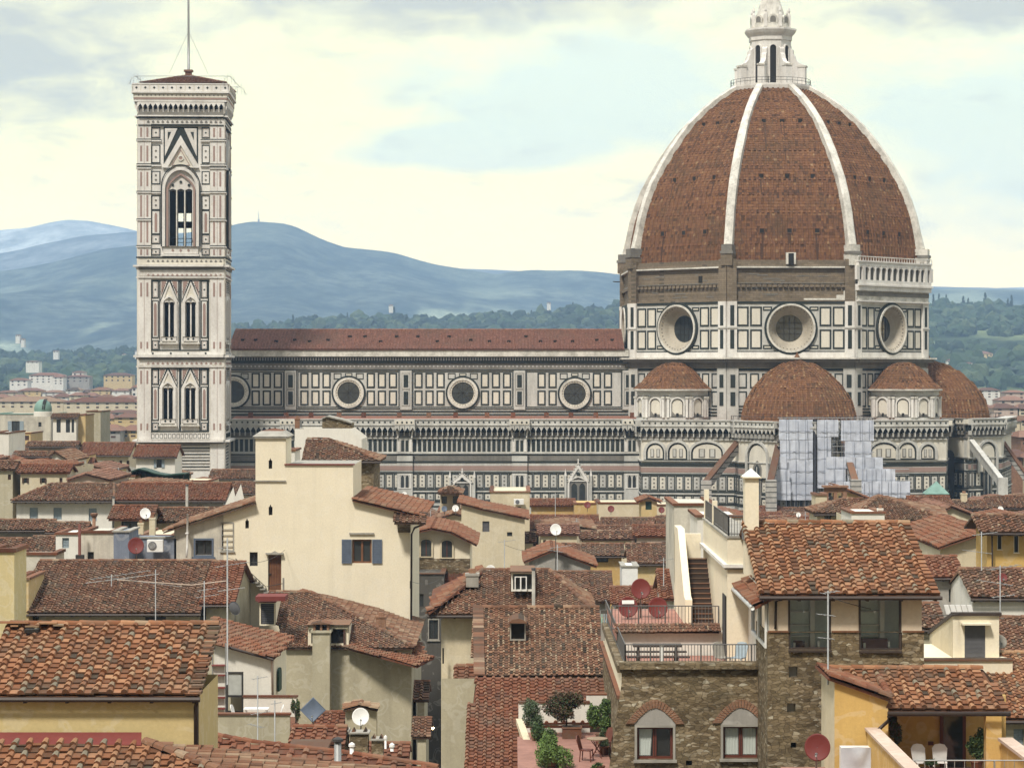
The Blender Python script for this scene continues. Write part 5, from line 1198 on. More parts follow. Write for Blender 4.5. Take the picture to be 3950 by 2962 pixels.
for face in range(4):
    T = tf(face); b.T = T; wb = B(T)
    L, Rr = 537, 859
    # core wall with openings
    bif2 = [(qz(382), qz(455), qb(410), qb(662)), (qz(520), qz(592), qb(410), qb(662))]; bif1 = [(qz(375), qz(447), qb(958), qb(1188)), (qz(516), qz(590), qb(958), qb(1188))]
    tri = (qz(415), qz(570), qa(1130), qa(1575))
    openings = []
    for (u0, u1, v0, v1) in bif2 + bif1: openings += [(u0 + 4, (u0 + u1) / 2 - 2.5, v0 + 22, v1), ((u0 + u1) / 2 + 2.5, u1 - 4, v0 + 22, v1)]
    w3 = (tri[1] - tri[0]) / 3
    for k in range(3): openings.append((tri[0] + k * w3 + 3, tri[0] + (k + 1) * w3 - 3, qa(1215), tri[3]))
    facade(b, T, [(L, 455), (Rr, 455)], HY + H / TS, openings, MWC, 1.3, MD)
    # storey cornices
    def cor(v, h, w, m=MWC, e=0):
        b.rect(L - w / TS * .0 - 4 - e, Rr + 4 + e, v, v + h, w, m, 0)
    for v, h, w, m in [(qa(740), 5, .75, MWC), (qa(748), 5, .45, MG), (qa(762), 20, .32, MWC), (qa(800), 4, .42, MG),
                       (qb(150), 5, .5, MG), (qb(160), 25, .36, MP), (qb(203), 7, 1.0, MWC), (qb(216), 9, .5, MD), (qb(236), 22, .34, MWC), (qb(278), 5, .5, MWC),
                       (qb(762), 10, .4, MWC), (qb(780), 8, .95, MWC), (qb(794), 8, .5, MD), (qb(812), 20, .34, MWC), (qb(848), 5, .5, MWC),
                       (qb(1278), 24, .34, MWC), (qb(1322), 8, 1.1, MWC), (qb(1336), 6, .5, MD)]:
        b.rect(L - 3, Rr + 3, v, v + h, w, m, .001)
    for v, col in ((qb(173), MD), (qb(262), MK), (qb(826), MK), (qa(775), MD)):
        for i in range(16): u = L + 30 + i * 18.5; b.slab([(u, v + 5), (u + 6, v - 2), (u + 12, v + 5), (u + 6, v + 8)], .36, .4, col)
    for i in range(14): u = 584 + i * 16.2; b.frame(u, u + 12, qb(1282), qb(1312), 1.6, .38, MG, .34)
    for u in (qz(315), qz(430), qz(540), qz(652)):
        b.disc(u, qb(768), 4, .46, MG, 8, .4)
    # corner buttresses
    for a, c in ((L - 6, L + 46), (Rr - 50, Rr + 6)):
        m = (a + c) / 2
        for v0, v1 in ((460, qb(150)), (qb(232), qb(775)), (qb(806), qb(1322)), (qb(1344), HY + H / TS)):
            b.slab([(a, v0), (c, v0), (c, v1), (a, v1)], .001, .3, MWC)
            b.rect(a, a + 1.6, v0, v1, .34, MP, .3); b.rect(c - 1.6, c, v0, v1, .34, MP, .3); b.rect(m - .6, m + .6, v0, v1, .33, MK, .3)
        for v0, v1 in ((qa(812), qa(885)), (qa(928), qa(1040)), (qa(1095), qa(1200)), (qa(1245), qa(1395)), (qa(1412), qa(1560)), (qa(1590), qa(1640)), (qb(310), qb(412)), (qb(688), qb(745)), (qb(872), qb(970)), (qb(1210), qb(1265))):
            strips(b, (m - 12, m + 12), v0, v1, MK)
        for v in (qa(892), qa(1050), qa(1070), qa(1225), qa(1402), qa(1572)): b.rect(a - .5, c + .5, v - 1, v + 3, .42, MG, .301); b.rect(a - 1, c + 1, v + 3, v + 7, .5, MWC, .301)
        for v0, v1 in ((qb(236), qb(278)), (qb(812), qb(848))):
            for q in (-12, 12): b.frame(m + q - 7, m + q + 7, v0 + 3, v1 - 3, 1.5, .4, MP, .34)
    # top storey side strips
    for a, c in ((qz(305), qz(362)), (qz(625), qz(678))):
        for v0, v1, inn in ((qa(815), qa(885), 'flower'), (qa(928), qa(1045), 'dots'), (qa(1095), qa(1180), 'dots'), (qa(1252), qa(1345), 'dots'), (qa(1346), qa(1500), 'pink'), (qa(1501), qa(1562), 'flower'), (qa(1590), qa(1635), 'flower')): tall_panel(b, a, c, v0, v1, inn)
        for v in (qa(892), qa(1050), qa(1225)): b.rect(a - 4, c + 4, v, v + 3, .2, MG); b.rect(a - 4, c + 4, v + 4, v + 9, .35, MWC)
    c = (tri[0] + tri[1]) / 2; sp = qa(1215)
    b.slab([(c - 66, qa(1050)), (c, qa(870)), (c, qa(812)), (c - 66, qa(812))], 0, .08, MG); b.slab([(c + 66, qa(1050)), (c, qa(870)), (c, qa(812)), (c + 66, qa(812))], 0, .08, MG)
    for q in (-1, 1): b.loopslab([(c + q * 61, qa(822)), (c + q * 13, qa(822)), (c + q * 61, qa(1000))], [(c + q * 54, qa(838)), (c + q * 29, qa(838)), (c + q * 54, qa(935))], .14, MWC, .08); b.slab([(c + q * 54, qa(838)), (c + q * 29, qa(838)), (c + q * 54, qa(935))], .08, .11, MWC); b.slab([(c + q * 50, qa(845)), (c + q * 37, qa(845)), (c + q * 50, qa(900))], .11, .13, MG)
    b.loopslab([(c - 70, qa(1075)), (c, qa(868)), (c + 70, qa(1075))], [(c - 50, qa(1070)), (c, qa(930)), (c + 50, qa(1070))], .5, MWC, .08)
    b.slab([(c - 50, qa(1070)), (c, qa(930)), (c + 50, qa(1070))], .08, .2, MP); b.loopslab([(c - 36, qa(1060)), (c, qa(955)), (c + 36, qa(1060))], [(c - 32, qa(1056)), (c, qa(965)), (c + 32, qa(1056))], .26, MK, .2)
    b.annulus(c, qa(1012), 7, 12, .34, MT, 16, .2); b.disc(c, qa(1012), 7, .27, MK, 12, .2)
    arch_ring(b, tri[0] - 13, tri[1] + 13, tri[3] + 2, sp, qa(1090), 11, .6, MWC, 16, .2); arch_ring(b, tri[0] - 26, tri[1] + 26, tri[3] + 2, sp - 10, qa(1058), 3, .64, MG, 16, .2); arch_ring(b, tri[0] - 1, tri[1] + 1, tri[3] + 2, sp, qa(1122), 8, .3, MK, 14, .02, True)
    for k in range(3):
        u = tri[0] + (k + .5) * w3; b.disc(u + (0 if k == 1 else 0), qa(1185) if k != 1 else qa(1165), 5.5, .14, MG, 8, .0)
    for k in range(1, 3): b.rect(tri[0] + k * w3 - 2, tri[0] + k * w3 + 2, qa(1215), tri[3], .35, MT, .01)
    b.rect(tri[0] - 20, tri[1] + 20, tri[3] + 2, qa(1625), .35, MWC); b.rect(tri[0] - 24, tri[1] + 24, qa(1628), qa(1640), .7, MWC, .001)
    for k in range(3): b.disc(c - 30 + k * 30, qa(1603), 6, .4, MK, 4, .35)
    # twin-window storeys
    for (lo_, hi_, bf) in ((qb(298), qb(752), bif2), (qb(862), qb(1272), bif1)):
        b.rect(582, 808, lo_, hi_, .04, MWC, .005) if False else None
        b.frame(581, 805, lo_, hi_, 4.5, .1, MG)
        b.rect(690, 697, lo_ + 4.6, hi_ - 4.6, .1, MG)
        for a in ((586, 612), (774, 800)):
            f_ = (hi_ - lo_); tall_panel(b, a[0], a[1], lo_ + 4, lo_ + f_ * .26, 'flower'); tall_panel(b, a[0], a[1], lo_ + f_ * .29, lo_ + f_ * .82, 'pink'); tall_panel(b, a[0], a[1], lo_ + f_ * .85, hi_ - 4, 'flower'); b.rect(a[0] + (28 if a[0] < 700 else -5), a[0] + (31 if a[0] < 700 else -2), lo_ + 3, hi_ - 3, .09, MG)
        for (u0, u1, v0, v1) in bf:
            bifora(b, wb, u0, u1, v0, v1, lo_ + 4)
    # lower banded part
    for i in range(9): v = qb(1350) + i * 12; b.rect(L + 47, Rr - 51, v, v + 4.5, .08, MG if i % 2 else MD)
    for (u0, u1, v0, v1) in openings:
        q = B(T); q.slab(arch_pts(u0 - .5, u1 + .5, v0 + 6, v0 + 3, v0 - 4, 6, True), -.3, .02, DARK)
        q.tube([(u0, -.5, v1 - 30), (u1, -.5, v1 - 30)], 1.0, IRON, 4) if v1 - v0 > 200 else None
        merge(b, q)
b.build('shaft', tw)
# dark floors, and dark panels added to block the sky behind the belfry openings
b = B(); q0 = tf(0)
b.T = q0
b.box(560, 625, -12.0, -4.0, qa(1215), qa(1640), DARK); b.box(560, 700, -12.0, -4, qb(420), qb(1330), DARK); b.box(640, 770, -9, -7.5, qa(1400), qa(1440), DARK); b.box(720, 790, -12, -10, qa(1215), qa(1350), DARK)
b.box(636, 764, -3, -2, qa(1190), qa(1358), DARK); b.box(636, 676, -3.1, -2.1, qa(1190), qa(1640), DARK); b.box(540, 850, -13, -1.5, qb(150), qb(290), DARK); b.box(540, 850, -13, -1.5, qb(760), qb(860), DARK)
b.build('inner_blockers', tw)
# crown: corbel table, parapet, roof, flagpole
b = B()
for face in range(4):
    b.T = tf(face); L, Rr = 541, 855
    def cr_(v0, v1, w, m, w0=0): b.rect(L - w / TS, Rr + w / TS, v0, v1, w, m, w0)
    cr_(qa(700), qa(742), .3, MD); n = 17
    for i in range(n + 1):
        u = L - 8 + i * (Rr - L + 16) / n; s = (Rr - L + 16) / n
        b.add([(u - 3, .1, qa(735)), (u + 3, .1, qa(735)), (u + 3, .65, qa(690)), (u - 3, .65, qa(690)), (u - 3, .1, qa(660)), (u + 3, .1, qa(660)), (u + 3, .72, qa(660)), (u - 3, .72, qa(660))], [(0, 1, 2, 3), (3, 2, 6, 7), (0, 3, 7, 4), (1, 2, 6, 5)], MWC)
        if i < n: b.slab([(u, qa(655)), (u, qa(690)), (u + s * .2, qa(680)), (u + s * .5, qa(666)), (u + s * .8, qa(680)), (u + s, qa(690)), (u + s, qa(655))], .55, .72, MWC)
    cr_(qa(640), qa(655), .78, MWC); cr_(qa(628), qa(640), .84, MK); cr_(qa(600), qa(628), .86, MP)
    cr_(qa(588), qa(600), 1.15, MWC); cr_(qa(545), qa(588), 1.02, MWC, .8); cr_(qa(538), qa(545), 1.1, MWC, .75)
    for i in range(11): u = L - 12 + i * 34; b.disc(u, qa(566), 5, 1.06, MG, 4, 1.02); b.rect(u + 15, u + 18, qa(545), qa(588), 1.08, MP, 1.02)
    for i in range(21): u = L - 4 + i * 16; b.disc(u, qa(614), 3, .9, MD, 6, .86)
cr = b.build('crown_gallery', tw)
b = B(tf(0)); b.rect(520, 875, qa(600), qa(602), .7, MT, -14.6); b.build('gallery_floor', cr)
zt = H - (qa(545) - HY) * TS; cxx, cyy = X(697, YC) + .4, YC + 6.6
b = B(); a8 = [(cxx + q[0], cyy + q[1], zt) for q in ((-6.9, -6.9), (6.9, -6.9), (6.9, 6.9), (-6.9, 6.9))]; a8 = [(p[0], p[1], zt + .3) for p in a8]; ap = (cxx, cyy, zt + 2.3)
for i in range(4): tiles(b, [a8[i], a8[(i + 1) % 4], ap], T_FAR, .6, .5, .15, 3)
for q in a8: ridge(b, q, ap, T_FAR, .2, .5)
b.box(cxx - .5, cxx + .5, cyy - .5, cyy + .5, zt + 1.9, zt + 2.9, T_FAR); b.box(cxx - .7, cxx + .7, cyy - .7, cyy + .7, zt + 2.9, zt + 3.2, T_FAR)
b.build('roof', tw)
b = B(); b.tube([(cxx, cyy, zt + 2.5), (cxx, cyy, zt + 9), (cxx - .1, cyy, zt + 34)], .24, STEEL, 8, .13)
for q in (-1, 1):
    b.tube([(cxx, cyy, zt + 9.5), (cxx + q * 3.2, cyy, zt + 2.6)], .025, STEEL, 4)
b.build('flagpole', tw)
b = B()
for (x, y) in ((-9.4, -9.2), (9.4, -9.2), (9.4, 9.2), (-9.4, 9.2)):
    for k in range(6):
        a = k * math.pi / 5; b.tube([(cxx + x * .80 + math.cos(a) * 1.3, cyy + y * .80, zt), (cxx + x * .80 + math.cos(a) * .8, cyy + y * .80, zt + .5 + 1.3 * math.sin(a))], .02, STEEL, 4)
    b.tube([(cxx + x * .80 + .9 * math.cos(k * math.pi / 8), cyy + y * .80, zt + 1.3 * math.sin(k * math.pi / 8)) for k in range(9)], .02, STEEL, 4)
for (p, q) in (((-1, -1), (1, -1)), ((1, -1), (1, 1)), ((1, 1), (-1, 1)), ((-1, 1), (-1, -1))):
    b.tube([(cxx + p[0] * 7.6, cyy + p[1] * 7.6, zt + 1.3), (cxx + q[0] * 7.6, cyy + q[1] * 7.6, zt + 1.3)], .04, STEEL, 4)
b.build('safety_railing', tw)
# ================================================================ the town between us and the cathedral
CG = 'closely packed tiled roofs in front of the cathedral'
# ---- packed roofs filling the middle distance (each its own small house)
def env(px):
    return np.interp(px, [-200, 300, 520, 900, 1500, 2000, 2700, 3300, 3950, 4200], [1700, 1720, 1790, 1860, 1930, 1960, 1945, 1935, 1900, 1900])
WM = [CREAM2, WHP, OLV, YEL, CREAM2, PINKP]; LAB = {id(CREAM2): 'cream', id(WHP): 'whitish', id(OLV): 'olive', id(YEL): 'yellow', id(PINKP): 'pinkish'}
lp = [R(0)]
cnt = 0
for row, Y in enumerate([376, 352, 330, 308, 286, 266, 248, 232]):
    p = -260 + rng.uniform(-60, 0); add = (376 - Y) * .42
    while p < 4150:
        w_ = rng.uniform(110, 230) * 300 / Y * .9; yt = float(env(p + w_ / 2)) + add + rng.uniform(6, 40); ye = yt + rng.uniform(26, 44)
        if 520 < p + w_ / 2 < 900 and Y > 385: p += w_; continue
        m = rng.choice(WM); wn = []
        for k in range(rng.randint(1, 3)):
            u = p + w_ * (k + .5) / 3; wn.append((u - 6, u + 6, ye + 20, ye + 40, rng.choice(['dark', 'shut', 'dark']), rng.choice([SBROWN, SGREEN, None])))
        if rng.random() < .68:
            house('small %s house with tiled roof packed in at the foot of the cathedral' % LAB[id(m)], Y, p, p + w_, ye, yt, m, rng.choice([T_FAR, T_OLD, T_RED, T_OLD]), [q if q[5] or q[4] == 'dark' else q[:5] for q in wn], pitch=.3, over=.3, cw=.55, ch=.5, group=CG, gut=False, wd=14,
                  chim=[(p + w_ * rng.uniform(.2, .8), Y + 3, yt - 8, yt + 26, 12, rng.choice([CREAM2, BRK, CONC]), rng.choice(['pot', 'box']))] if rng.random() < .6 else ())
        else:
            h_ = rng.uniform(10, 22); gable('small %s gabled house packed in at the foot of the cathedral' % LAB[id(m)], Y, [(p, yt + h_), (p + w_ * rng.uniform(.35, .65), yt), (p + w_, yt + h_)], 12, m, rng.choice([T_FAR, T_OLD, T_RED]), [q[:5] for q in wn[:1]], cw=.55, ch=.5, group=CG)
        p += w_ + rng.uniform(-6, 10); cnt += 1
# ---- left side
house('long terracotta roofed cream house with a row of brown shutters left of the bell tower', 330, 300, 502, 1756, 1708, CREAM2, T_RED, [(x, x + 11, 1776, 1812, 'shut', SBROWN) for x in (372, 402, 430, 460, 488)], cw=.5, ch=.5)
house('small white house with bright red roof at the foot of the bell tower', 300, 513, 682, 1762, 1718, WHP, T_RED, [(604, 624, 1772, 1804, 'dark', SPALE)], pitch=.34)
house('narrow roof between the bell tower foot and the tall cream house', 285, 806, 1000, 1846, 1812, WHP, T_OLD)
house('low brown roof below the narrow roof beside the tall cream house', 262, 880, 1000, 1902, 1860, WHP, T_OLD)
flat('roof terrace with white parapet beneath the bell tower', 262, 470, 810, 1858, 8, CREAM2)
flat('cream tower house with flat top and stone corners left of the bell tower', 420, 333, 388, 1588, 10, OLV)
flat('narrow orange rendered block beside the observatory dome', 400, 296, 330, 1602, 8, YEL)
house('low house with three dark loggia openings beside the observatory', 398, 196, 300, 1612, 1596, WHP, T_OLD, [(218, 234, 1618, 1668), (254, 270, 1618, 1668), (276, 286, 1618, 1668)], over=.3)
o = flat('old stained yellow grey observatory house under a green dome', 410, -20, 196, 1598, 14, STN2, [(46, 76, 1624, 1664, 'dark', SPALE), (148, 160, 1628, 1646)], capm=COPPER)
flat('yellow house with two brown shuttered windows under the observatory', 385, 28, 118, 1672, 10, YEL, [(36, 48, 1680, 1700, 'shut', SBROWN), (88, 112, 1680, 1698, 'shut', SBROWN)])
t = thing('observatory_dome', 'round green copper observatory dome on a low white drum', 'dome', (X(166, 405), 405, Z(1606, 405))); c = (X(166, 405), 405, 0); r_ = 34 / F * 405
b = B(); b.lathe(c, [(r_ * 1.05, Z(1606, 405)), (r_ * 1.05, Z(1588, 405)), (r_ * .98, Z(1587, 405))], WHP, 24); b.build('drum', t)
b = B(); b.lathe(c, [(r_ * math.cos(k * math.pi / 18) + .001, Z(1578, 405) + r_ * 1.12 * math.sin(k * math.pi / 18)) for k in range(-2, 10)], COPPER, 24, sm=True); o2 = b.build('cupola', t)
b = B()
for q in (.12, .3): b.tube([(c[0] + r_ * (q + 0) * 1.03 + .2 * k / 9, 405 - r_ * 1.02 * math.cos(k * math.pi / 18) * .95, Z(1578, 405) + r_ * 1.13 * math.sin(k * math.pi / 18)) for k in range(10)], .12, IRON, 5)
b.build('slit_rail', o2)
house('white house with four brown shutters and red hip roof at the left edge', 262, -60, 132, 1816, 1772, WHP, T_RED, [(10, 26, 1846, 1894, 'shut', SBROWN), (40, 49, 1846, 1888, 'shut', SBROWN), (68, 88, 1838, 1886, 'shut', SBROWN), (100, 107, 1834, 1880, 'shut', SBROWN)], xr=(-60, 70), over=.7)
flat('white corner block above the red hip roof at the left edge', 300, -40, 34, 1672, 10, WHP)
house('pinkish house with brown roof behind the left white house', 290, 48, 216, 1760, 1742, PINKP, T_OLD, [(120, 132, 1790, 1820, 'shut', SBROWN)])
gable('narrow white gabled slice of wall with a dark red drape left of the long house', 276, [(200, 1752), (214, 1742), (262, 1772)], 12, WHP, T_OLD, [(216, 226, 1780, 1860, 'shut', RWOOD)])
flat('narrow yellow house with arched top windows between pink and arcaded houses', 305, 262, 318, 1762, 10, YEL, [(276, 290, 1778, 1824), (296, 304, 1778, 1824)])
flat('low cream wall in front of the shuttered long house', 250, 330, 520, 1838, 6, CREAM2)
house('grey brown roofed stone house above the pink house', 330, 100, 300, 1722, 1704, GRP, T_OLD)
# long cream house across the left
L7 = house('long cream house with pale blue shutters and long brown tiled roof on the left', 215, 44, 440, 1931, 1866, WHP, T_OLD, [(114, 146, 1958, 1999, 'shut', SPALE), (206, 238, 1958, 2004, 'shut', SPALE), (342, 373, 1960, 2010, 'shut', SPALE)], xr=(200, 440), over=.7, chim=[(378, 218, 1886, 1912, 22, CONC, 'box')])
house('long redder tiled roof joined to the long brown roof left of the cream gable house', 215.3, 440, 872, 1930, 1864, GRP, T_RED, [(520, 545, 1950, 1976), (760, 780, 1948, 1972)], over=.6, chim=[(721, 205, 1868, 1985, 14, CONC, 'pipe'), (438, 212, 1916, 1965, 11, CONC, 'pipe')])
gable('small white gable wall at the right end of the long red roof', 213, [(868, 1944), (900, 1874), (914, 1940)], 6, WHP, None)
t = thing('tarpaulin', 'dark green tarpaulin stretched over a roof terrace under the bell tower', 'tarpaulin', (X(600, 252), 252, Z(1862, 252)))
b = B(); P = [(505, 1846), (520, 1812), (545, 1803), (575, 1810), (610, 1822), (650, 1828), (690, 1824), (722, 1822)]
for (a, c_), (d, e) in zip(P[:-1], P[1:]):
    b.prism([(X(a, 252), 250, Z(c_, 252)), (X(d, 252), 250, Z(e, 252)), (X(d, 252), 254, Z(e + 2, 252)), (X(a, 252), 254, Z(c_ + 2, 252))], (0, 0, -.12), SGREEN); b.quad((X(a, 252), 254, Z(c_ + 2, 252)), (X(d, 252), 254, Z(e + 2, 252)), (X(d, 252), 254, Z(1858, 252)), (X(a, 252), 254, Z(1858, 252)), SGREEN)
b.build('canvas', t); b = B()
for p in (510, 572, 640, 716): b.tube([(X(p, 252), 250.2, Z(1866, 252)), (X(p, 252), 250.2, Z(1826, 252))], .05, IRON, 5)
b.build('poles', t)
house('peach house with dark loggia under a mixed tiled roof behind the white dish', 190, 418, 590, 2003, 1952, CREAM2, T_RED, [(468, 532, 2010, 2055)], over=.9, gut=False)
house('brown roof stepping down to the tall pipe behind the stained gable wall', 194, 590, 830, 2012, 1960, CREAM2, T_OLD, over=.6, gut=False)
flat('low white roof shed with small chimneys behind the red dish', 178, 535, 672, 2070, 8, CREAM2, [(620, 672, 2076, 2082)], chim=[(588, 178, 1996, 2072, 22, CREAM2, 'box'), (543, 178.5, 2016, 2066, 20, CREAM2, 'box')])
house('low dark tiled roof at the left edge above a grey wall', 196, -80, 200, 2044, 2006, GRP, T_OLD, over=.5)
house('low tiled roof step right of the low dark roof at the left edge', 194, 176, 334, 2052, 2016, GRP, T_OLD, over=.4, ov=(.2, .5))
house('dark tiled roof with white end gable at the left edge', 178, -80, 218, 2136, 2078, GRP, T_OLD, over=.3)
house('smaller tiled roof raised beside the dark roof at the left edge', 177, 100, 232, 2128, 2070, WHP, T_OLD, over=.3)
flat('whitish wall with one pale shutter behind the rusty pipe', 174, 215, 308, 2062, 5, WHP, [(240, 266, 2074, 2114, 'shut', SPALE)])
flat('peeling cream wall block with a small dark hatch above the big brown roof', 161, 312, 438, 2056, 5, STN2, [(338, 362, 2128, 2156)])
flat('blue grey flashed stair box beside the red dish', 160.5, 438, 498, 2052, 4, plaster((0.20, 0.23, 0.29), .5), cap=.1, capm=CONC)
flat('blue grey rendered low wall behind the air conditioner', 163, 498, 680, 2076, 3, plaster((0.19, 0.21, 0.25), .4), cap=.1, capm=CONC)
flat('grey stained wall at the left edge above the big brown roof', 160, 60, 215, 2140, 3, STN2, cap=.18)
flat('narrow pale yellow wall end standing at the left edge', 120, -40, 55, 2130, 3, plaster((.58, .48, .26), .25), cap=.2)
flat('small yellow wall with red cap below the grey stained wall', 150, 55, 110, 2236, 5, YEL, cap=.15)
t = thing('drainpipe', 'rusty red brown vertical pipe against the peeling cream wall', 'pipe', (X(307, 160), 160, Z(2150, 160))); b = B(); b.tube([(X(307, 160), 160, Z(2160, 160)), (X(307, 160), 160, Z(2020, 160))], .1, RWOOD, 8); b.build('pipe', t); b = B(); b.box(X(307, 160) - .25, X(307, 160) + .25, 159.9, 160.4, Z(2160, 160), Z(2140, 160), IRON); b.build('bracket', t)
t = thing('chimney_stack', 'slim brick chimney with flared top in front of the pale blue shutters', 'chimney', (X(362, 172), 172, Z(2056, 172))); b = B(); b.tube([(X(362, 172), 172, Z(2062, 172)), (X(363, 172), 172, Z(1996, 172))], .12, BRK, 8); b.build('shaft', t); b = B(); b.lathe((X(363, 172), 172, 0), [(.13, Z(1997, 172)), (.26, Z(1986, 172)), (.28, Z(1980, 172)), (.14, Z(1978, 172))], BRK, 10); b.build('flared_top', t)
dish('brick red satellite dish standing above the big brown roof', 524, 2104, 31, 158.8, DRED, 2160, .2, .3)
dish('white satellite dish behind the stained wall roofs on the left', 561, 1980, 21, 176, WHT, 2014, .35, .4)
t = thing('air_conditioner', 'white air conditioner box on the blue grey wall right of the red dish', 'air conditioner', (X(603, 162), 162, Z(2126, 162)))
b = B(Tpx(162.4)); b.box(571, 632, 0, .5, 2080, 2126, WHT); o = b.build('casing', t); b = B(Tpx(162.4)); b.annulus(592, 2102, 13, 16, .55, SGREY, 24, .5); b.disc(592, 2102, 13, .53, SGREY, 20, .5)
for k in range(4): b.annulus(592, 2102, 2 + 3 * k, 2.7 + 3 * k, .57, WHT, 20, .53)
b.build('fan_grille', o)
t = thing('overflow_pipe', 'white painted pipe running down the stained gable wall', 'pipe', (X(718, 162), 162, Z(2150, 162))); b = B(); b.tube([(X(721, 162), 162.4, Z(1985, 162)), (X(719, 162), 162.4, Z(2110, 162)), (X(717, 162), 162.2, Z(2150, 162))], .07, WHT, 8); b.build('pipe', t); b = B(); b.box(X(712, 162), X(724, 162), 162.3, 162.8, Z(2060, 162), Z(2056, 162), WHT); b.build('bracket', t)
# big brown roof
M1 = house('wide brown tiled roof with a shadowed wall under it and antenna wires across', 150, 57, 772, 2364, 2164, OLV, T_OLD, [(110, 150, 2378, 2440), (560, 640, 2378, 2440)], pitch=.31, over=1.2, cw=.42, ch=.36, xr=None, ov=(1.0, .2))
house('short orange tiled roof piece at the right end of the wide brown roof', 151, 772, 905, 2330, 2168, OLV, T_RED, pitch=.31, over=.5)
# ---- cream gable house with turret
YM = 163.0; TMm = Tpx(YM)
gh = thing('gable_house', 'tall pale cream house with stair turret, blue grey shutters and brown door', 'house', (X(1270, YM), YM + 8, 0))
b = B(); HL = [(1034, 1085, 2140, 2281), (1358, 1434, 2080, 2172), (963, 994, 2129, 2183)] + [(1036, 1050, 1776, 1808), (1036, 1051, 1955, 1987), (946, 960, 2008, 2038)]
facade(b, TMm, [(862, 1968), (985, 1934), (985.1, 1691), (1103, 1691), (1103.1, 1794), (1362, 1794), (1362.1, 1930), (1530, 1974), (1582, 1988)], HY + H / YM * F, HL, CREAM, .35)
x0, x1, x2, x3 = [X(q, YM) for q in (985, 1103, 1362, 1582)]
def zq(v): return Z(v, YM)
b.box(x0 + .0, x0 + .01, YM, YM + 4, zq(1990), zq(1691), CREAM); b.box(x1 - .01, x1, YM, YM + 4, zq(1794), zq(1691), CREAM); b.quad((x0, YM + 4, zq(1960)), (x1, YM + 4, zq(1960)), (x1, YM + 4, zq(1691)), (x0, YM + 4, zq(1691)), CREAM)
b.quad((x2, YM, zq(1935)), (x2, YM + 9, zq(1935)), (x2, YM + 9, zq(1794)), (x2, YM, zq(1794)), CREAM); b.quad((x3, YM, 0), (x3, YM + 16, 0), (x3, YM + 16, zq(1988)), (x3, YM, zq(1988)), CREAM)
b.quad((X(862, YM), YM + 16, 0), (x3, YM + 16, 0), (x3, YM + 16, zq(1988)), (X(862, YM), YM + 16, zq(1988)), CREAM); b.quad((x1, YM, zq(1794)), (x2, YM, zq(1794)), (x2, YM + 9, zq(1794)), (x1, YM + 9, zq(1794)), CONC)
b.build('wall', gh)
b = B(TMm); facade(b, TMm, [(672, 2034), (862, 1968)], HY + H / YM * F, [(754, 817, 2083, 2140), (857, 898, 2018, 2121)], STN2, .3); b.T = None; b.quad((X(672, YM), YM, 0), (X(672, YM), YM + 12, 0), (X(672, YM), YM + 12, zq(2034)), (X(672, YM), YM, zq(2034)), STN2)
b.build('stained_wall', gh)
b = B(); tiles(b, [(X(632, YM), YM - .5, zq(2048)), (x0, YM - .5, zq(1935)), (x0, YM + 14, zq(1935)), (X(632, YM), YM + 14, zq(2048))], T_OLD, .42, .38)
ridge(b, (X(632, YM), YM - .4, zq(2048)), (x0, YM - .4, zq(1935)), T_OLD, .12, .4)
tiles(b, [(x2, YM - .4, zq(1924)), (x3 + .9, YM - .4, zq(1990)), (x3 + 1.1, YM + 16, zq(1990)), (x2, YM + 16, zq(1924))], T_RED, .42, .38)
ridge(b, (x2, YM - .3, zq(1924)), (x3 + .9, YM - .3, zq(1990)), T_RED, .12, .4)
b.box(x1 - .1, x2 + .1, YM - .12, YM + .4, zq(1794) + .01, zq(1789), REDFL); b.build('roof', gh)
rf = gh.children[-1]
b = B(TMm); b.slab([(981, 1691), (981, 1684), (1108, 1684), (1108, 1691)], -4.2, .15, CONC); b.T = None
cc = [(x0 - .2, YM - .2), (x1 + .2, YM - .2), (x1 + .2, YM + 4.2), (x0 - .2, YM + 4.2)]; xm = (x0 + x1) / 2
for k in range(4):
    p, q = cc[k], cc[(k + 1) % 4]; b.add([(p[0], p[1], zq(1684)), (q[0], q[1], zq(1684)), (xm + (q[0] - xm) * .6, YM + 2 + (q[1] - YM - 2) * .6, zq(1663)), (xm + (p[0] - xm) * .6, YM + 2 + (p[1] - YM - 2) * .6, zq(1663))], [(0, 1, 2, 3)], CONC)
    b.add([(xm + (p[0] - xm) * .6, YM + 2 + (p[1] - YM - 2) * .6, zq(1663)), (xm + (q[0] - xm) * .6, YM + 2 + (q[1] - YM - 2) * .6, zq(1663)), (xm, YM + 2, zq(1654))], [(0, 1, 2)], T_RED)
b.build('turret_cap', gh)
b = B(TMm); b.rect(980, 1103, 1852, 1857, .12, CONC); b.rect(1348, 1443, 2054, 2060, .14, CONC); b.build('string_course', gh)
w_ = window(TMm, 1358, 1434, 2080, 2172, gh, 'wood', SBLUE, .35)
window(TMm, 963, 994, 2129, 2183, gh, 'dark', None, .35); window(TMm, 754, 817, 2083, 2140, gh, 'dark', None, .3, 1, SBLUE); window(TMm, 857, 898, 2018, 2121, gh, 'shut', WOOD, .3, 1, CONC)
b = B(TMm)
for v in (2040, 2062, 2084, 2106): b.rect(857, 898, v, v + 2, .1, STEEL, .05)
b.build('window_bars', gh)
for (a, c_, v0, v1) in HL[3:]: b = B(TMm); b.rect(a, c_, v0, v1, -.28, DARK, -.34); b.slab([(a + 3, v0), (c_ - 3, v0), ((a + c_) / 2, v0 - 10)], -.1, .02, DARK); b.build('slit_window', gh)
b = B(TMm); b.rect(1035, 1084, 2141, 2281, -.2, WOOD, -.3)
for k in range(5): b.rect(1036 + k * 9.7, 1037.5 + k * 9.7, 2143, 2280, -.17, RWOOD, -.2)
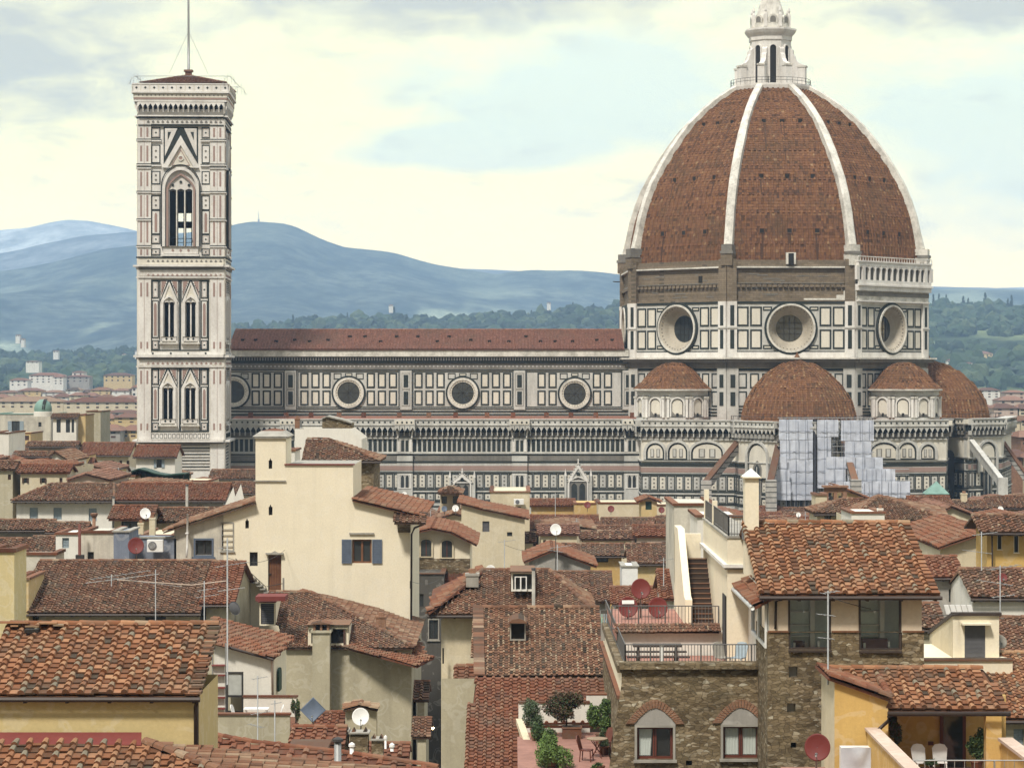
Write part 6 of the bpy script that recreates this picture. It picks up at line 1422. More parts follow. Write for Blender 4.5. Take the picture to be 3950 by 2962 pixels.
dr_ = b.build('door', gh); b = B(TMm); b.disc(1038, 2214, 3, -.1, IRON, 8, -.2); b.rect(1036, 1046, 2213, 2216, -.12, IRON, -.2); b.build('handle', dr_)
b = B(TMm); b.rect(1026, 1093, 2131, 2137, .3, CONC); b.slab([(1046, 2131), (1060, 2124), (1074, 2131)], 0, .2, CONC); b.rect(1030, 1089, 2281, 2288, .9, CONC, -.1); b.build('door_hood', gh)
b = B()
for k in range(9):
    u = 914 + k * 13.5; v = 2178 + k * 12.6; b.T = TMm; b.rect(u, u + 20, v, v + 4, .9, CONC, .02)
for k in range(15):
    u = 916 + k * 8; v = 2152 + k * 7.5; b.T = None; b.tube([(X(u, YM), YM - .85, Z(v, YM)), (X(u, YM), YM - .85, Z(v + 28, YM))], .015, IRON, 4)
b.tube([(X(914, YM), YM - .85, Z(2150, YM)), (X(1030, YM), YM - .85, Z(2258, YM)), (X(1098, YM), YM - .85, Z(2245, YM))], .025, IRON, 5)
b.tube([(X(1098, YM), YM - .85, Z(2290, YM)), (X(1098, YM), YM - .85, Z(2224, YM))], .07, CONC, 6)
b.build('outside_stair', gh)
b = B(); b.T = TMm; b.rect(1535, 1584, 2012, 2052, .3, STONE); b.T = None; ex0, ex1 = X(1525, YM), X(1646, YM)
tiles(b, [(ex0, YM - 1.6, zq(2010)), (ex1, YM - 1.6, zq(2010)), (ex1, YM + .3, zq(1975)), (ex0, YM + .3, zq(1975))], T_OLD, .4, .36)
b.build('corner_eave', gh)
b = B(); b.tube([(X(1640, YM), YM - 1.2, zq(2016)), (X(1600, YM), YM - .5, zq(2034)), (X(1588, YM), YM - .15, zq(2060)), (X(1586, YM), YM - .15, zq(2480))], .07, GUT, 7); b.build('gutter', gh)
# behind the cream gable house
o = gable('white parapet wall block topped by a rough stone chimney behind the turret', 205, [(1137, 1650), (1259, 1650), (1259.1, 1650), (1346, 1652), (1395, 1690)], 8, WHP, None, chim=[(1147, 205.5, 1614, 1652, 18, BRK, 'box')])
t = thing('chimney_stack', 'rough grey stone chimney mass on top of the white parapet block', 'chimney', (X(1300, 207), 207, Z(1650, 207)))
b = B(Tpx(206.2)); b.slab([(1243, 1652), (1243, 1612), (1262, 1608), (1318, 1622), (1357, 1634), (1357, 1652)], -3, 0, STONE); b.build('stack', t); b = B(Tpx(206.2)); b.slab([(1240, 1612), (1262, 1603), (1320, 1617), (1358, 1629), (1358, 1634), (1318, 1622), (1262, 1608), (1243, 1616)], -3.1, .2, CONC); b.build('cap', t)
flat('little white annex between turret and stone house', 196, 1103, 1137, 1740, 5, WHP, cap=.15)
house('stone house with half mossy hip roof behind the cream gable house', 186, 1168, 1466, 1778, 1694, STONE, T_OLD, xr=(1186, 1266), over=.5, pitch=.36, wx=(1176, 1441), wd=9, gut=True)
# ---- tiled block below the cream gable house
B1 = house('olive cream house with broad old tiled roof below the tall cream house', 150, 1100, 1600, 2498, 2284, OLV, T_OLD, pitch=.31, over=.3, xr=(1040, 1200), cw=.32, ch=.34, gut=False, wx=(1100, 1587), ov=(.1, .2))
b = B(); z0_ = Z(2498, 150); hl = Z(2284, 158.5)
fa, fb_, fc = Vector((X(1330, 149.6), 149.6, Z(2494, 149.6))), Vector((X(1610, 147.6), 147.6, Z(2568, 147.6))), Vector((X(1676, 151), 151, Z(2533, 151)))
tiles(b, [tuple(fa), tuple(fb_), tuple(fc), tuple(fa + fc - fb_)], T_RED, .36, .36); b.build('roof', B1['t'])
b = B(); tiles(b, [(X(1168, 161), 161, Z(2273, 161)), (X(1150, 160), 160, Z(2290, 160)), (X(1500, 153), 153, Z(2520, 153)), (X(1640, 154.5), 154.5, Z(2520, 154.5)), (X(1579, 162), 162, Z(2462, 162))], T_RED, .36, .36); b.build('roof', B1['t'])
def dormer(T, u0, u1, v0, v1, Y, par, m, dep=3.0, inner=DARK, slats=False, cap=T_OLD):
    b = B(T); b.frame(u0, u1, v0, v1, (u1 - u0) * .08, 0, m, -.2); b.rect(u0, u1, v0, v1, -.18, inner, -.22)
    if slats:
        for k in range(12): v = v0 + (v1 - v0) * (k + .3) / 12; b.rect(u0 + 4, u1 - 4, v, v + (v1 - v0) / 24, -.06, SGREY, -.17)
    for u in (u0, u1): b.add([(u, 0, v0), (u, 0, v1), (u, -dep, v0 + (v1 - v0) * .1), (u, -dep, v0)], [(0, 1, 2, 3)], m)
    b.slab([(u0 - 4, v0), (u1 + 4, v0), (u1 + 4, v0 - 5), (u0 - 4, v0 - 5)], -dep, .3, cap); return b.build('dormer', par)
T5 = Tpx(151.2); dormer(T5, 1001, 1062, 2322, 2412, 151, B1['roof'], CREAM, 4, DARK, True, REDFL); dormer(Tpx(150.2), 1188, 1345, 2412, 2494, 150, B1['roof'], CREAM, 3, DARK, False, T_OLD)
b = B(Tpx(150.1)); b.rect(1207, 1215, 2420, 2494, .05, SBROWN); b.rect(1325, 1332, 2420, 2494, .05, SBROWN); b.rect(1190, 1343, 2412, 2424, .1, OLV); b.build('dormer_frame', B1['roof'])
chimney(B1['roof'], 1241, 149.3, 2392, 2960, 66, OLV, 'pot', 1.1)
chimney(B1['roof'], 1470, 153.5, 2374, 2430, 36, BRK, 'box')
b = B(Tpx(149.0)); b.box(985, 1100, -2.0, 0, 2300, 2318, REDFL); b.build('roof_flashing', B1['t'])
house('lower brown roof edge in the alley beside the olive house', 152, 1590, 1655, 2700, 2630, OLV, T_OLD, over=.2, gut=False, wd=6)
house('lowest red roof step in the alley beside the olive house', 146, 1590, 1662, 2842, 2770, OLV, T_OLD, over=.2, gut=False, wd=5)
# ---- red roofed white house with terrace
T13 = 128.0
rt = thing('terrace_house', 'low white house with red tiled sloping roof and small roof terrace', 'house', (X(950, T13), T13 + 2, 0))
b = B(); tiles(b, [(X(824, T13), T13 - .4, Z(2471, T13)), (X(1058, T13), T13 - .4, Z(2535, T13)), (X(1141, T13 + 7), T13 + 7, Z(2452, T13 + 7)), (X(829, T13 + 7.4), T13 + 7.4, Z(2380, T13 + 7.4))], T_RED, .40, .37); b.build('roof', rt)
b = B(); facade(b, Tpx(T13), [(826, 2480), (1056, 2540)], HY + H / T13 * F, [(872, 939, 2590, 2747)], WHP, .2); b.quad((X(1056, T13), T13, 0), (X(1056, T13), T13 + 7, 0), (X(1056, T13), T13 + 7, Z(2475, T13 + 7)), (X(1056, T13), T13, Z(2540, T13)), CREAM); b.build('wall', rt)
b = B(Tpx(T13)); b.frame(872, 939, 2590, 2747, 7, 0, IRON, -.1); b.rect(872, 939, 2680, 2688, .01, IRON, -.1); b.rect(880, 931, 2597, 2680, -.06, plain('pale_door_glass', (.42, .43, .40), .3), -.1); b.build('glass_door', rt)
b = B(); b.T = Tplane(X(1056, T13), T13, R(88)); b.slab(arch_pts(1.4, 2.5, Z(2680, T13), Z(2612, T13), Z(2590, T13)), .0, .1, SGREEN); b.build('shutters', rt)
b = B(); b.tube([(X(1050, T13), T13 - .3, Z(2540, T13)), (X(1050, T13), T13 - .1, Z(2560, T13)), (X(1052, T13), T13 - .1, Z(2680, T13))], .06, PINKP, 7); b.tube([(X(824, T13), T13 - .45, Z(2474, T13)), (X(1058, T13), T13 - .45, Z(2540, T13))], .07, GUT, 6); b.build('gutter', rt)
b = B(Tpx(122)); b.rect(815, 1118, 2757, 3800, 0, OLV, -.3); b.rect(812, 1122, 2750, 2757, .08, T_RED, -.38); b.build('parapet', rt)
b = B(Tpx(127)); b.rect(939, 1145, 2688, 2790, 0, WHP, -.25); b.rect(936, 1149, 2682, 2688, .06, T_RED, -.31); b.build('back_parapet', rt)
b = B(); zt_ = Z(2790, 124.5); b.box(X(815, 122), X(1118, 122), 122.3, 127, zt_ - .2, zt_, T_RED); b.build('terrace_floor', rt)
t = thing('ladder_shelf', 'tall white shelf ladder with red brick steps on the small terrace', 'shelf', (X(840, 126), 126, zt_)); b = B(Tpx(126))
for u in (818, 868): b.rect(u, u + 4, 2480, 2780, .05, STEEL, 0)
b.build('rails', t)
for v in (2562, 2600, 2648, 2686, 2728): b = B(Tpx(126)); b.rect(818, 870, v, v + 4, .3, REDFL, -.1); b.rect(822, 866, v + 5, v + 34, -.02, WHP, -.08); b.build('step', t)
t = thing('table', 'white plastic table on the small terrace', 'table', (X(985, 124), 124.5, zt_)); b = B(); x_, z_ = X(985, 124), Z(2735, 124); b.box(x_ - .62, x_ + .62, 124.1, 124.9, z_ - .05, z_, WHT); b.build('tabletop', t)
for q in (-1, 1):
    for r__ in (-1, 1): b = B(); b.tube([(x_ + q * .52, 124.5 + r__ * .32, z_ - .05), (x_ + q * .56, 124.5 + r__ * .34, zt_)], .03, WHT, 6); b.build('leg', t)
def wchair(x, y, z, a, lab, m=WHT, grp='white terrace chairs', h=.45, wood=False):
    t = thing('chair', lab, 'chair', (x, y, z), grp); ca, sa = math.cos(a), math.sin(a)
    T = lambda A: np.stack([x + A[:, 0] * ca - A[:, 1] * sa, y + A[:, 0] * sa + A[:, 1] * ca, z + A[:, 2]], 1)
    b = B(T); b.box(-.23, .23, -.22, .22, h - .04, h, m); b.build('seat', t)
    b = B(T); b.prism([(-.22, .2, h), (.22, .2, h), (.25, .31, h + .38), (.16, .34, h + .5), (0, .35, h + .53), (-.16, .34, h + .5), (-.25, .31, h + .38)], (0, .035, 0), m); b.build('backrest', t)
    for p in (-.2, .2):
        for q in (-.19, .19): b = B(T); b.tube([(p, q, h - .04), (p * 1.1, q * 1.15, 0)], .022, m, 6); b.build('leg', t)
    return t
wchair(X(915, 124), 124.4, zt_, R(80), 'white plastic chair at the left end of the small terrace table'); wchair(X(1062, 124), 124.4, zt_, R(-80), 'white plastic chair at the right end of the small terrace table')
dish('blue grey diamond shaped satellite panel in front of the olive wall', 1207, 2737, 50, 118, SBLUE, 2815, 0, .25, None, False, True)
dish('round white satellite dish with rusty centre against the olive wall', 1391, 2763, 33, 119, WHT, 2830, .1, .35)
antenna('tall thin lattice antenna mast with two aerials in front of the big brown roof', 877, 118, 2075, 2640, [(2180, 1.6, .4, 7, .5), (2275, 1.3, .2, 6, .45), (2120, .8, 2.4, 4, .4)], .04)
antenna('thin mast with small aerials over the terrace parapet', 994, 112, 2605, 2866, [(2615, .7, .4, 4, .4), (2750, .9, .3, 5, .5), (2800, .8, 2.5, 5, .4)])
antenna('short brown pole beside the terrace parapet mast', 1060, 113, 2700, 2870, [(2712, .5, .3, 3, .3)])
antenna('lattice antenna rising from the big brown roof near its right end', 600, 146, 2195, 2400, [(2250, 4.5, R(176), 9, .5)])
antenna('thin antenna rising above the low tiled end roof', 788, 132, 2240, 2420, [(2275, 1.0, .4, 5, .5), (2300, 1.2, .3, 6, .6)])
antenna('bent old antenna lying over the big brown roof', 430, 147, 2215, 2260, [(2222, 3.6, R(20), 8, 1.6), (2236, 4.4, R(5), 8, 1.2)])
dish('dark grey dish seen from behind beside the lattice mast', 905, 2345, 26, 146, SGREY, 2400, 2.6, .3)
# ---- alley
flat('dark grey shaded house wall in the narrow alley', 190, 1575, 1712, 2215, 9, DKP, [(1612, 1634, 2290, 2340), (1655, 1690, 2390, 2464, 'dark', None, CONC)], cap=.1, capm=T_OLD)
t = thing('street_lamp', 'small lit street lamp glowing in the dark alley', 'street lamp', (X(1669, 170), 170, Z(2850, 170)))
EM = bpy.data.materials.new('lamp_glow'); EM.use_nodes = True; eb = EM.node_tree.nodes['Principled BSDF']; eb.inputs['Emission Color'].default_value = (1, .75, .35, 1); eb.inputs['Emission Strength'].default_value = 14
b = B(); b.lathe((X(1669, 170), 170, Z(2806, 170)), [(.02, -.12), (.12, 0), (.02, .12)], EM, 10); b.build('bulb', t); b = B(); b.tube([(X(1669, 170), 170, Z(2804, 170) + .15), (X(1669, 170), 170.1, Z(2790, 170)), (X(1640, 170), 170.4, Z(2788, 170))], .03, IRON, 5); b.build('arm', t)
# ---- centre group
def aw(px, py, w, h, T, par, m=WHP):
    b = B(T); b.slab(arch_pts(px - w / 2, px + w / 2, py + h / 2, py - h / 2 + w * .3, py - h / 2), .01, .05, GL); o = b.build('window', par); b = B(T); arch_ring(b, px - w / 2, px + w / 2, py + h / 2, py - h / 2 + w * .3, py - h / 2, w * .18, .14, m, 8, .0); b.rect(px - w * .7, px + w * .7, py + h / 2, py + h / 2 + 4, .22, m, 0); b.rect(px - 1.5, px + 1.5, py - h / 2 + 4, py + h / 2, .08, RWOOD, .05); b.build('surround', o)
c1 = gable('white house with two arched windows above a stone band in the centre', 195, [(1588, 2052), (1668, 2034), (1740, 2048), (1812, 2084)], 12, CREAM, T_RED, over=.9, side=.6)
aw(1644, 2112, 40, 66, c1['T'], c1['t'], CREAM2); aw(1724, 2116, 40, 66, c1['T'], c1['t'], CREAM2)
b = B(c1['T']); b.rect(1586, 1814, 2154, 2212, .12, STONE); b.build('stone_band', c1['t'])
b = B(); tiles(b, [(X(1586, 192), 192, Z(2240, 192)), (X(1812, 192), 192, Z(2240, 192)), (X(1812, 194.9), 194.9, Z(2214, 194.9)), (X(1586, 194.9), 194.9, Z(2214, 194.9))], T_RED, .42, .38); b.build('lean_to_roof', c1['t'])
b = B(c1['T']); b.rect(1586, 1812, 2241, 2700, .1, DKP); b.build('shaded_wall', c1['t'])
c2 = flat('cream belvedere tower with pyramid roof in the centre of the town', 240, 1698, 1774, 1902, 4, CREAM2, [(1703, 1724, 1914, 1942), (1747, 1772, 1914, 1942)])
b = B(); q = [(X(1690, 238), 238.5), (X(1784, 238), 238.5), (X(1784, 238), 245), (X(1690, 238), 245)]; zz_ = Z(1900, 240)
for k in range(4): tiles(b, [(*q[k], zz_), (*q[(k + 1) % 4], zz_), (X(1738, 240), 241.8, Z(1880, 240))], T_OLD, .5, .45)
b.build('roof', c2['t'])
gable('cream gabled house with pediment window below the belvedere', 233, [(1692, 1998), (1750, 1980), (1800, 1990), (1850, 2022)], 8, CREAM2, T_OLD, [(1744, 1782, 2018, 2048, 'dark', None, CREAM)], side=.5)
gable('long cream house with a roof falling away to the right in the centre', 228, [(1780, 1940), (1860, 1962), (2024, 1996)], 12, CREAM2, T_RED, [(1861, 1888, 2010, 2051, 'shut', SGREY), (1956, 1976, 2052, 2068)], side=.4)
dish('small dark blue dish on the cream pediment house', 1714, 1962, 11, 231, SBLUE, 1985); dish('small bright white dish on the cream pediment house', 1757, 1960, 13, 231, WHT, 1985)
flat('tall plain cream block with air conditioner below the aisle wall', 246, 1891, 2043, 1900, 12, CREAM2, [(1986, 2010, 1954, 1976)])
t = thing('air_conditioner', 'small air conditioner on the tall plain cream block', 'air conditioner', (X(1996, 245), 245, Z(1944, 245))); b = B(Tpx(245.6)); b.box(1982, 2020, 0, .7, 1924, 1944, WHT); b.build('casing', t); b = B(Tpx(245.6)); b.disc(1996, 1934, 8, .74, SGREY, 14, .7); b.build('fan_grille', t)
house('long low ochre house below the second portal', 300, 2040, 2222, 1950, 1925, OCH, T_RED, gut=False); flat('ochre wall strip right of the long low ochre house', 296, 2216, 2310, 1944, 8, OCH)
flat('long beige wall with a red dish below the aisle panels', 290, 2308, 2476, 1942, 8, CREAM2); flat('beige wall right of the green shuttered dormer', 292, 2530, 2690, 1950, 8, CREAM2)
house('red tiled house with ochre wall and two dark windows in the centre', 258, 2040, 2316, 2052, 1988, OCH, T_RED, [(2206, 2244, 2064, 2098), (2266, 2300, 2064, 2096), (2140, 2164, 2066, 2090)], over=.7)
gable('small yellow dormer tower with green shutter in the centre right', 262, [(2474, 1928), (2502, 1918), (2534, 1930)], 5, YEL, T_RED, [(2490, 2514, 1934, 1966, 'shut', SGREEN)], side=.5)
house('white walled house under dark brown roof below the yellow dormer tower', 252, 2322, 2552, 2034, 1998, WHP, T_OLD, over=.5)
house('brown tiled roof left of the staircase wall in the centre right', 235, 2545, 2692, 2090, 1992, CREAM2, T_OLD)
house('brown roof over a low ochre wall in the centre', 212, 2168, 2412, 2144, 2098, OCH, T_OLD, [(2300, 2346, 2152, 2168)], over=.5)
house('reddish roof right of the low ochre wall in the centre', 204, 2424, 2618, 2174, 2098, YEL, T_OLD, over=.4)
gable('low white gable with grey streaks facing us in the centre', 188, [(2044, 2156), (2132, 2120), (2278, 2174)], 9, GRP, T_RED, side=.5)
dish('round white dish on a tall pole above the white gable in the centre', 2144, 2042, 22, 186, WHT, 2200, .2, .35); dish('white dish left of the roof dormer in the centre', 1893, 2199, 20, 172, WHT, 2232, .1, .35); dish('grey white dish right of the roof dormer in the centre', 2087, 2193, 16, 166, CONC, 2225, .2, .35)
dish('small brick red dish against the long beige wall', 2357, 1962, 13, 286, DRED, 1985); dish('small brick red dish beside the yellow dormer tower', 2552, 1966, 12, 288, DRED, 1985); dish('small brick red dish on the ochre wall strip', 2266, 1947, 13, 292, DRED, 1975); dish('half hidden red dish under the second portal wall', 1810, 1930, 12, 275, DRED, 1950)
house('dark weathered roof behind the three red dishes', 168, 2136, 2372, 2320, 2206, GRP, T_OLD, over=.4, gut=False)
house('small red roof left of the white stair wall', 150, 2550, 2640, 2310, 2200, WHP, T_RED, over=.4, gut=False)
house('low red roof and grey wall between the dishes and the dark weathered roof', 160, 2360, 2560, 2330, 2265, GRP, T_RED, over=.3, gut=False)
flat('small white laundry wall on a roof in the centre right', 186, 2400, 2460, 2186, 4, WHT, cap=.1, capm=CONC)
# house with the dormer and hip roofs
C14 = house('cream house with hipped orange roof and wooden dormer in the centre', 118, 1652, 2302, 2368, 2200, CREAM2, T_OLD, [], pitch=.31, over=.8, xr=(1860, 2120), cw=.28, ch=.28, wx=(1702, 2290), wd=11)
b = B(); tiles(b, [(X(1655, 118.6), 117.2, Z(2352, 118.6) + .02), (X(1860, 125.2), 122.5, Z(2212, 124.4) + .3), (X(1858, 128), 128, Z(2182, 128)), (X(1668, 124), 124, Z(2268, 124))], T_RED, .34, .36)
b.build('roof', C14['t'])
dormer(Tpx(119.6), 1972, 2060, 2206, 2280, 119.6, C14['roof'], WHP, 3.4, GL)
b = B(Tpx(119.5)); b.frame(1985, 2032, 2222, 2278, 4, .06, WHT, 0); b.rect(2006, 2011, 2226, 2276, .07, WHT, 0); b.build('dormer_window', C14['roof'])
chimney(C14['roof'], 2058, 117.4, 2190, 2345, 18, CONC, 'pipe'); chimney(C14['roof'], 1822, 121, 2210, 2262, 48, CONC, 'box')
o = window(Tpx(117.95), 1706, 1712, 2500, 2560, C14['t'], 'dark')
# foreground centre roofs
C15 = house('old fine tiled roof with a dark skylight hatch in the centre foreground', 106, 1832, 2334, 2606, 2345, OLV, T_MIX, pitch=.31, over=.2, cw=.235, ch=.27, gut=False, wd=12, xr=(1828, 2312), ov=(.05, .05))
dormer(Tpx(109.4), 1967, 2028, 2400, 2470, 109, C15['roof'], CONC, 2.0, DARK)
b = B(Tpx(109.3)); b.slab([(1962, 2400), (1975, 2388), (2000, 2382), (2022, 2390), (2032, 2402)], -2.2, .25, T_MIX); b.build('hatch_hood', C15['roof'])
b = B(); e0, e1 = (X(1836, 106), 105.9, Z(2608, 106)), (X(1832, 113), 113.1, C15['zr'])
for k in range(30):
    t_ = k / 30; x = e0[0] + (e1[0] - e0[0]) * t_; y = 105.9 + 7.2 * t_; z = e0[2] + (e1[2] - e0[2]) * t_ + .06; wd_ = .36; b.prism([(x - .1, y, z), (x + wd_ * 1.1, y, z), (x + wd_, y + .3, z + .09), (x - .1, y + .3, z + .09)], (0, 0, .06), T_OLD)
b.build('slate_verge', C15['t'])
C16 = thing('terrace_roof_house', 'orange tiled L shaped roof wrapped around a sunken terracotta terrace', 'house', (X(2050, 98), 98, 0))
zt2 = 23.1
b = B(); A_ = (X(1838, 105.5), 105.5, Z(2612, 105.5)); sl_ = .30
def rp(px, Y): return (X(px, Y), Y, A_[2] - (105.6 - Y) * sl_)
tiles(b, [rp(1990, 101.0), (4.0, 101.0, rp(0, 101.0)[2]), (4.0, 105.5, rp(0, 105.5)[2]), rp(1838, 105.5)], T_RED, .36, .33); 
tiles(b, [rp(1810, 93.2), rp(2112, 93.2), rp(1990, 101.0), rp(1990, 101.3), rp(1838, 105.5), rp(1802, 98.8)], T_RED, .36, .33)
b.build('roof', C16)
b = B(); xa_, xb_ = X(1990, 101), X(2118, 93); zr_ = rp(0, 101)[2]
b.prism([(xa_, 101, 20), (xa_, 101, zr_ + .25), (xb_, 93, rp(0, 93)[2] + .25), (xb_, 93, 20)], (.28, 0, 0), CREAM2); b.build('side_wall', C16)
b = B(); b.box(X(2000, 101.2), X(2275, 101.2), 101.05, 101.3, zt2 - 1, Z(2709, 101.2), WHP); b.box(X(2000, 101.2), X(2275, 101.2), 101.0, 101.38, Z(2709, 101.2), Z(2703, 101.2), T_RED); b.box(X(2262, 101.4), X(2352, 101.4), 101.42, 101.7, zt2 - 1, Z(2680, 101.4), WHP); b.box(X(2258, 101.4), X(2352, 101.4), 101.4, 101.75, Z(2680, 101.4), Z(2674, 101.4), T_RED); b.build('back_wall', C16)
FLT = brickmat('terracotta_floor_tiles', (.34, .175, .135), (.37, .19, .15), (.30, .16, .125), 1.0, .35, .35, stain=.2)
b = B(); b.box(X(1995, 101), X(2345, 96), 86, 101.1, zt2 - .2, zt2, FLT); b.build('terrace_floor', C16)
b = B(); b.quad((X(1702, 106), 106.6, 0), (X(1836, 106), 106.6, 0), (X(1836, 106), 106.6, rp(0, 105)[2]), (X(1702, 106), 106.6, rp(0, 105)[2]), OLV); b.quad((X(1806, 98.8), 98.9, 0), (X(1834, 105.4), 105.4, 0), (X(1834, 105.4), 105.4, rp(0, 105.4)[2] - .1), (X(1806, 98.8), 98.9, rp(0, 98.9)[2] - .1), OLV); b.quad((X(1814, 93.3), 93.3, 0), (X(1806, 98.8), 98.9, 0), (X(1806, 98.8), 98.9, rp(0, 98.9)[2] - .1), (X(1814, 93.3), 93.3, rp(0, 93.3)[2] - .1), OLV); b.build('wall', C16)
house('small red tiled bay roof projecting from the tall plain wall', 112.5, 1756, 1838, 2662, 2570, OLV, T_RED, over=.15, gut=True, wd=5.6, ov=(.1, .05), back=False)
def bush(name, label, cat, px, py, rx, ry, Y, ms, n, s0, pot=None, base=None, grp=None):
    x, z = X(px, Y), Z(py, Y); a, c_ = rx / F * Y, ry / F * Y; zb = base if base is not None else z - c_
    t = thing(name, label, cat, (x, Y, zb), grp)
    b = B(); b.tube([(x, Y, zb), (x + .03, Y, z - c_ * .3), (x, Y, z)], .035, BARK, 6, .015)
    for k in range(7): q = k * .9; b.tube([(x, Y, z - c_ * .5), (x + a * .6 * math.cos(q), Y + a * .4 * math.sin(q), z + c_ * .4 * math.sin(q * 2))], .015, BARK, 4, .006)
    b.build('stem', t); b = B()
    for m in ms:
        k = n // len(ms); u_ = nr.normal(0, 1, (k, 3)); u_ /= np.linalg.norm(u_, axis=1)[:, None]; rr = nr.uniform(.25, 1.05, (k, 1)) ** .6 * (1 + .18 * np.sin(u_[:, :1] * 5 + u_[:, 2:] * 4))
        lob = np.random.RandomState(int(px) + n).uniform(-1, 1, (6, 3)) * np.array([.62, .5, .55]); C = np.array([x, Y, z]) + (u_ * rr * .55 + lob[nr.randint(0, 6, k)]) * np.array([a, a * .8, c_]); d = nr.normal(0, 1, (k, 3)); d /= np.linalg.norm(d, axis=1)[:, None]; e = np.cross(d, nr.normal(0, 1, (k, 3))); e /= np.linalg.norm(e, axis=1)[:, None]
        s_ = nr.uniform(.6, 1.3, (k, 1)) * s0; V = np.stack([C - d * s_, C + e * s_ * .35, C + d * s_, C - e * s_ * .35], 1).reshape(-1, 3)
        b.bulk(V, [((np.arange(k) * 4)[:, None] + np.array([0, 1, 2, 3]), nr.uniform(0, 1, k))], m, None)
    b.build('foliage', t)
    if pot:
        b = B(); b.lathe((x, Y, 0), [(pot * .7, zb - .42), (pot, zb - .02), (pot * 1.1, zb - .02), (pot * 1.1, zb + .03), (pot * .8, zb + .03)], T_RED, 14, capb=True); b.build('pot', t)
    return t
LG = [plain('leaf_' + n, c, .7, 0, .3) for n, c in (('olive', (.10, .15, .05)), ('bright', (.14, .22, .055)), ('deep', (.04, .075, .028)), ('brown', (.10, .065, .04)), ('grey', (.11, .14, .08)))]
bush('bush', 'round brown dry bush in a long terracotta planter on the terrace', 'bush', 2185, 2716, 80, 56, 99.5, [LG[3], LG[3], LG[2]], 5200, .07, None, zt2 + .45)
t = thing('planter', 'long terracotta planter box below the brown dry bush', 'planter', (X(2205, 99.5), 99.5, zt2)); b = B(); b.box(X(2169, 99.5), X(2242, 99.5), 99.2, 99.75, zt2, zt2 + .42, T_RED); b.box(X(2166, 99.5), X(2245, 99.5), 99.17, 99.78, zt2 + .42, zt2 + .48, T_RED); b.build('box', t); b = B(); b.box(X(2172, 99.5), X(2239, 99.5), 99.23, 99.72, zt2 + .481, zt2 + .49, BARK); b.build('soil', t)
bush('bush', 'glossy green bush at the right of the terrace beside the stone house', 'bush', 2318, 2752, 50, 60, 97.5, [LG[2], LG[0], LG[1]], 3600, .075, .22, zt2 + .45)
bush('bush', 'grey green upright bush along the terrace wall nearest the back', 'bush', 2066, 2752, 46, 60, 98.8, [LG[2], LG[4], LG[4]], 3800, .05, .22, zt2 + .45)
bush('bush', 'dark leafy bush in the middle of the row along the terrace wall', 'bush', 2102, 2822, 46, 62, 95.5, [LG[2], LG[0]], 3800, .055, .22, zt2 + .45)
bush('bush', 'large bright green feathery bush at the near end of the terrace row', 'bush', 2132, 2908, 76, 80, 92.2, [LG[0], LG[1], LG[1]], 6500, .06, .25, zt2 + .45)
bush('bush', 'low spiky green plant by the near right terrace corner', 'bush', 2312, 2960, 28, 26, 90.5, [LG[2], LG[0]], 900, .09, .2, zt2 + .3)
bush('bush', 'dark climbing shrub behind the round terrace table', 'bush', 2330, 2850, 20, 60, 95.2, [LG[2], LG[4]], 1600, .05, .2, zt2 + .3)
t = thing('table', 'round wooden garden table on the terracotta terrace', 'table', (X(2303, 94.5), 94.5, zt2)); b = B(); b.lathe((X(2303, 94.5), 94.5, 0), [(.02, zt2 + .70), (.40, zt2 + .70), (.41, zt2 + .74), (.02, zt2 + .745)], plain('weathered_wood', (.30, .22, .15), .8), 24); b.build('tabletop', t)
for k in range(4): b = B(); b.tube([(X(2303, 94.5) + .3 * math.cos(k * 1.57 + .6), 94.5 + .3 * math.sin(k * 1.57 + .6), zt2 + .7), (X(2303, 94.5) - .3 * math.cos(k * 1.57 + .6), 94.5 - .3 * math.sin(k * 1.57 + .6), zt2)], .018, RWOOD, 5); b.build('leg', t)
wchair(X(2262, 93.6), 93.6, zt2, R(75), 'brown wooden chair left of the round garden table', RWOOD, 'brown terrace chairs'); wchair(X(2328, 95.4), 95.6, zt2, R(-60), 'brown wooden chair tucked behind the round garden table', RWOOD, 'brown terrace chairs')

t = thing('cable', 'pale cable strung low across the wide brown roof to the lattice mast', 'cable', (X(650, 148), 148, Z(2260, 148)))
b = B(); b.tube([(X(455, 148), 148, Z(2236, 148)), (X(600, 148), 148, Z(2246, 148)), (X(740, 148), 148, Z(2256, 148)), (X(872, 146), 146, Z(2240, 146))], .035, PINKP, 5); b.build('wire', t); b = B(); b.tube([(X(455, 148), 148, Z(2236, 148)), (X(455, 149), 149, Z(2262, 149))], .04, STEEL, 5); b.build('stay', t)
# ================================================================ near buildings
N1 = house('yellow house with large round tiled roof and dark gutter in the left foreground', 70, -90, 766, 2680, 2410, plaster((0.56, 0.44, 0.22), .12), T_NEAR, over=.3, ov=(.3, .03), cw=.42, ch=.37, gut=True, wd=4.55, back=False)
b = B(); b.tube([(X(758, 70), 70.05, Z(2700, 70)), (X(758, 70.3), 70.2, Z(2725, 70.2)), (X(758, 70.2), 70.2, Z(3300, 70.2))], .07, GUT, 8); b.build('downpipe', N1['t'])
b = B()
for p, q, v in ((-20, 110, 2398), (96, 150, 2412), (150, 220, 2400), (205, 246, 2408), (40, 70, 2410), (98, 146, 2424)):
    b.prism([(X(p, 74.3), 74.3, Z(v, 74.3)), (X(q, 74.3), 74.3, Z(v, 74.3)), (X(q, 74.8), 74.8, Z(v - 4, 74.8)), (X(p, 74.8), 74.8, Z(v - 4, 74.8))], (0, 0, -.05), T_NEAR)
b.box(X(96, 74), X(148, 74), 73.9, 74.3, Z(2440, 74), Z(2426, 74), DARK); b.build('loose_ridge_tiles', N1['roof'])
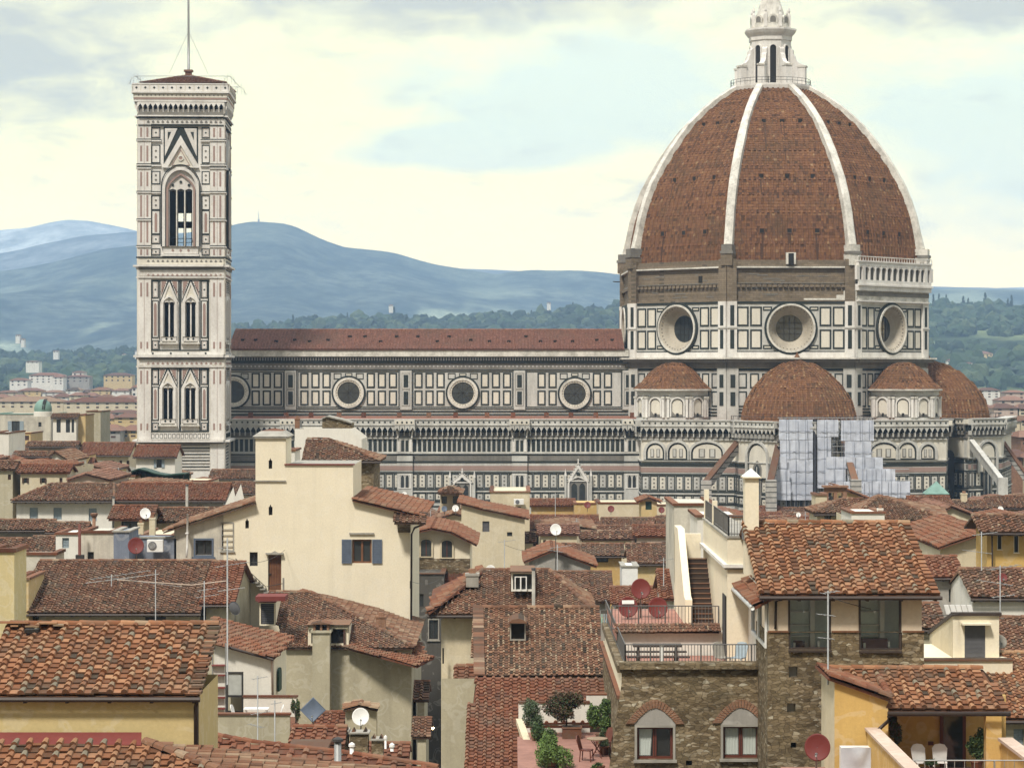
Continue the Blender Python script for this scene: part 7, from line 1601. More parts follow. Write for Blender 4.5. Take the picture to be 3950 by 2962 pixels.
b = B(); x_ = X(766, 70)
for k in range(13):
    t_ = k / 13; b.box(x_ - .26, x_ + .07, 70 + N1['D'] * t_, 70 + N1['D'] * (t_ + .085), N1['ze'] + (N1['zr'] - N1['ze']) * t_ + .02 + .02 * (k % 2), N1['ze'] + (N1['zr'] - N1['ze']) * t_ + .10 + .02 * (k % 2), T_OLD)
b.build('verge_tiles', N1['roof'])
N2 = thing('house', 'near tiled hip roof with dark red flashing along the yellow wall at bottom left', 'house', (X(300, 66), 66, 0))
zr2 = Z(2862, 69.4); b = B(); e_ = zr2 - 5.4 * .31
tiles(b, [(X(-160, 64), 64, e_), (X(1500, 64), 64, e_), (X(560, 69.4), 69.4, zr2), (X(-160, 69.4), 69.4, zr2)], T_NEAR, .42, .37)
ridge(b, (X(1500, 64), 64, e_), (X(560, 69.4), 69.4, zr2), T_OLD, .16, .42); tiles(b, [(X(1500, 64), 64, e_), (X(1500, 75), 75, e_), (X(560, 69.4), 69.4, zr2)], T_OLD, .42, .37)
b.build('roof', N2); b = B(); b.prism([(X(-160, 69.1), 69.1, zr2 - .02), (X(545, 69.1), 69.1, zr2 - .02), (X(545, 69.8), 69.85, zr2 + .22), (X(-160, 69.8), 69.85, zr2 + .22)], (0, 0, -.04), REDFL); b.build('flashing', N2)
b = B(); b.box(X(-160, 64.4), X(1100, 64.4), 64.4, 69.3, 0, e_ - .15, CREAM2); b.build('wall', N2)
N3 = thing('house', 'wide near roof of flat red brown tiles with vents at the bottom centre left', 'house', (X(1200, 80), 80, 0))
def pl3(px, py): Y = (38 - 23.15 + .3 * 76) / ((py - HY) / F + .3); return (X(px, Y), Y, Z(py, Y))
b = B(); q = [(X(700, 76), 76, 23.15), (X(1740, 76), 76, 23.15), pl3(1690, 2960), pl3(1320, 2905), pl3(976, 2866), pl3(795, 2830)]
tiles(b, q, T_RED, .50, .42, .14, 4, 1.2, .6); ridge(b, q[5], q[4], T_RED, .12, .4); ridge(b, q[4], q[3], T_RED, .12, .4); ridge(b, q[3], q[2], T_RED, .12, .4); b.build('roof', N3)
b = B(); b.quad((q[5][0], 84, 0), (q[2][0], 81.5, 0), (q[2][0], 81.5, q[2][2] - .15), (q[5][0], 84, q[5][2] - .15), OLV); b.quad((q[0][0] + .4, 76.4, 0), (q[1][0] - .3, 76.4, 0), (q[1][0] - .3, 76.4, 23), (q[0][0] + .4, 76.4, 23), OLV); b.build('wall', N3)
def vent(px, py0, py1, r, m, cap, label, name='vent_pipe'):
    Y = pl3(px, py1)[1]; t = thing(name, label, 'vent pipe', (X(px, Y), Y, Z(py1, Y)), 'roof vents'); b = B(); b.tube([(X(px, Y), Y, Z(py1 + 6, Y)), (X(px, Y), Y, Z(py0 + 14, Y))], r, m, 10); b.build('pipe', t)
    b = B(); b.lathe((X(px, Y), Y, Z(py0 + 14, Y)), [(r * 1.1, 0), (r * 1.6, .02), (r * 1.5, .1), (r * .4, .16)], cap, 12); b.build('cowl', t)
vent(1303, 2846, 2975, .12, STEEL, IRON, 'tall grey metal flue with black top on the near red roof'); vent(1357, 2866, 2914, .07, WHT, WHT, 'white capped vent pipe on the near red roof'); vent(1487, 2838, 2880, .035, WHT, WHT, 'thin white vent pipe at the roof edge in the alley corner'); vent(1512, 2868, 2890, .06, WHT, WHT, 'short double white vent stub near the alley corner')
b = B(); p = pl3(1110, 2880); b.box(X(1120, 84.5), X(1262, 84.5), 84.2, 85.6, Z(2925, 84.5), Z(2884, 84.5), CONC); b.box(X(1112, 84.2), X(1268, 84.2), 84.0, 85.8, Z(2884, 84.2), Z(2876, 84.2), T_OLD); b.build('skylight_curb', N3)
PT = house('small red tiled roof with stone chimneys between terrace and olive wall', 100, 1120, 1330, 2872, 2806, CREAM2, T_RED, over=.15, gut=False, wd=4)
house('low red tiled roof sloping beside the alley at the bottom centre', 103, 1300, 1580, 2920, 2870, OLV, T_RED, over=.15, gut=False, wd=4)
for px, py, w_, h_, lab in ((1318, 2846, 50, 50, 'squat mossy stone chimney left of the white dish'), (1385, 2858, 70, 58, 'broad mossy stone chimney below the white dish'), (1455, 2875, 44, 40, 'small peaked mossy chimney near the alley corner')):
    Y = 101.5; t = thing('chimney_stack', lab, 'chimney', (X(px, Y), Y, Z(py + h_ / 2, Y)), 'mossy stone chimneys'); b = B(Tpx(Y)); b.box(px - w_ / 2, px + w_ / 2, -.7, 0, py - h_ / 2, py + h_ / 2 + 20, STONE); b.box(px - w_ * .58, px + w_ * .58, -.8, .1, py - h_ / 2 - 6, py - h_ / 2, CONC); b.build('stack', t)
    b = B()
    for s in (-1, 1): b.T = Tpx(Y); b.slab([(px + s * w_ * .32 - 8, py - h_ / 2 - 6), (px + s * w_ * .32 + 8, py - h_ / 2 - 6), (px + s * w_ * .32, py - h_ / 2 - 20)], -.6, -.1, T_MIX)
    b.build('cap_tiles', t)
t = gable('peaked tile canopy over a wall niche behind the white dish', 126.5, [(1332, 2730), (1392, 2716), (1452, 2728)], .9, OLV, T_MIX, kind=None, side=.1, zb=18)
house('little red tiled shed roof behind the diamond satellite panel', 126, 1208, 1328, 2800, 2748, OLV, T_RED, over=.15, gut=False, wd=3)
bush('bush', 'trailing yellow green creeper at the right corner of the small terrace', 'bush', 1140, 2735, 16, 45, 121.5, [LG[0], LG[2], LG[3]], 1500, .06, .15, Z(2790, 121.5), 'plants around the small terrace')
# ---- glass that one can look through
GLT = bpy.data.materials.new('clear_glass'); GLT.use_nodes = True; g_ = GLT.node_tree; g_.nodes.clear()
o_ = N(g_, 'ShaderNodeOutputMaterial'); mx = N(g_, 'ShaderNodeMixShader'); tr = N(g_, 'ShaderNodeBsdfTransparent'); gl = N(g_, 'ShaderNodeBsdfGlossy'); gl.inputs['Roughness'].default_value = .03; tr.inputs[0].default_value = (.97, 1, .98, 1)
mx.inputs[0].default_value = .10; g_.links.new(tr.outputs[0], mx.inputs[1]); g_.links.new(gl.outputs[0], mx.inputs[2]); g_.links.new(mx.outputs[0], o_.inputs[0])
CURT = plain('white_net_curtain', (.55, .56, .54), .9, 0, .2, 2.0)
# ---- stone house with the terrace
Y1 = 88.0; T1 = Tpx(Y1); R1 = thing('stone_house', 'rough stone house with two arched brick window heads and a railed roof terrace', 'house', (X(2680, Y1), Y1 + 6, 0))
HS = [(2457, 2596, 2804, 2928), (2789, 2929, 2801, 2924), (2646, 2670, 2932, 2952)]
b = B(); facade(b, T1, [(2346, 2985), (2397, 2640), (2397.1, 2576), (2961, 2576)], HY + H / Y1 * F, HS, STONE, .35); xl1 = X(2397, Y1)
b.quad((xl1, Y1, 26.35), (xl1, 106, 26.35), (xl1, 106, 27.1), (xl1, Y1, 27.1), CREAM); b.quad((xl1, Y1, 0), (xl1, 106, 0), (xl1, 106, 26.35), (xl1, Y1, 26.35), STONE); b.box(xl1 - .16, xl1 + .02, Y1 + .1, 106, 26.2, 26.34, T_RED); b.build('wall', R1)
b = B(T1); b.rect(2390, 2970, 2554, 2578, .22, STONE, -.5); b.T = None; b.prism([(xl1 - .12, Y1 + .5, 27.1), (xl1 + .3, Y1 + .5, 27.1), (xl1 + .3, 106, 27.1), (xl1 - .12, 106, 27.1)], (0, 0, .26), STONE); b.build('parapet_cap', R1)
b = B(); b.box(xl1 + .1, X(2965, Y1), Y1 + .3, 93.9, 26.9, 27.1, FLT); b.build('terrace_floor', R1)
for i, (u0, u1, v0, v1) in enumerate(HS[:2]):
    c = (u0 + u1) / 2; b = B(T1); b.rect(u0, u1, v0, v1, -.32, DARK, -.36); b.frame(u0, u1, v0, v1, 9, -.2, RWOOD, -.31); b.rect(c - 7, c + 7, v0 + 9, v1 - 9, -.19, RWOOD, -.31); b.rect(c - 1, c + 1, v0 + 9, v1 - 9, -.18, DARK, -.189); o = b.build('window', R1)
    for k, (a, e) in enumerate(((u0 + 10, c - 8), (c + 8, u1 - 10))):
        if i == 0 and k == 1: continue
        b = B(T1); n = 14; V = []
        for j in range(n + 1):
            u = a + (e - a) * j / n; w = -.27 + .018 * math.sin(j * 2.1); V += [(u, w, v0 + 9), (u if i else a + (u - a) * .85, w, v1 - 12)]
        b.add(V, [(2 * j, 2 * j + 2, 2 * j + 3, 2 * j + 1) for j in range(n)], CURT, sm=True); b.build('curtain', o)
    b = B(T1); b.rect(u0 + 9, u1 - 9, v0 + 9, v1 - 9, -.225, GLT, -.235); b.build('pane', o)
    b = B(T1); b.loopslab([(u0 - 9, v0 - 8), (u1 + 9, v0 - 8), (u1 + 9, v1), (u0 - 9, v1)], [(u0, v0), (u1, v0), (u1, v1), (u0, v1)], .05, CONC); b.rect(u0 - 14, u1 + 14, v1 + .2, v1 + 10, .16, CONC); b.build('surround', o)
    at_ = 2731 if i == 0 else 2729; A = [(c - 79, v0 - 8.2), (c + 79, v0 - 8.2)] + [(c + 79 * x, v0 - 14 - (v0 - 14 - at_) * (1 - abs(x) ** 1.75)) for x in [1 - q / 8 for q in range(17)]]; b = B(T1); b.slab(A, .0, .04, GRP); b.build('lunette', o)
    b = B(T1); n = 26
    for k in range(n):
        t0, t1 = math.pi * (k + .08) / n, math.pi * (k + .92) / n; f_ = lambda t, rx, ry: (c + rx * math.cos(t), v0 - 14 - ry * (1 - abs(math.cos(t)) ** 1.75))
        b.slab([f_(t0, 80, v0 - 14 - at_ + 2), f_(t1, 80, v0 - 14 - at_ + 2), f_(t1, 112 + rng.uniform(-2, 2), v0 - 14 - at_ + 34), f_(t0, 112, v0 - 14 - at_ + 34)], -.02, .07 + rng.uniform(0, .02), BRK)
    b.build('brick_arch', o)
b = B(T1); b.rect(2646, 2670, 2932, 2952, -.2, DARK, -.3); b.build('vent_hole', R1)
def railing(par, p0, p1, z0, z1, n, m=IRON, name='railing', post=.012):
    b = B(); p0 = Vector(p0); p1 = Vector(p1)
    for z in (z0 + .08, z1): b.tube([(p0.x, p0.y, z), (p1.x, p1.y, z)], .022, m, 5)
    for i in range(n + 1): p = p0.lerp(p1, i / n); b.tube([(p.x, p.y, z0), (p.x, p.y, z1)], .03 if i % 8 == 0 else post, m, 5)
    return b.build(name, par)
RAILM = plain('grey_iron_paint', (.12, .115, .11), .6, .2)
railing(R1, (X(2412, 88.3), 88.35), (X(2948, 88.3), 88.35), 27.36, 28.14, 44, RAILM); railing(R1, (X(2412, 88.3), 88.35), (xl1 + .1, 105.5), 27.36, 28.14, 60, RAILM)
b = B(Tpx(88.5)); b.rect(2544, 2560, 2484, 2552, .1, WHT, 0); b.build('post', R1)
# terrace furniture: picnic table
PTM = plain('dark_stained_wood', (.05, .035, .028), .7); px_ = X(2535, 90.5); t = thing('picnic_table', 'dark wooden picnic table with benches on the railed stone terrace', 'table', (px_, 90.5, 27.1))
b = B(); b.box(px_ - .9, px_ + .9, 90.1, 90.9, 27.84, 27.9, PTM); b.build('tabletop', t)
for y in (89.6, 91.3): b = B(); b.box(px_ - 1.15, px_ + 1.15, y, y + .28, 27.5, 27.55, PTM); b.build('bench', t)
for s in (-1, 1): b = B(); b.tube([(px_ + s * .7, 89.7, 27.1), (px_ + s * .7, 90.3, 27.84)], .04, PTM, 5); b.tube([(px_ + s * .7, 91.4, 27.1), (px_ + s * .7, 90.7, 27.84)], .04, PTM, 5); b.tube([(px_ + s * .7, 89.6, 27.48), (px_ + s * .7, 91.5, 27.48)], .035, PTM, 5); b.build('leg', t)
for i, (px, lab) in enumerate(((2790, 'grey terrace armchair nearer the dark doorway'), (2848, 'bluish terrace armchair by the corner of the railed terrace'))): wchair(X(px, 89.4), 89.5, 27.1, R(30 * (1 - 2 * i)), lab, SPALE if i else CONC, 'terrace armchairs')
# low wall, upper terrace, stair, turret
b = B(Tpx(94)); b.rect(2384, 2790, 2434, 2530, 0, WHP, -.3); b.build('low_wall', R1)
b = B(); tiles(b, [(X(2376, 93.7), 93.7, 28.02), (X(2775, 93.7), 93.7, 28.02), (X(2775, 94.6), 94.6, 28.25), (X(2376, 94.6), 94.6, 28.25)], T_OLD, .16, .3, .06); b.box(X(2376, 94.7), X(2777, 94.7), 94.65, 104, 27.6, 27.9, FLT); b.build('upper_terrace', R1)
railing(R1, (X(2360, 95.3), 95.3), (X(2772, 95.3), 95.3), 27.9, 28.86, 32, RAILM)
b = B(Tpx(103.5)); b.rect(2318, 2630, 2402, 2470, 0, GRP, -.2); b.rect(2318, 2630, 2352, 2366, 0, DKP, -.2); b.build('back_balustrade', R1); bl_ = R1.children[-1]
b = B()
for k in range(34):
    px = 2322 + k * 9.1
    b.lathe((X(px, 103.4), 103.4, Z(2402, 103.4)), [(.025, 0), (.035, .12), (.02, .25), (.03, .37)], SPALE if k % 4 else plain('pale_green_glass', (.3, .5, .42), .3), 6)
b.build('balusters', bl_)
st = thing('outside_staircase', 'steep brown staircase climbing between white walls to the upper terrace', 'stairs', (X(2720, 98), 99, 27.7)); b = B()
sx0, sx1 = X(2668, 98), X(2768, 98)
for k in range(14): b.box(sx0, sx1, 98 + k * .28, 102.2, 27.7 + k * .18, 27.7 + (k + 1) * .18 - .03, PTM); b.box(sx0, sx1, 98 + k * .28 - .03, 98 + (k + 1) * .28, 27.7 + (k + 1) * .18 - .029, 27.7 + (k + 1) * .18, T_OLD)
b.build('steps', st); b = B(); b.prism([(sx0 - .02, 97.4, 27.2), (sx0 - .02, 97.4, 28.9), (sx0 - .02, 98.1, 29.0), (sx0 - .02, 101.8, 31.45), (sx0 - .02, 104, 31.45), (sx0 - .02, 104, 27.2)], (-.28, 0, 0), CREAM); b.build('side_wall', st)
b = B(); b.box(sx0 - .3, 8.0, 103.8, 104.1, 29, 31.1, CREAM); b.build('landing_wall', st)
tb = thing('terrace_turret', 'white rendered stair block with moulded band and iron balustrade beside the staircase', 'building', (8.6, 97, 0)); b = B(); b.box(8.09, 9.2, 92, 103.6, 20, 31.72, CREAM); b.build('wall', tb)
b = B(); b.box(8.0, 9.25, 91.9, 103.7, 30.55, 30.62, CONC); b.box(7.93, 9.25, 91.83, 103.7, 30.62, 30.74, MWC); b.box(8.04, 9.25, 91.95, 103.65, 31.72, 31.8, CONC); b.build('moulding', tb)
b = B(); b.box(8.05, 8.1, 92.4, 93.8, 27.1, 29.5, DARK); b.build('doorway', tb); b = B(); b.box(8.03, 8.08, 92.9, 92.95, 27.1, 29.5, SGREY); b.build('frame', tb.children[-1])
railing(tb, (8.15, 92.1), (8.15, 103), 31.8, 32.55, 40, RAILM); railing(tb, (8.15, 92.1), (9.0, 92.1), 31.8, 32.55, 8, RAILM)
b = B(); b.box(8.1, 8.3, 99, 99.2, 31.8, 32.75, CREAM); b.box(8.1, 8.3, 103.2, 103.4, 31.8, 33.0, CREAM); b.build('posts', tb)
for (px, py, pt_, lab) in ((2472, 2270, False, 'uppermost of the three brick red dishes on the terrace'), (2423, 2340, True, 'brick red dish with a white sticker on the terrace'), (2538, 2342, False, 'brick red dish with dark bracket right of the stickered one')):
    dish(lab, px, py, 38, 100 - (pt_ * .4), DRED, 2440, .1, .25, 'brick red terrace dishes', pt_)
flat('white rendered roof wall behind the turret rail', 118, 2690, 2870, 1995, 5, WHP, cap=.12); flat('cream grey wall block left of the tall white chimney', 150, 2600, 2760, 1950, 8, STN2, cap=.15)
# ---- glazed house beside the tall chimney
Y2 = 84.0; WN = [(3040, 3205, 2306, 2505), (3312, 3477, 2306, 2508)]
PCH = plaster((0.60, 0.50, 0.38), .08); R2 = house('peach rendered penthouse with two big dark framed windows under a wide tiled roof', Y2, 2936, 3628, 2292, 2019, PCH, T_NEAR, [], over=.62, ov=(.28, .85), cw=.41, ch=.36, wd=12)
T2 = R2['T']; t = R2['t']; w0 = [o for o in t.children if o.name.startswith('wall')][0]; bpy.data.objects.remove(w0); Yw = R2['Yw']; xs0, xs1 = X(2966, Yw), X(3556, Yw)
b = B(); facade(b, T2, [(2966, 2294), (3556, 2294)], 2440, [(a, c_, v0, 2440) for a, c_, v0, v1 in WN], PCH, .3); b.quad((xs1, Yw, 20), (xs1, Yw + 8, 20), (xs1, Yw + 8, R2['ze']), (xs1, Yw, R2['ze']), PCH)
b.quad((xs0, Yw, 20), (xs0, Yw + 8, 20), (xs0, Yw + 8, R2['ze']), (xs0, Yw, R2['ze']), WHP); b.build('wall', t)
TS2 = Tpx(Yw - .06); b = B(); cxs = Yw / (Yw - .06); HS2 = [(3042, 3207, 2438, 2505), (3314, 3480, 2438, 2508)] + [(3043, 3076, 2570, 2612), (3036, 3069, 2712, 2746), (3050, 3072, 2862, 2884), (3243, 3282, 2566, 2590), (3440, 3482, 2560, 2590)]
facade(b, TS2, [(2961, 2438), (3564, 2438)], HY + H / Y2 * F, HS2, STONE, .35); b.quad((X(3564, Yw - .06), Yw - .06, 0), (X(3564, Yw - .06), Yw + 8, 0), (X(3564, Yw - .06), Yw + 8, Z(2438, Yw)), (X(3564, Yw - .06), Yw - .06, Z(2438, Yw)), STONE); b.quad((X(2961, Yw - .06), Yw - .06, 0), (X(2961, Yw - .06), Yw + 4, 0), (X(2961, Yw - .06), Yw + 4, Z(2438, Yw)), (X(2961, Yw - .06), Yw - .06, Z(2438, Yw)), STONE)
b.T = TS2
for a, c_, v0, v1 in HS2[2:]: b.rect(a, c_, v0, v1, -.28, DARK if v1 - v0 < 30 else CONC, -.34)
b.build('stone_wall', t); b = B(TS2)
for a, c_ in ((2961, 3041), (3208, 3313), (3481, 3564)): b = B(TS2); b.rect(a, c_, 2432, 2438, .05, WOOD, -.05); b.build('ledge', t)
ROOM = plaster((0.78, 0.84, 0.79), .1)
for i, (a, c_, v0, v1) in enumerate(WN):
    b = B(T2); b.frame(a, c_, v0, v1, 8, .02, GUT, -.14); b.rect(a, c_, v1, v1 + 7, .2, GUT, -.1); o = b.build('window', t)
    b = B(T2); b.rect(a + 8, c_ - 8, v0 + 8, v1 - 8, -.06, GLT, -.08); b.build('pane', o); b = B(T2); b.box(a - 60, c_ + 60, -1.5, -1.4, 2280, 2560, ROOM); b.box(a - 60, c_ + 60, -1.4, -.31, 2540, 2545, WOOD)
    b.build('room', o); b = B(T2)
    for v in (2368, 2420, 2462): b.box(a + 14, a + 96, -1.39, -1.0, v, v + 4, WHP)
    b.box(a + 98, a + 116, -1.39, -.9, 2306, 2540, WHP); b.box(a + 20, a + 122, -.85, -.5, 2470, 2540, RWOOD) if i else b.box(a + 30, a + 70, -.85, -.5, 2480, 2540, DARK); b.build('shelves', o)
    b = B(T2)
    for u, v, h_ in ((a + 30, 2484, 20), (a + 125, 2478, 24), (a + 70, 2360, 8)): b.lathe((X(u, Yw + .5), Yw + .5, Z(v, Yw + .5) - .1), [(.04, 0), (.05, .08), (.03, .14), (.01, .18)], WHT, 8) if False else b.box(u - 4, u + 4, -.6, -.45, v, v + h_, WHT)
    b.build('ornaments', o)
b = B(); zt1, zb1 = Z(1838, 90), Z(2056, 90); a, c_ = X(2872, 90), X(2925, 90); b.box(a, c_, 89.8, 90.5, zb1 - 1.5, zt1, CREAM); cm = (a + c_) / 2; o = b.build('chimney', R2['roof'])
b = B(); V = [(a - .06, 89.7, zt1), (c_ + .06, 89.7, zt1), (c_ + .06, 90.6, zt1), (a - .06, 90.6, zt1), (cm, 90.15, Z(1806, 90))]; b.add(V, [(0, 1, 4), (1, 2, 4), (2, 3, 4), (3, 0, 4), (3, 2, 1, 0)], WHT); b.box(a - .09, c_ + .09, 89.68, 90.62, zt1 - .05, zt1 - .001, CREAM2); b.build('chimney_cap', R2['t']); b = B(); b.box(a - .05, c_ + .05, 89.7, 90.55, zb1 - .25, zb1 + .02, SGREY); b.build('flashing', R2['t'])
b = B()
for y0, y1 in ((84.9, 87.4), (87.5, 89.9)):
    b.T = Tplane(xs0 - .05, y1, -math.pi / 2); L = y1 - y0; b.frame(0, L, Z(2486, 86), Z(2312, 86), .12, .06, WHT, -.03); b.rect(.12, L - .12, Z(2486, 86) + .12, Z(2312, 86) - .12, -.01, GL, -.02); b.T = None
b.build('side_window', t); b = B(); zc_ = R2['ze'] + .1; tiles(b, [(xs0 - .55, 92.2, zc_ - .55), (xs0 - .55, 84.5, zc_ - .55), (xs0 + .1, 84.5, zc_ - .2), (xs0 + .1, 92.2, zc_ - .2)], T_RED, .4, .3); b.tube([(xs0 - .58, 84.5, zc_ - .62), (xs0 - .58, 92, zc_ - .62)], .08, WHT, 7); b.build('side_eave', t)
b = B(); b.tube([(X(u_, Yw), Yw - .1, Z(v_, Yw)) for u_, v_ in ((3016, 2298), (3014, 2312), (2992, 2318), (2990, 2424))], .045, GUT, 7); b.build('downpipe', t)
b = B(Tpx(88.4)); b.box(2948, 2972, -.1, .1, 2240, 2520, WHT); b.build('white_post', t)
antenna('white metal antenna with three short aerials in front of the right stone wall', 3194, 81.2, 2278, 2640, [(2285, .55, R(15), 4, .5), (2372, .55, R(195), 4, .45), (2462, .5, R(190), 4, .4)], .03)
# ---- ochre house with loggia at the bottom right
Y3 = 80.0; LH = thing('loggia_house', 'ochre yellow house with tiled roof and open loggia at bottom right', 'house', (X(3500, 82), 83, 0))
ze3, zr3 = Z(2735, Y3), Z(2735, Y3) + 3.1 * .30; b = B(); tiles(b, [(X(3428, Y3), Y3, ze3), (X(3894, Y3), Y3, ze3), (X(3790, 83.1), 83.1, zr3), (X(3195, 83.1), 83.1, zr3)], T_NEAR, .40, .37)
va, vb_ = (X(3198, 79.8), 79.8, Z(2606, 79.8)), (X(3436, 79.8), 79.8, Z(2690, 79.8)); tiles(b, [va, vb_, (vb_[0], 83.2, vb_[2]), (va[0], 83.2, va[2])], T_RED, .3, .33); ridge(b, va, vb_, T_RED, .13, .4); ridge(b, (vb_[0], 79.8, vb_[2]), (vb_[0], 82.6, vb_[2] + .35), T_RED, .12, .4)
ridge(b, (X(3195, 83.1), 83.1, zr3), (X(3790, 83.1), 83.1, zr3), T_NEAR, .13, .4); b.prism([(X(3195, 83.1), 83.1, zr3), (X(3790, 83.1), 83.1, zr3), (X(3850, 86), 86, ze3), (X(3195, 86), 86, ze3)], (0, 0, -.12), T_OLD); b.build('roof', LH)
b = B(); facade(b, Tpx(Y3), [(3219, 2620), (3426, 2690)], HY + H / Y3 * F, [], OCHY); xq = X(3219, Y3); b.quad((xq, Y3, 0), (xq, 83.4, 0), (xq, 83.4, Z(2612, Y3)), (xq, Y3, Z(2622, Y3)), plaster((.62, .54, .38), .5)); x5 = X(3426, Y3); b.quad((x5, Y3, 0), (x5, 82.6, 0), (x5, 82.6, ze3 + .3), (x5, Y3, ze3 + .1), OCHY)
b.T = Tpx(82.6); b.rect(3395, 3880, 2680, 3100, 0, OCHY, -.2); b.T = Tpx(Y3 + .1); b.rect(3804, 3864, 2742, 3100, 0, OCHY, -.4); b.build('wall', LH)
b = B(Tpx(82.55)); b.rect(3625, 3725, 2700, 3000, .05, RWOOD, 0); b.rect(3638, 3712, 2712, 2990, .07, GL, .05); b.build('door', LH)
b = B(); b.box(X(3100, 76), X(4060, 76), 70, 82.5, 24.45, 24.67, FLT); b.build('terrace_floor', LH)
b = B(); b.tube([(X(3424, 79.8), 79.8, ze3 - .12), (X(3898, 79.8), 79.8, ze3 - .12)], .08, GUT, 7); b.tube([(X(3428, 79.7), 79.7, ze3 - .18), (X(3424, 79.7), 79.7, ze3 - .35), (X(3375, 79.7), 79.7, ze3 - .72), (X(3371, 79.7), 79.7, ze3 - 1.0), (X(3371, 79.7), 79.7, 20)], .06, GUT, 8); b.build('gutter', LH)
b = B(); b.box(X(3357, 80) - .12, X(3357, 80) + .18, 68, 79.9, 24, 26.3, OCHY); b.box(X(3357, 80) - .2, X(3357, 80) + .26, 68, 79.9, 26.3, 26.38, PINKP); b.box(X(3863, 80) - .05, X(3863, 80) + .25, 68, 79.9, 24, 25.95, OCHY); b.box(X(3863, 80) - .14, X(3863, 80) + .34, 68, 79.9, 25.95, 26.05, PINKP); b.build('parapet', LH)
railing(LH, (X(3357, 80) + .3, 73), (X(3990, 73), 73), 25.6, 26.4, 12, STEEL)
b = B(Tpx(82.5)); b.rect(3626, 3642, 2862, 2874, .06, GUT, 0) if False else b.rect(3580, 3600, 2858, 2872, .06, RWOOD, 0); b.build('wall_lamp', LH)
wchair(X(3560, 80.6), 80.9, 24.67, R(12), 'white scalloped garden chair left of the dark door in the loggia', WHT, 'white loggia chairs'); wchair(X(3632, 80.6), 80.9, 24.67, R(-8), 'white scalloped garden chair nearest the dark door in the loggia', WHT, 'white loggia chairs')
bush('climbing_plant', 'dark climbing plant hanging in the left corner of the loggia', 'plant', 3452, 2800, 26, 75, 81.5, [LG[2], LG[3]], 2200, .06, None, 24.67, 'plants in the loggia')
bush('potted_plant', 'dark leafy plant in a white pot beside the loggia door', 'plant', 3768, 2860, 42, 62, 80.9, [LG[2], LG[2], LG[0]], 2600, .07, .2, 24.67 + .45, 'plants in the loggia'); bush('potted_plant', 'low green plant between the two white loggia chairs', 'plant', 3590, 2945, 26, 18, 80.4, [LG[2]], 900, .05, .16, 24.67 + .3, 'plants in the loggia')
t = thing('covered_cooker', 'tall white cabinet under a pale draped cover against the ochre wall', 'cabinet', (X(3298, 79.5), 79.4, 24.67)); b = B(Tpx(79.7)); b.box(3238, 3360, 0, .6, 2874, 3060, WHT); b.build('cabinet', t)
b = B(Tpx(79.7)); n = 16; V = []
for j in range(n + 1):
    for i in range(n + 1): u = i / n; v = j / n; V.append((3234 + 128 * u, .66 + .05 * math.sin(9 * v + 6 * (u - .5) ** 2 * 4) * math.sin(math.pi * u), 2868 + 190 * v + (6 * abs(u - .5) if j == 0 else 0)))
b.add(V, [(j * (n + 1) + i, j * (n + 1) + i + 1, (j + 1) * (n + 1) + i + 1, (j + 1) * (n + 1) + i) for j in range(n) for i in range(n)], plain('pale_grey_cloth', (.46, .48, .52), .9), sm=True); b.build('cover', t)
dish('large dark red satellite dish on the pale side wall at bottom right', 3153, 2881, 50, 79, DRED, 2990, -.25, .15)
# ---- right-hand middle distance
PY = thing('pavilion_house', 'cream house under a broad pyramid shaped tiled roof with a big dark window', 'house', (X(3460, 172), 178, 0)); Yp = 168.0; ze4 = Z(2005, Yp)
pts4 = [(X(3284, Yp), Yp, ze4), (X(3660, Yp), Yp, ze4), (X(3640, Yp + 13), Yp + 13, ze4), (X(3270, Yp + 13), Yp + 13, ze4)]; ap4 = (X(3388, Yp + 6.5), Yp + 6.5, Z(1914, Yp + 6.5)); b = B()
for k in range(4): tiles(b, [pts4[k], pts4[(k + 1) % 4], ap4], T_OLD, .42, .4); ridge(b, pts4[k], ap4, T_OLD, .15, .42)
b.build('roof', PY); b = B(); facade(b, Tpx(Yp + .9), [(3300, 2002), (3624, 2002)], HY + H / Yp * F, [(3506, 3588, 2012, 2092)], OLV, .3); b.box(X(3300, Yp + 1), X(3301, Yp + 1), Yp + 1, Yp + 11, 0, ze4 - .1, CREAM2); b.build('wall', PY)
window(Tpx(Yp + .9), 3506, 3588, 2012, 2092, PY, 'dark', None, .3); b = B(Tpx(Yp + .9)); b.rect(3470, 3500, 2010, 2096, .06, SGREY); b.rect(3500, 3604, 2093, 2099, .15, CONC); b.build('shutter', PY)
house('low reddish roof wing running left from the pyramid roof', 180, 3140, 3330, 1980, 1925, CREAM2, T_OLD, [(3180, 3206, 1988, 2010)], xr=(3250, 3330), over=.5)
flat('white box extension in front of the pyramid roof', 160, 3284, 3412, 1980, 5, WHP, cap=.12, chim=[(3395, 161, 1960, 1982, 20, WHP, 'box')])
bc = thing('bell_gable', 'dark brick bell gable with two arched openings against the scaffolding', 'bell gable', (X(3222, 226), 226, Z(1960, 226))); b = B(); BA = [(3196, 3216, 1900, 1940), (3230, 3250, 1900, 1940)]; facade(b, Tpx(226), [(3179, 1880), (3267, 1880)], 1990, BA, BRK, .8); b.T = Tpx(226); b.rect(3174, 3272, 1873, 1880, .3, BRK, -1); b.rect(3179, 3267, 1880, 1990, -.81, YEL, -.9) if False else None; b.build('wall', bc)
for a, c_, v0, v1 in BA: b = B(Tpx(226.3)); m = (a + c_) / 2; b.lathe((X(m, 226.3), 226.5, Z(1932, 226)), [(.32, 0), (.26, .2), (.2, .5), (.05, .6)], IRON, 12) if False else b.slab([(m - 6, 1930), (m - 4, 1912), (m + 4, 1912), (m + 6, 1930)], -.3, .2, IRON); b.build('bell', bc)
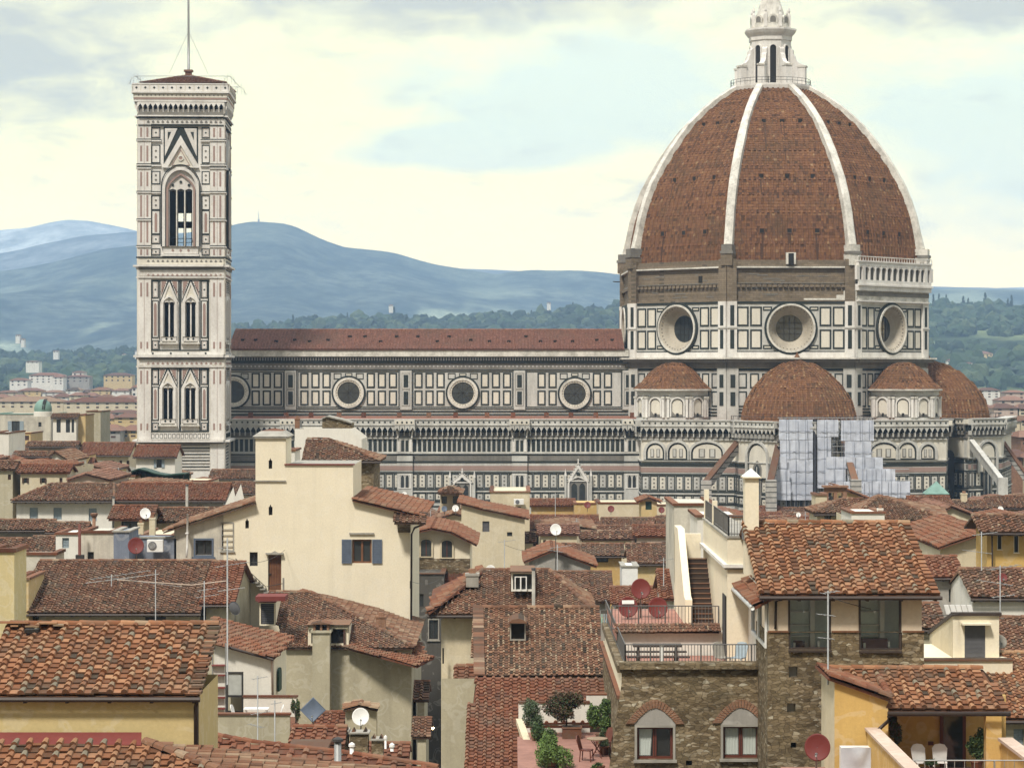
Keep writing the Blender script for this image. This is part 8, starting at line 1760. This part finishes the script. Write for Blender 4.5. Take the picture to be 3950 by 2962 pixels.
gable('yellow gabled house beside the brick bell gable', 230, [(3262, 1888), (3300, 1902), (3365, 1928)], 10, YEL, T_RED); flat('cream square chimney block left of the brick bell gable', 222, 3146, 3190, 1912, 3, CREAM2, cap=.2)
cg = thing('skylight_pavilion', 'pale green copper pyramid roof on low glazed walls in front of the tribune', 'pavilion', (X(3608, 330), 330, Z(1915, 330))); b = B(); q = [(X(3562, 328), 326.5, Z(1904, 328)), (X(3655, 328), 326.5, Z(1904, 328)), (X(3655, 330), 331, Z(1904, 330)), (X(3562, 330), 331, Z(1904, 330))]
for k in range(4): b.prism([q[k], q[(k + 1) % 4], (X(3611, 329), 328.8, Z(1856, 329))], (0, 0, .05), COPPER)
b.build('roof', cg); b = B(); b.box(X(3570, 329), X(3648, 329), 327, 330.5, Z(1960, 329), Z(1904, 329), GRP); b.build('wall', cg)
for k in range(6): b = B(Tpx(326.9)); b.rect(3576 + k * 12, 3584 + k * 12, 1908, 1920, .05, GL); b.build('window', cg)
gable('cream gable end with low pitched roof right of the pyramid roof', 210, [(3600, 1990), (3668, 1952), (3790, 2000)], 12, CREAM2, T_FAR, cw=.5, ch=.5); house('rust roofed house behind the cream gable end', 235, 3520, 3690, 1968, 1915, CREAM2, T_RED); house('grey brown roof with small chimney left of the satellite dish at the right edge', 240, 3690, 3830, 1962, 1930, GRP, T_OLD, chim=[(3718, 242, 1902, 1940, 22, CREAM2, 'box')]); house('long brown roof reaching the right edge below the marble buttress', 245, 3820, 4040, 1958, 1915, CREAM2, T_OLD); dish('round white dish on the long brown roof at the right edge', 3860, 1963, 11, 243, WHT, 1990)
gable('cream wall with bright orange single slope roof right of the pyramid house', 150, [(3626, 2106), (3802, 2046), (3815, 2050)], 16, CREAM2, T_RED, zb=0, over=.5, side=.2)
YH = house('deep yellow house with narrow windows under a wide tiled roof at the right edge', 140, 3782, 4100, 2052, 1988, OCHY, T_OLD, [(3848, 3863, 2056, 2118, 'dark', None, CREAM), (3912, 3928, 2066, 2130, 'dark', None, CREAM), (3914, 3930, 2216, 2240, 'dark', None, CREAM)], over=.9, ov=(.55, .2))
b = B(); b.tube([(X(3824, 140.6), 140.4, Z(2050, 140)), (X(3826, 140.6), 140.4, Z(2240, 140))], .05, GUT, 6); b.build('downpipe', YH['t'])
house('small grey house with rusty roof and one white framed window', 128, 3553, 3728, 2225, 2148, GRP, T_RED, [(3660, 3688, 2272, 2322, 'dark')], over=.3); house('cream house with dark tiled roof right of the small grey house', 122, 3748, 4060, 2304, 2196, WHP, T_OLD, over=.3, ov=(.1, .3))
house('dark tiled roof below the small grey house', 118, 3540, 3662, 2424, 2330, OLV, T_OLD, over=.2, gut=True)
t = thing('skylight', 'row of white framed roof lights behind the grey shuttered hut', 'skylight', (X(3700, 112), 112, Z(2375, 112)))
for k in range(5): b = B(Tpx(112)); b.slab([(3640 + k * 22, 2332), (3658 + k * 22, 2332), (3668 + k * 22, 2368), (3650 + k * 22, 2368)], 0, .08, WHT); b.build('pane', t)
HT = thing('roof_hut', 'cream roof hut with grey shuttered door and brown sloping roof edge', 'hut', (X(3760, 98), 99, 0)); b = B(); facade(b, Tpx(98), [(3676, 2374), (3854, 2374)], 2560, [(3721, 3801, 2408, 2541)], CREAM, .12); x8 = X(3676, 98); b.poly([(x8, 98, 20), (x8, 103.5, 20), (x8, 103.5, Z(2374, 98) - 1.3), (x8, 98, Z(2374, 98))], CREAM2); b.build('wall', HT)
b = B(Tpx(98)); b.rect(3672, 3862, 2362, 2374, .12, GUT, -.3); b.T = None; b.prism([(x8 - .06, 98, Z(2374, 98)), (x8 - .06, 103.6, Z(2374, 98) - 1.35), (x8 - .06, 103.6, Z(2374, 98) - 1.2), (x8 - .06, 98, Z(2374, 98) + .14)], (2.0, 0, 0), GUT); b.build('roof', HT)
b = B(Tpx(98)); b.rect(3721, 3801, 2408, 2541, -.05, SGREY, -.1)
for k in range(26): b.rect(3724, 3798, 2411 + k * 5, 2413.5 + k * 5, -.035, SGREY, -.05)
b.build('door', HT); b = B(Tpx(98)); b.rect(3706, 3818, 2400, 2407, .4, CREAM, 0); b.build('canopy', HT); b = B(Tpx(97)); b.rect(3563, 3906, 2548, 2960, 0, CREAM, -.4); b.rect(3561, 3908, 2541, 2548, .08, T_OLD, -.48); b.T = None; b.box(X(3563, 97), X(3906, 97), 97.4, 103, 25, Z(2548, 97), CREAM); b.build('parapet', HT)
dish('pale grey dish half hidden by the cream hut', 3858, 2474, 26, 99.5, CONC, 2510); house('dark round tiled roof at the right edge behind the cream hut', 104, 3856, 4080, 2512, 2384, OLV, T_OLD, cw=.3, ch=.3, over=.2); house('steep near tiled roof at the right edge beside the cream parapet', 93, 3860, 4080, 2772, 2520, OLV, T_NEAR, [(3910, 3950, 2810, 2880, 'shut', SPALE)], cw=.3, ch=.3, over=.3, ov=(.1, .3))
antenna('tall antenna with several aerials above the cream tiled house at the right', 3786, 118, 2050, 2200, [(2060, 1.2, R(5), 6, .5), (2130, 1.4, R(170), 7, .5)]); antenna('grey antenna cluster in front of the right hand cream house', 3858, 110, 2180, 2420, [(2190, 1.5, R(20), 6, .8), (2250, 1.6, R(160), 6, .8), (2300, 1.0, R(0), 5, .6)]); dish('small dark red dish half behind the roof ridge at the right', 3868, 2228, 18, 124, DRED, 2250)
antenna('thin pole antenna on the dark weathered roof in the centre', 2170, 130, 2230, 2420, [(2240, .8, .3, 4, .4)]); antenna('antenna pole standing before the white arched window house', 1946, 175, 2080, 2210, [(2088, 1.2, .3, 5, .6)]); antenna('antenna pole with two aerials behind the centre dormer', 2150, 160, 2100, 2200, [(2110, 1.4, .2, 6, .6), (2126, 1.0, 2.8, 5, .5)])
antenna('slim antenna rising over the beige wall in the centre', 2142, 246, 1900, 1990, [(1906, 1.6, .1, 6, .8)]); antenna('slim pole with aerial near the white laundry wall', 2560, 150, 2150, 2260, [(2160, 1.0, .3, 5, .5)])

# small clutter on the packed roofs
AP0 = None
for i in range(26):
    Y = rng.choice([252, 270, 290, 312, 334, 356]); px = 1000 + i * 112 + rng.uniform(-40, 40) if i < 20 else rng.uniform(20, 480); base = float(env(px)) + (376 - Y) * .42 + 22
    if AP0 is None: AP0 = antenna('thin television antenna on a packed roof at the foot of the cathedral', px, Y, base - 42, base + 6, [(base - 38, 1.5, .3, 6, .7), (base - 26, 1.2, 2.7, 5, .6)], .035, 'antennas on the packed roofs')
    else: copy_thing(AP0, (X(px, Y), Y, Z(base + 6, Y)), AP0['label'], 'antennas on the packed roofs', rng.uniform(.7, 1.15), rng.uniform(0, 6))
for i, (px, py, Y, lab) in enumerate([(1120, 1990, 205, 'small white dish low on the roof behind the cream gable house'), (2690, 1975, 240, 'small white dish on the rooftops left of the tall white chimney'), (3080, 1985, 215, 'small white dish above the ridge of the wide near right roof'), (300, 1905, 235, 'small white dish above the long brown roof on the left'), (2620, 2110, 190, 'small white dish beside the white stair wall'), (1560, 1905, 250, 'small white dish at the foot of the aisle wall right of the stone house')]):
    dish(lab, px, py, 9, Y, WHT, py + 22, rng.uniform(-.4, .4), .35)
def cable(lab, p0, p1, sag=.5):
    p0, p1 = Vector(p0), Vector(p1); t = thing('cable', lab, 'cable', tuple((p0 + p1) / 2), 'thin overhead cables'); b = B()
    b.tube([tuple(p0.lerp(p1, k / 10) - Vector((0, 0, sag * 4 * (k / 10) * (1 - k / 10)))) for k in range(11)], .012, IRON, 4); b.build('wire', t); b = B(); b.tube([tuple(p0), tuple(p0 - Vector((0, 0, .5)))], .02, IRON, 4); b.build('hook', t)
cable('thin cable from the lattice mast to the cream gable house', (X(877, 118), 118, Z(2150, 118)), (X(1100, YM), YM - .1, Z(2120, YM)))
cable('thin cable sagging across the alley to the arched window house', (X(1582, YM), YM, Z(2240, YM)), (X(1700, 190), 190, Z(2230, 190)), .3)
cable('thin cable over the centre dormer roof', (X(1946, 175), 175, Z(2100, 175)), (X(2144, 186), 186, Z(2110, 186)), .4)
cable('thin cable from the right stone wall antenna to the cream hut', (X(3194, 81.2), 81.2, Z(2300, 81.2)), (X(3700, 98), 98, Z(2366, 98)), .3)
# ================================================================ air
hb = B(); hb.box(-3200, 3200, -60, 10600, -1.0, 720, plain('air', (1, 1, 1)))
ho = hb.build('haze', kind='stuff'); hm = bpy.data.materials.new('haze_air'); hm.use_nodes = True
hn = hm.node_tree; hn.nodes.clear(); ou = N(hn, 'ShaderNodeOutputMaterial'); pv = N(hn, 'ShaderNodeVolumePrincipled')
pv.inputs['Color'].default_value = (*HAZE_C, 1); pv.inputs['Density'].default_value = HAZE_D; pv.inputs['Anisotropy'].default_value = 0.0
hn.links.new(pv.outputs[0], ou.inputs['Volume']); ho.data.materials.clear(); ho.data.materials.append(hm)
for k, u_ in enumerate(used):
    if not u_:
        for ch in list(PROT[k].children): bpy.data.objects.remove(ch)
        bpy.data.objects.remove(PROT[k])
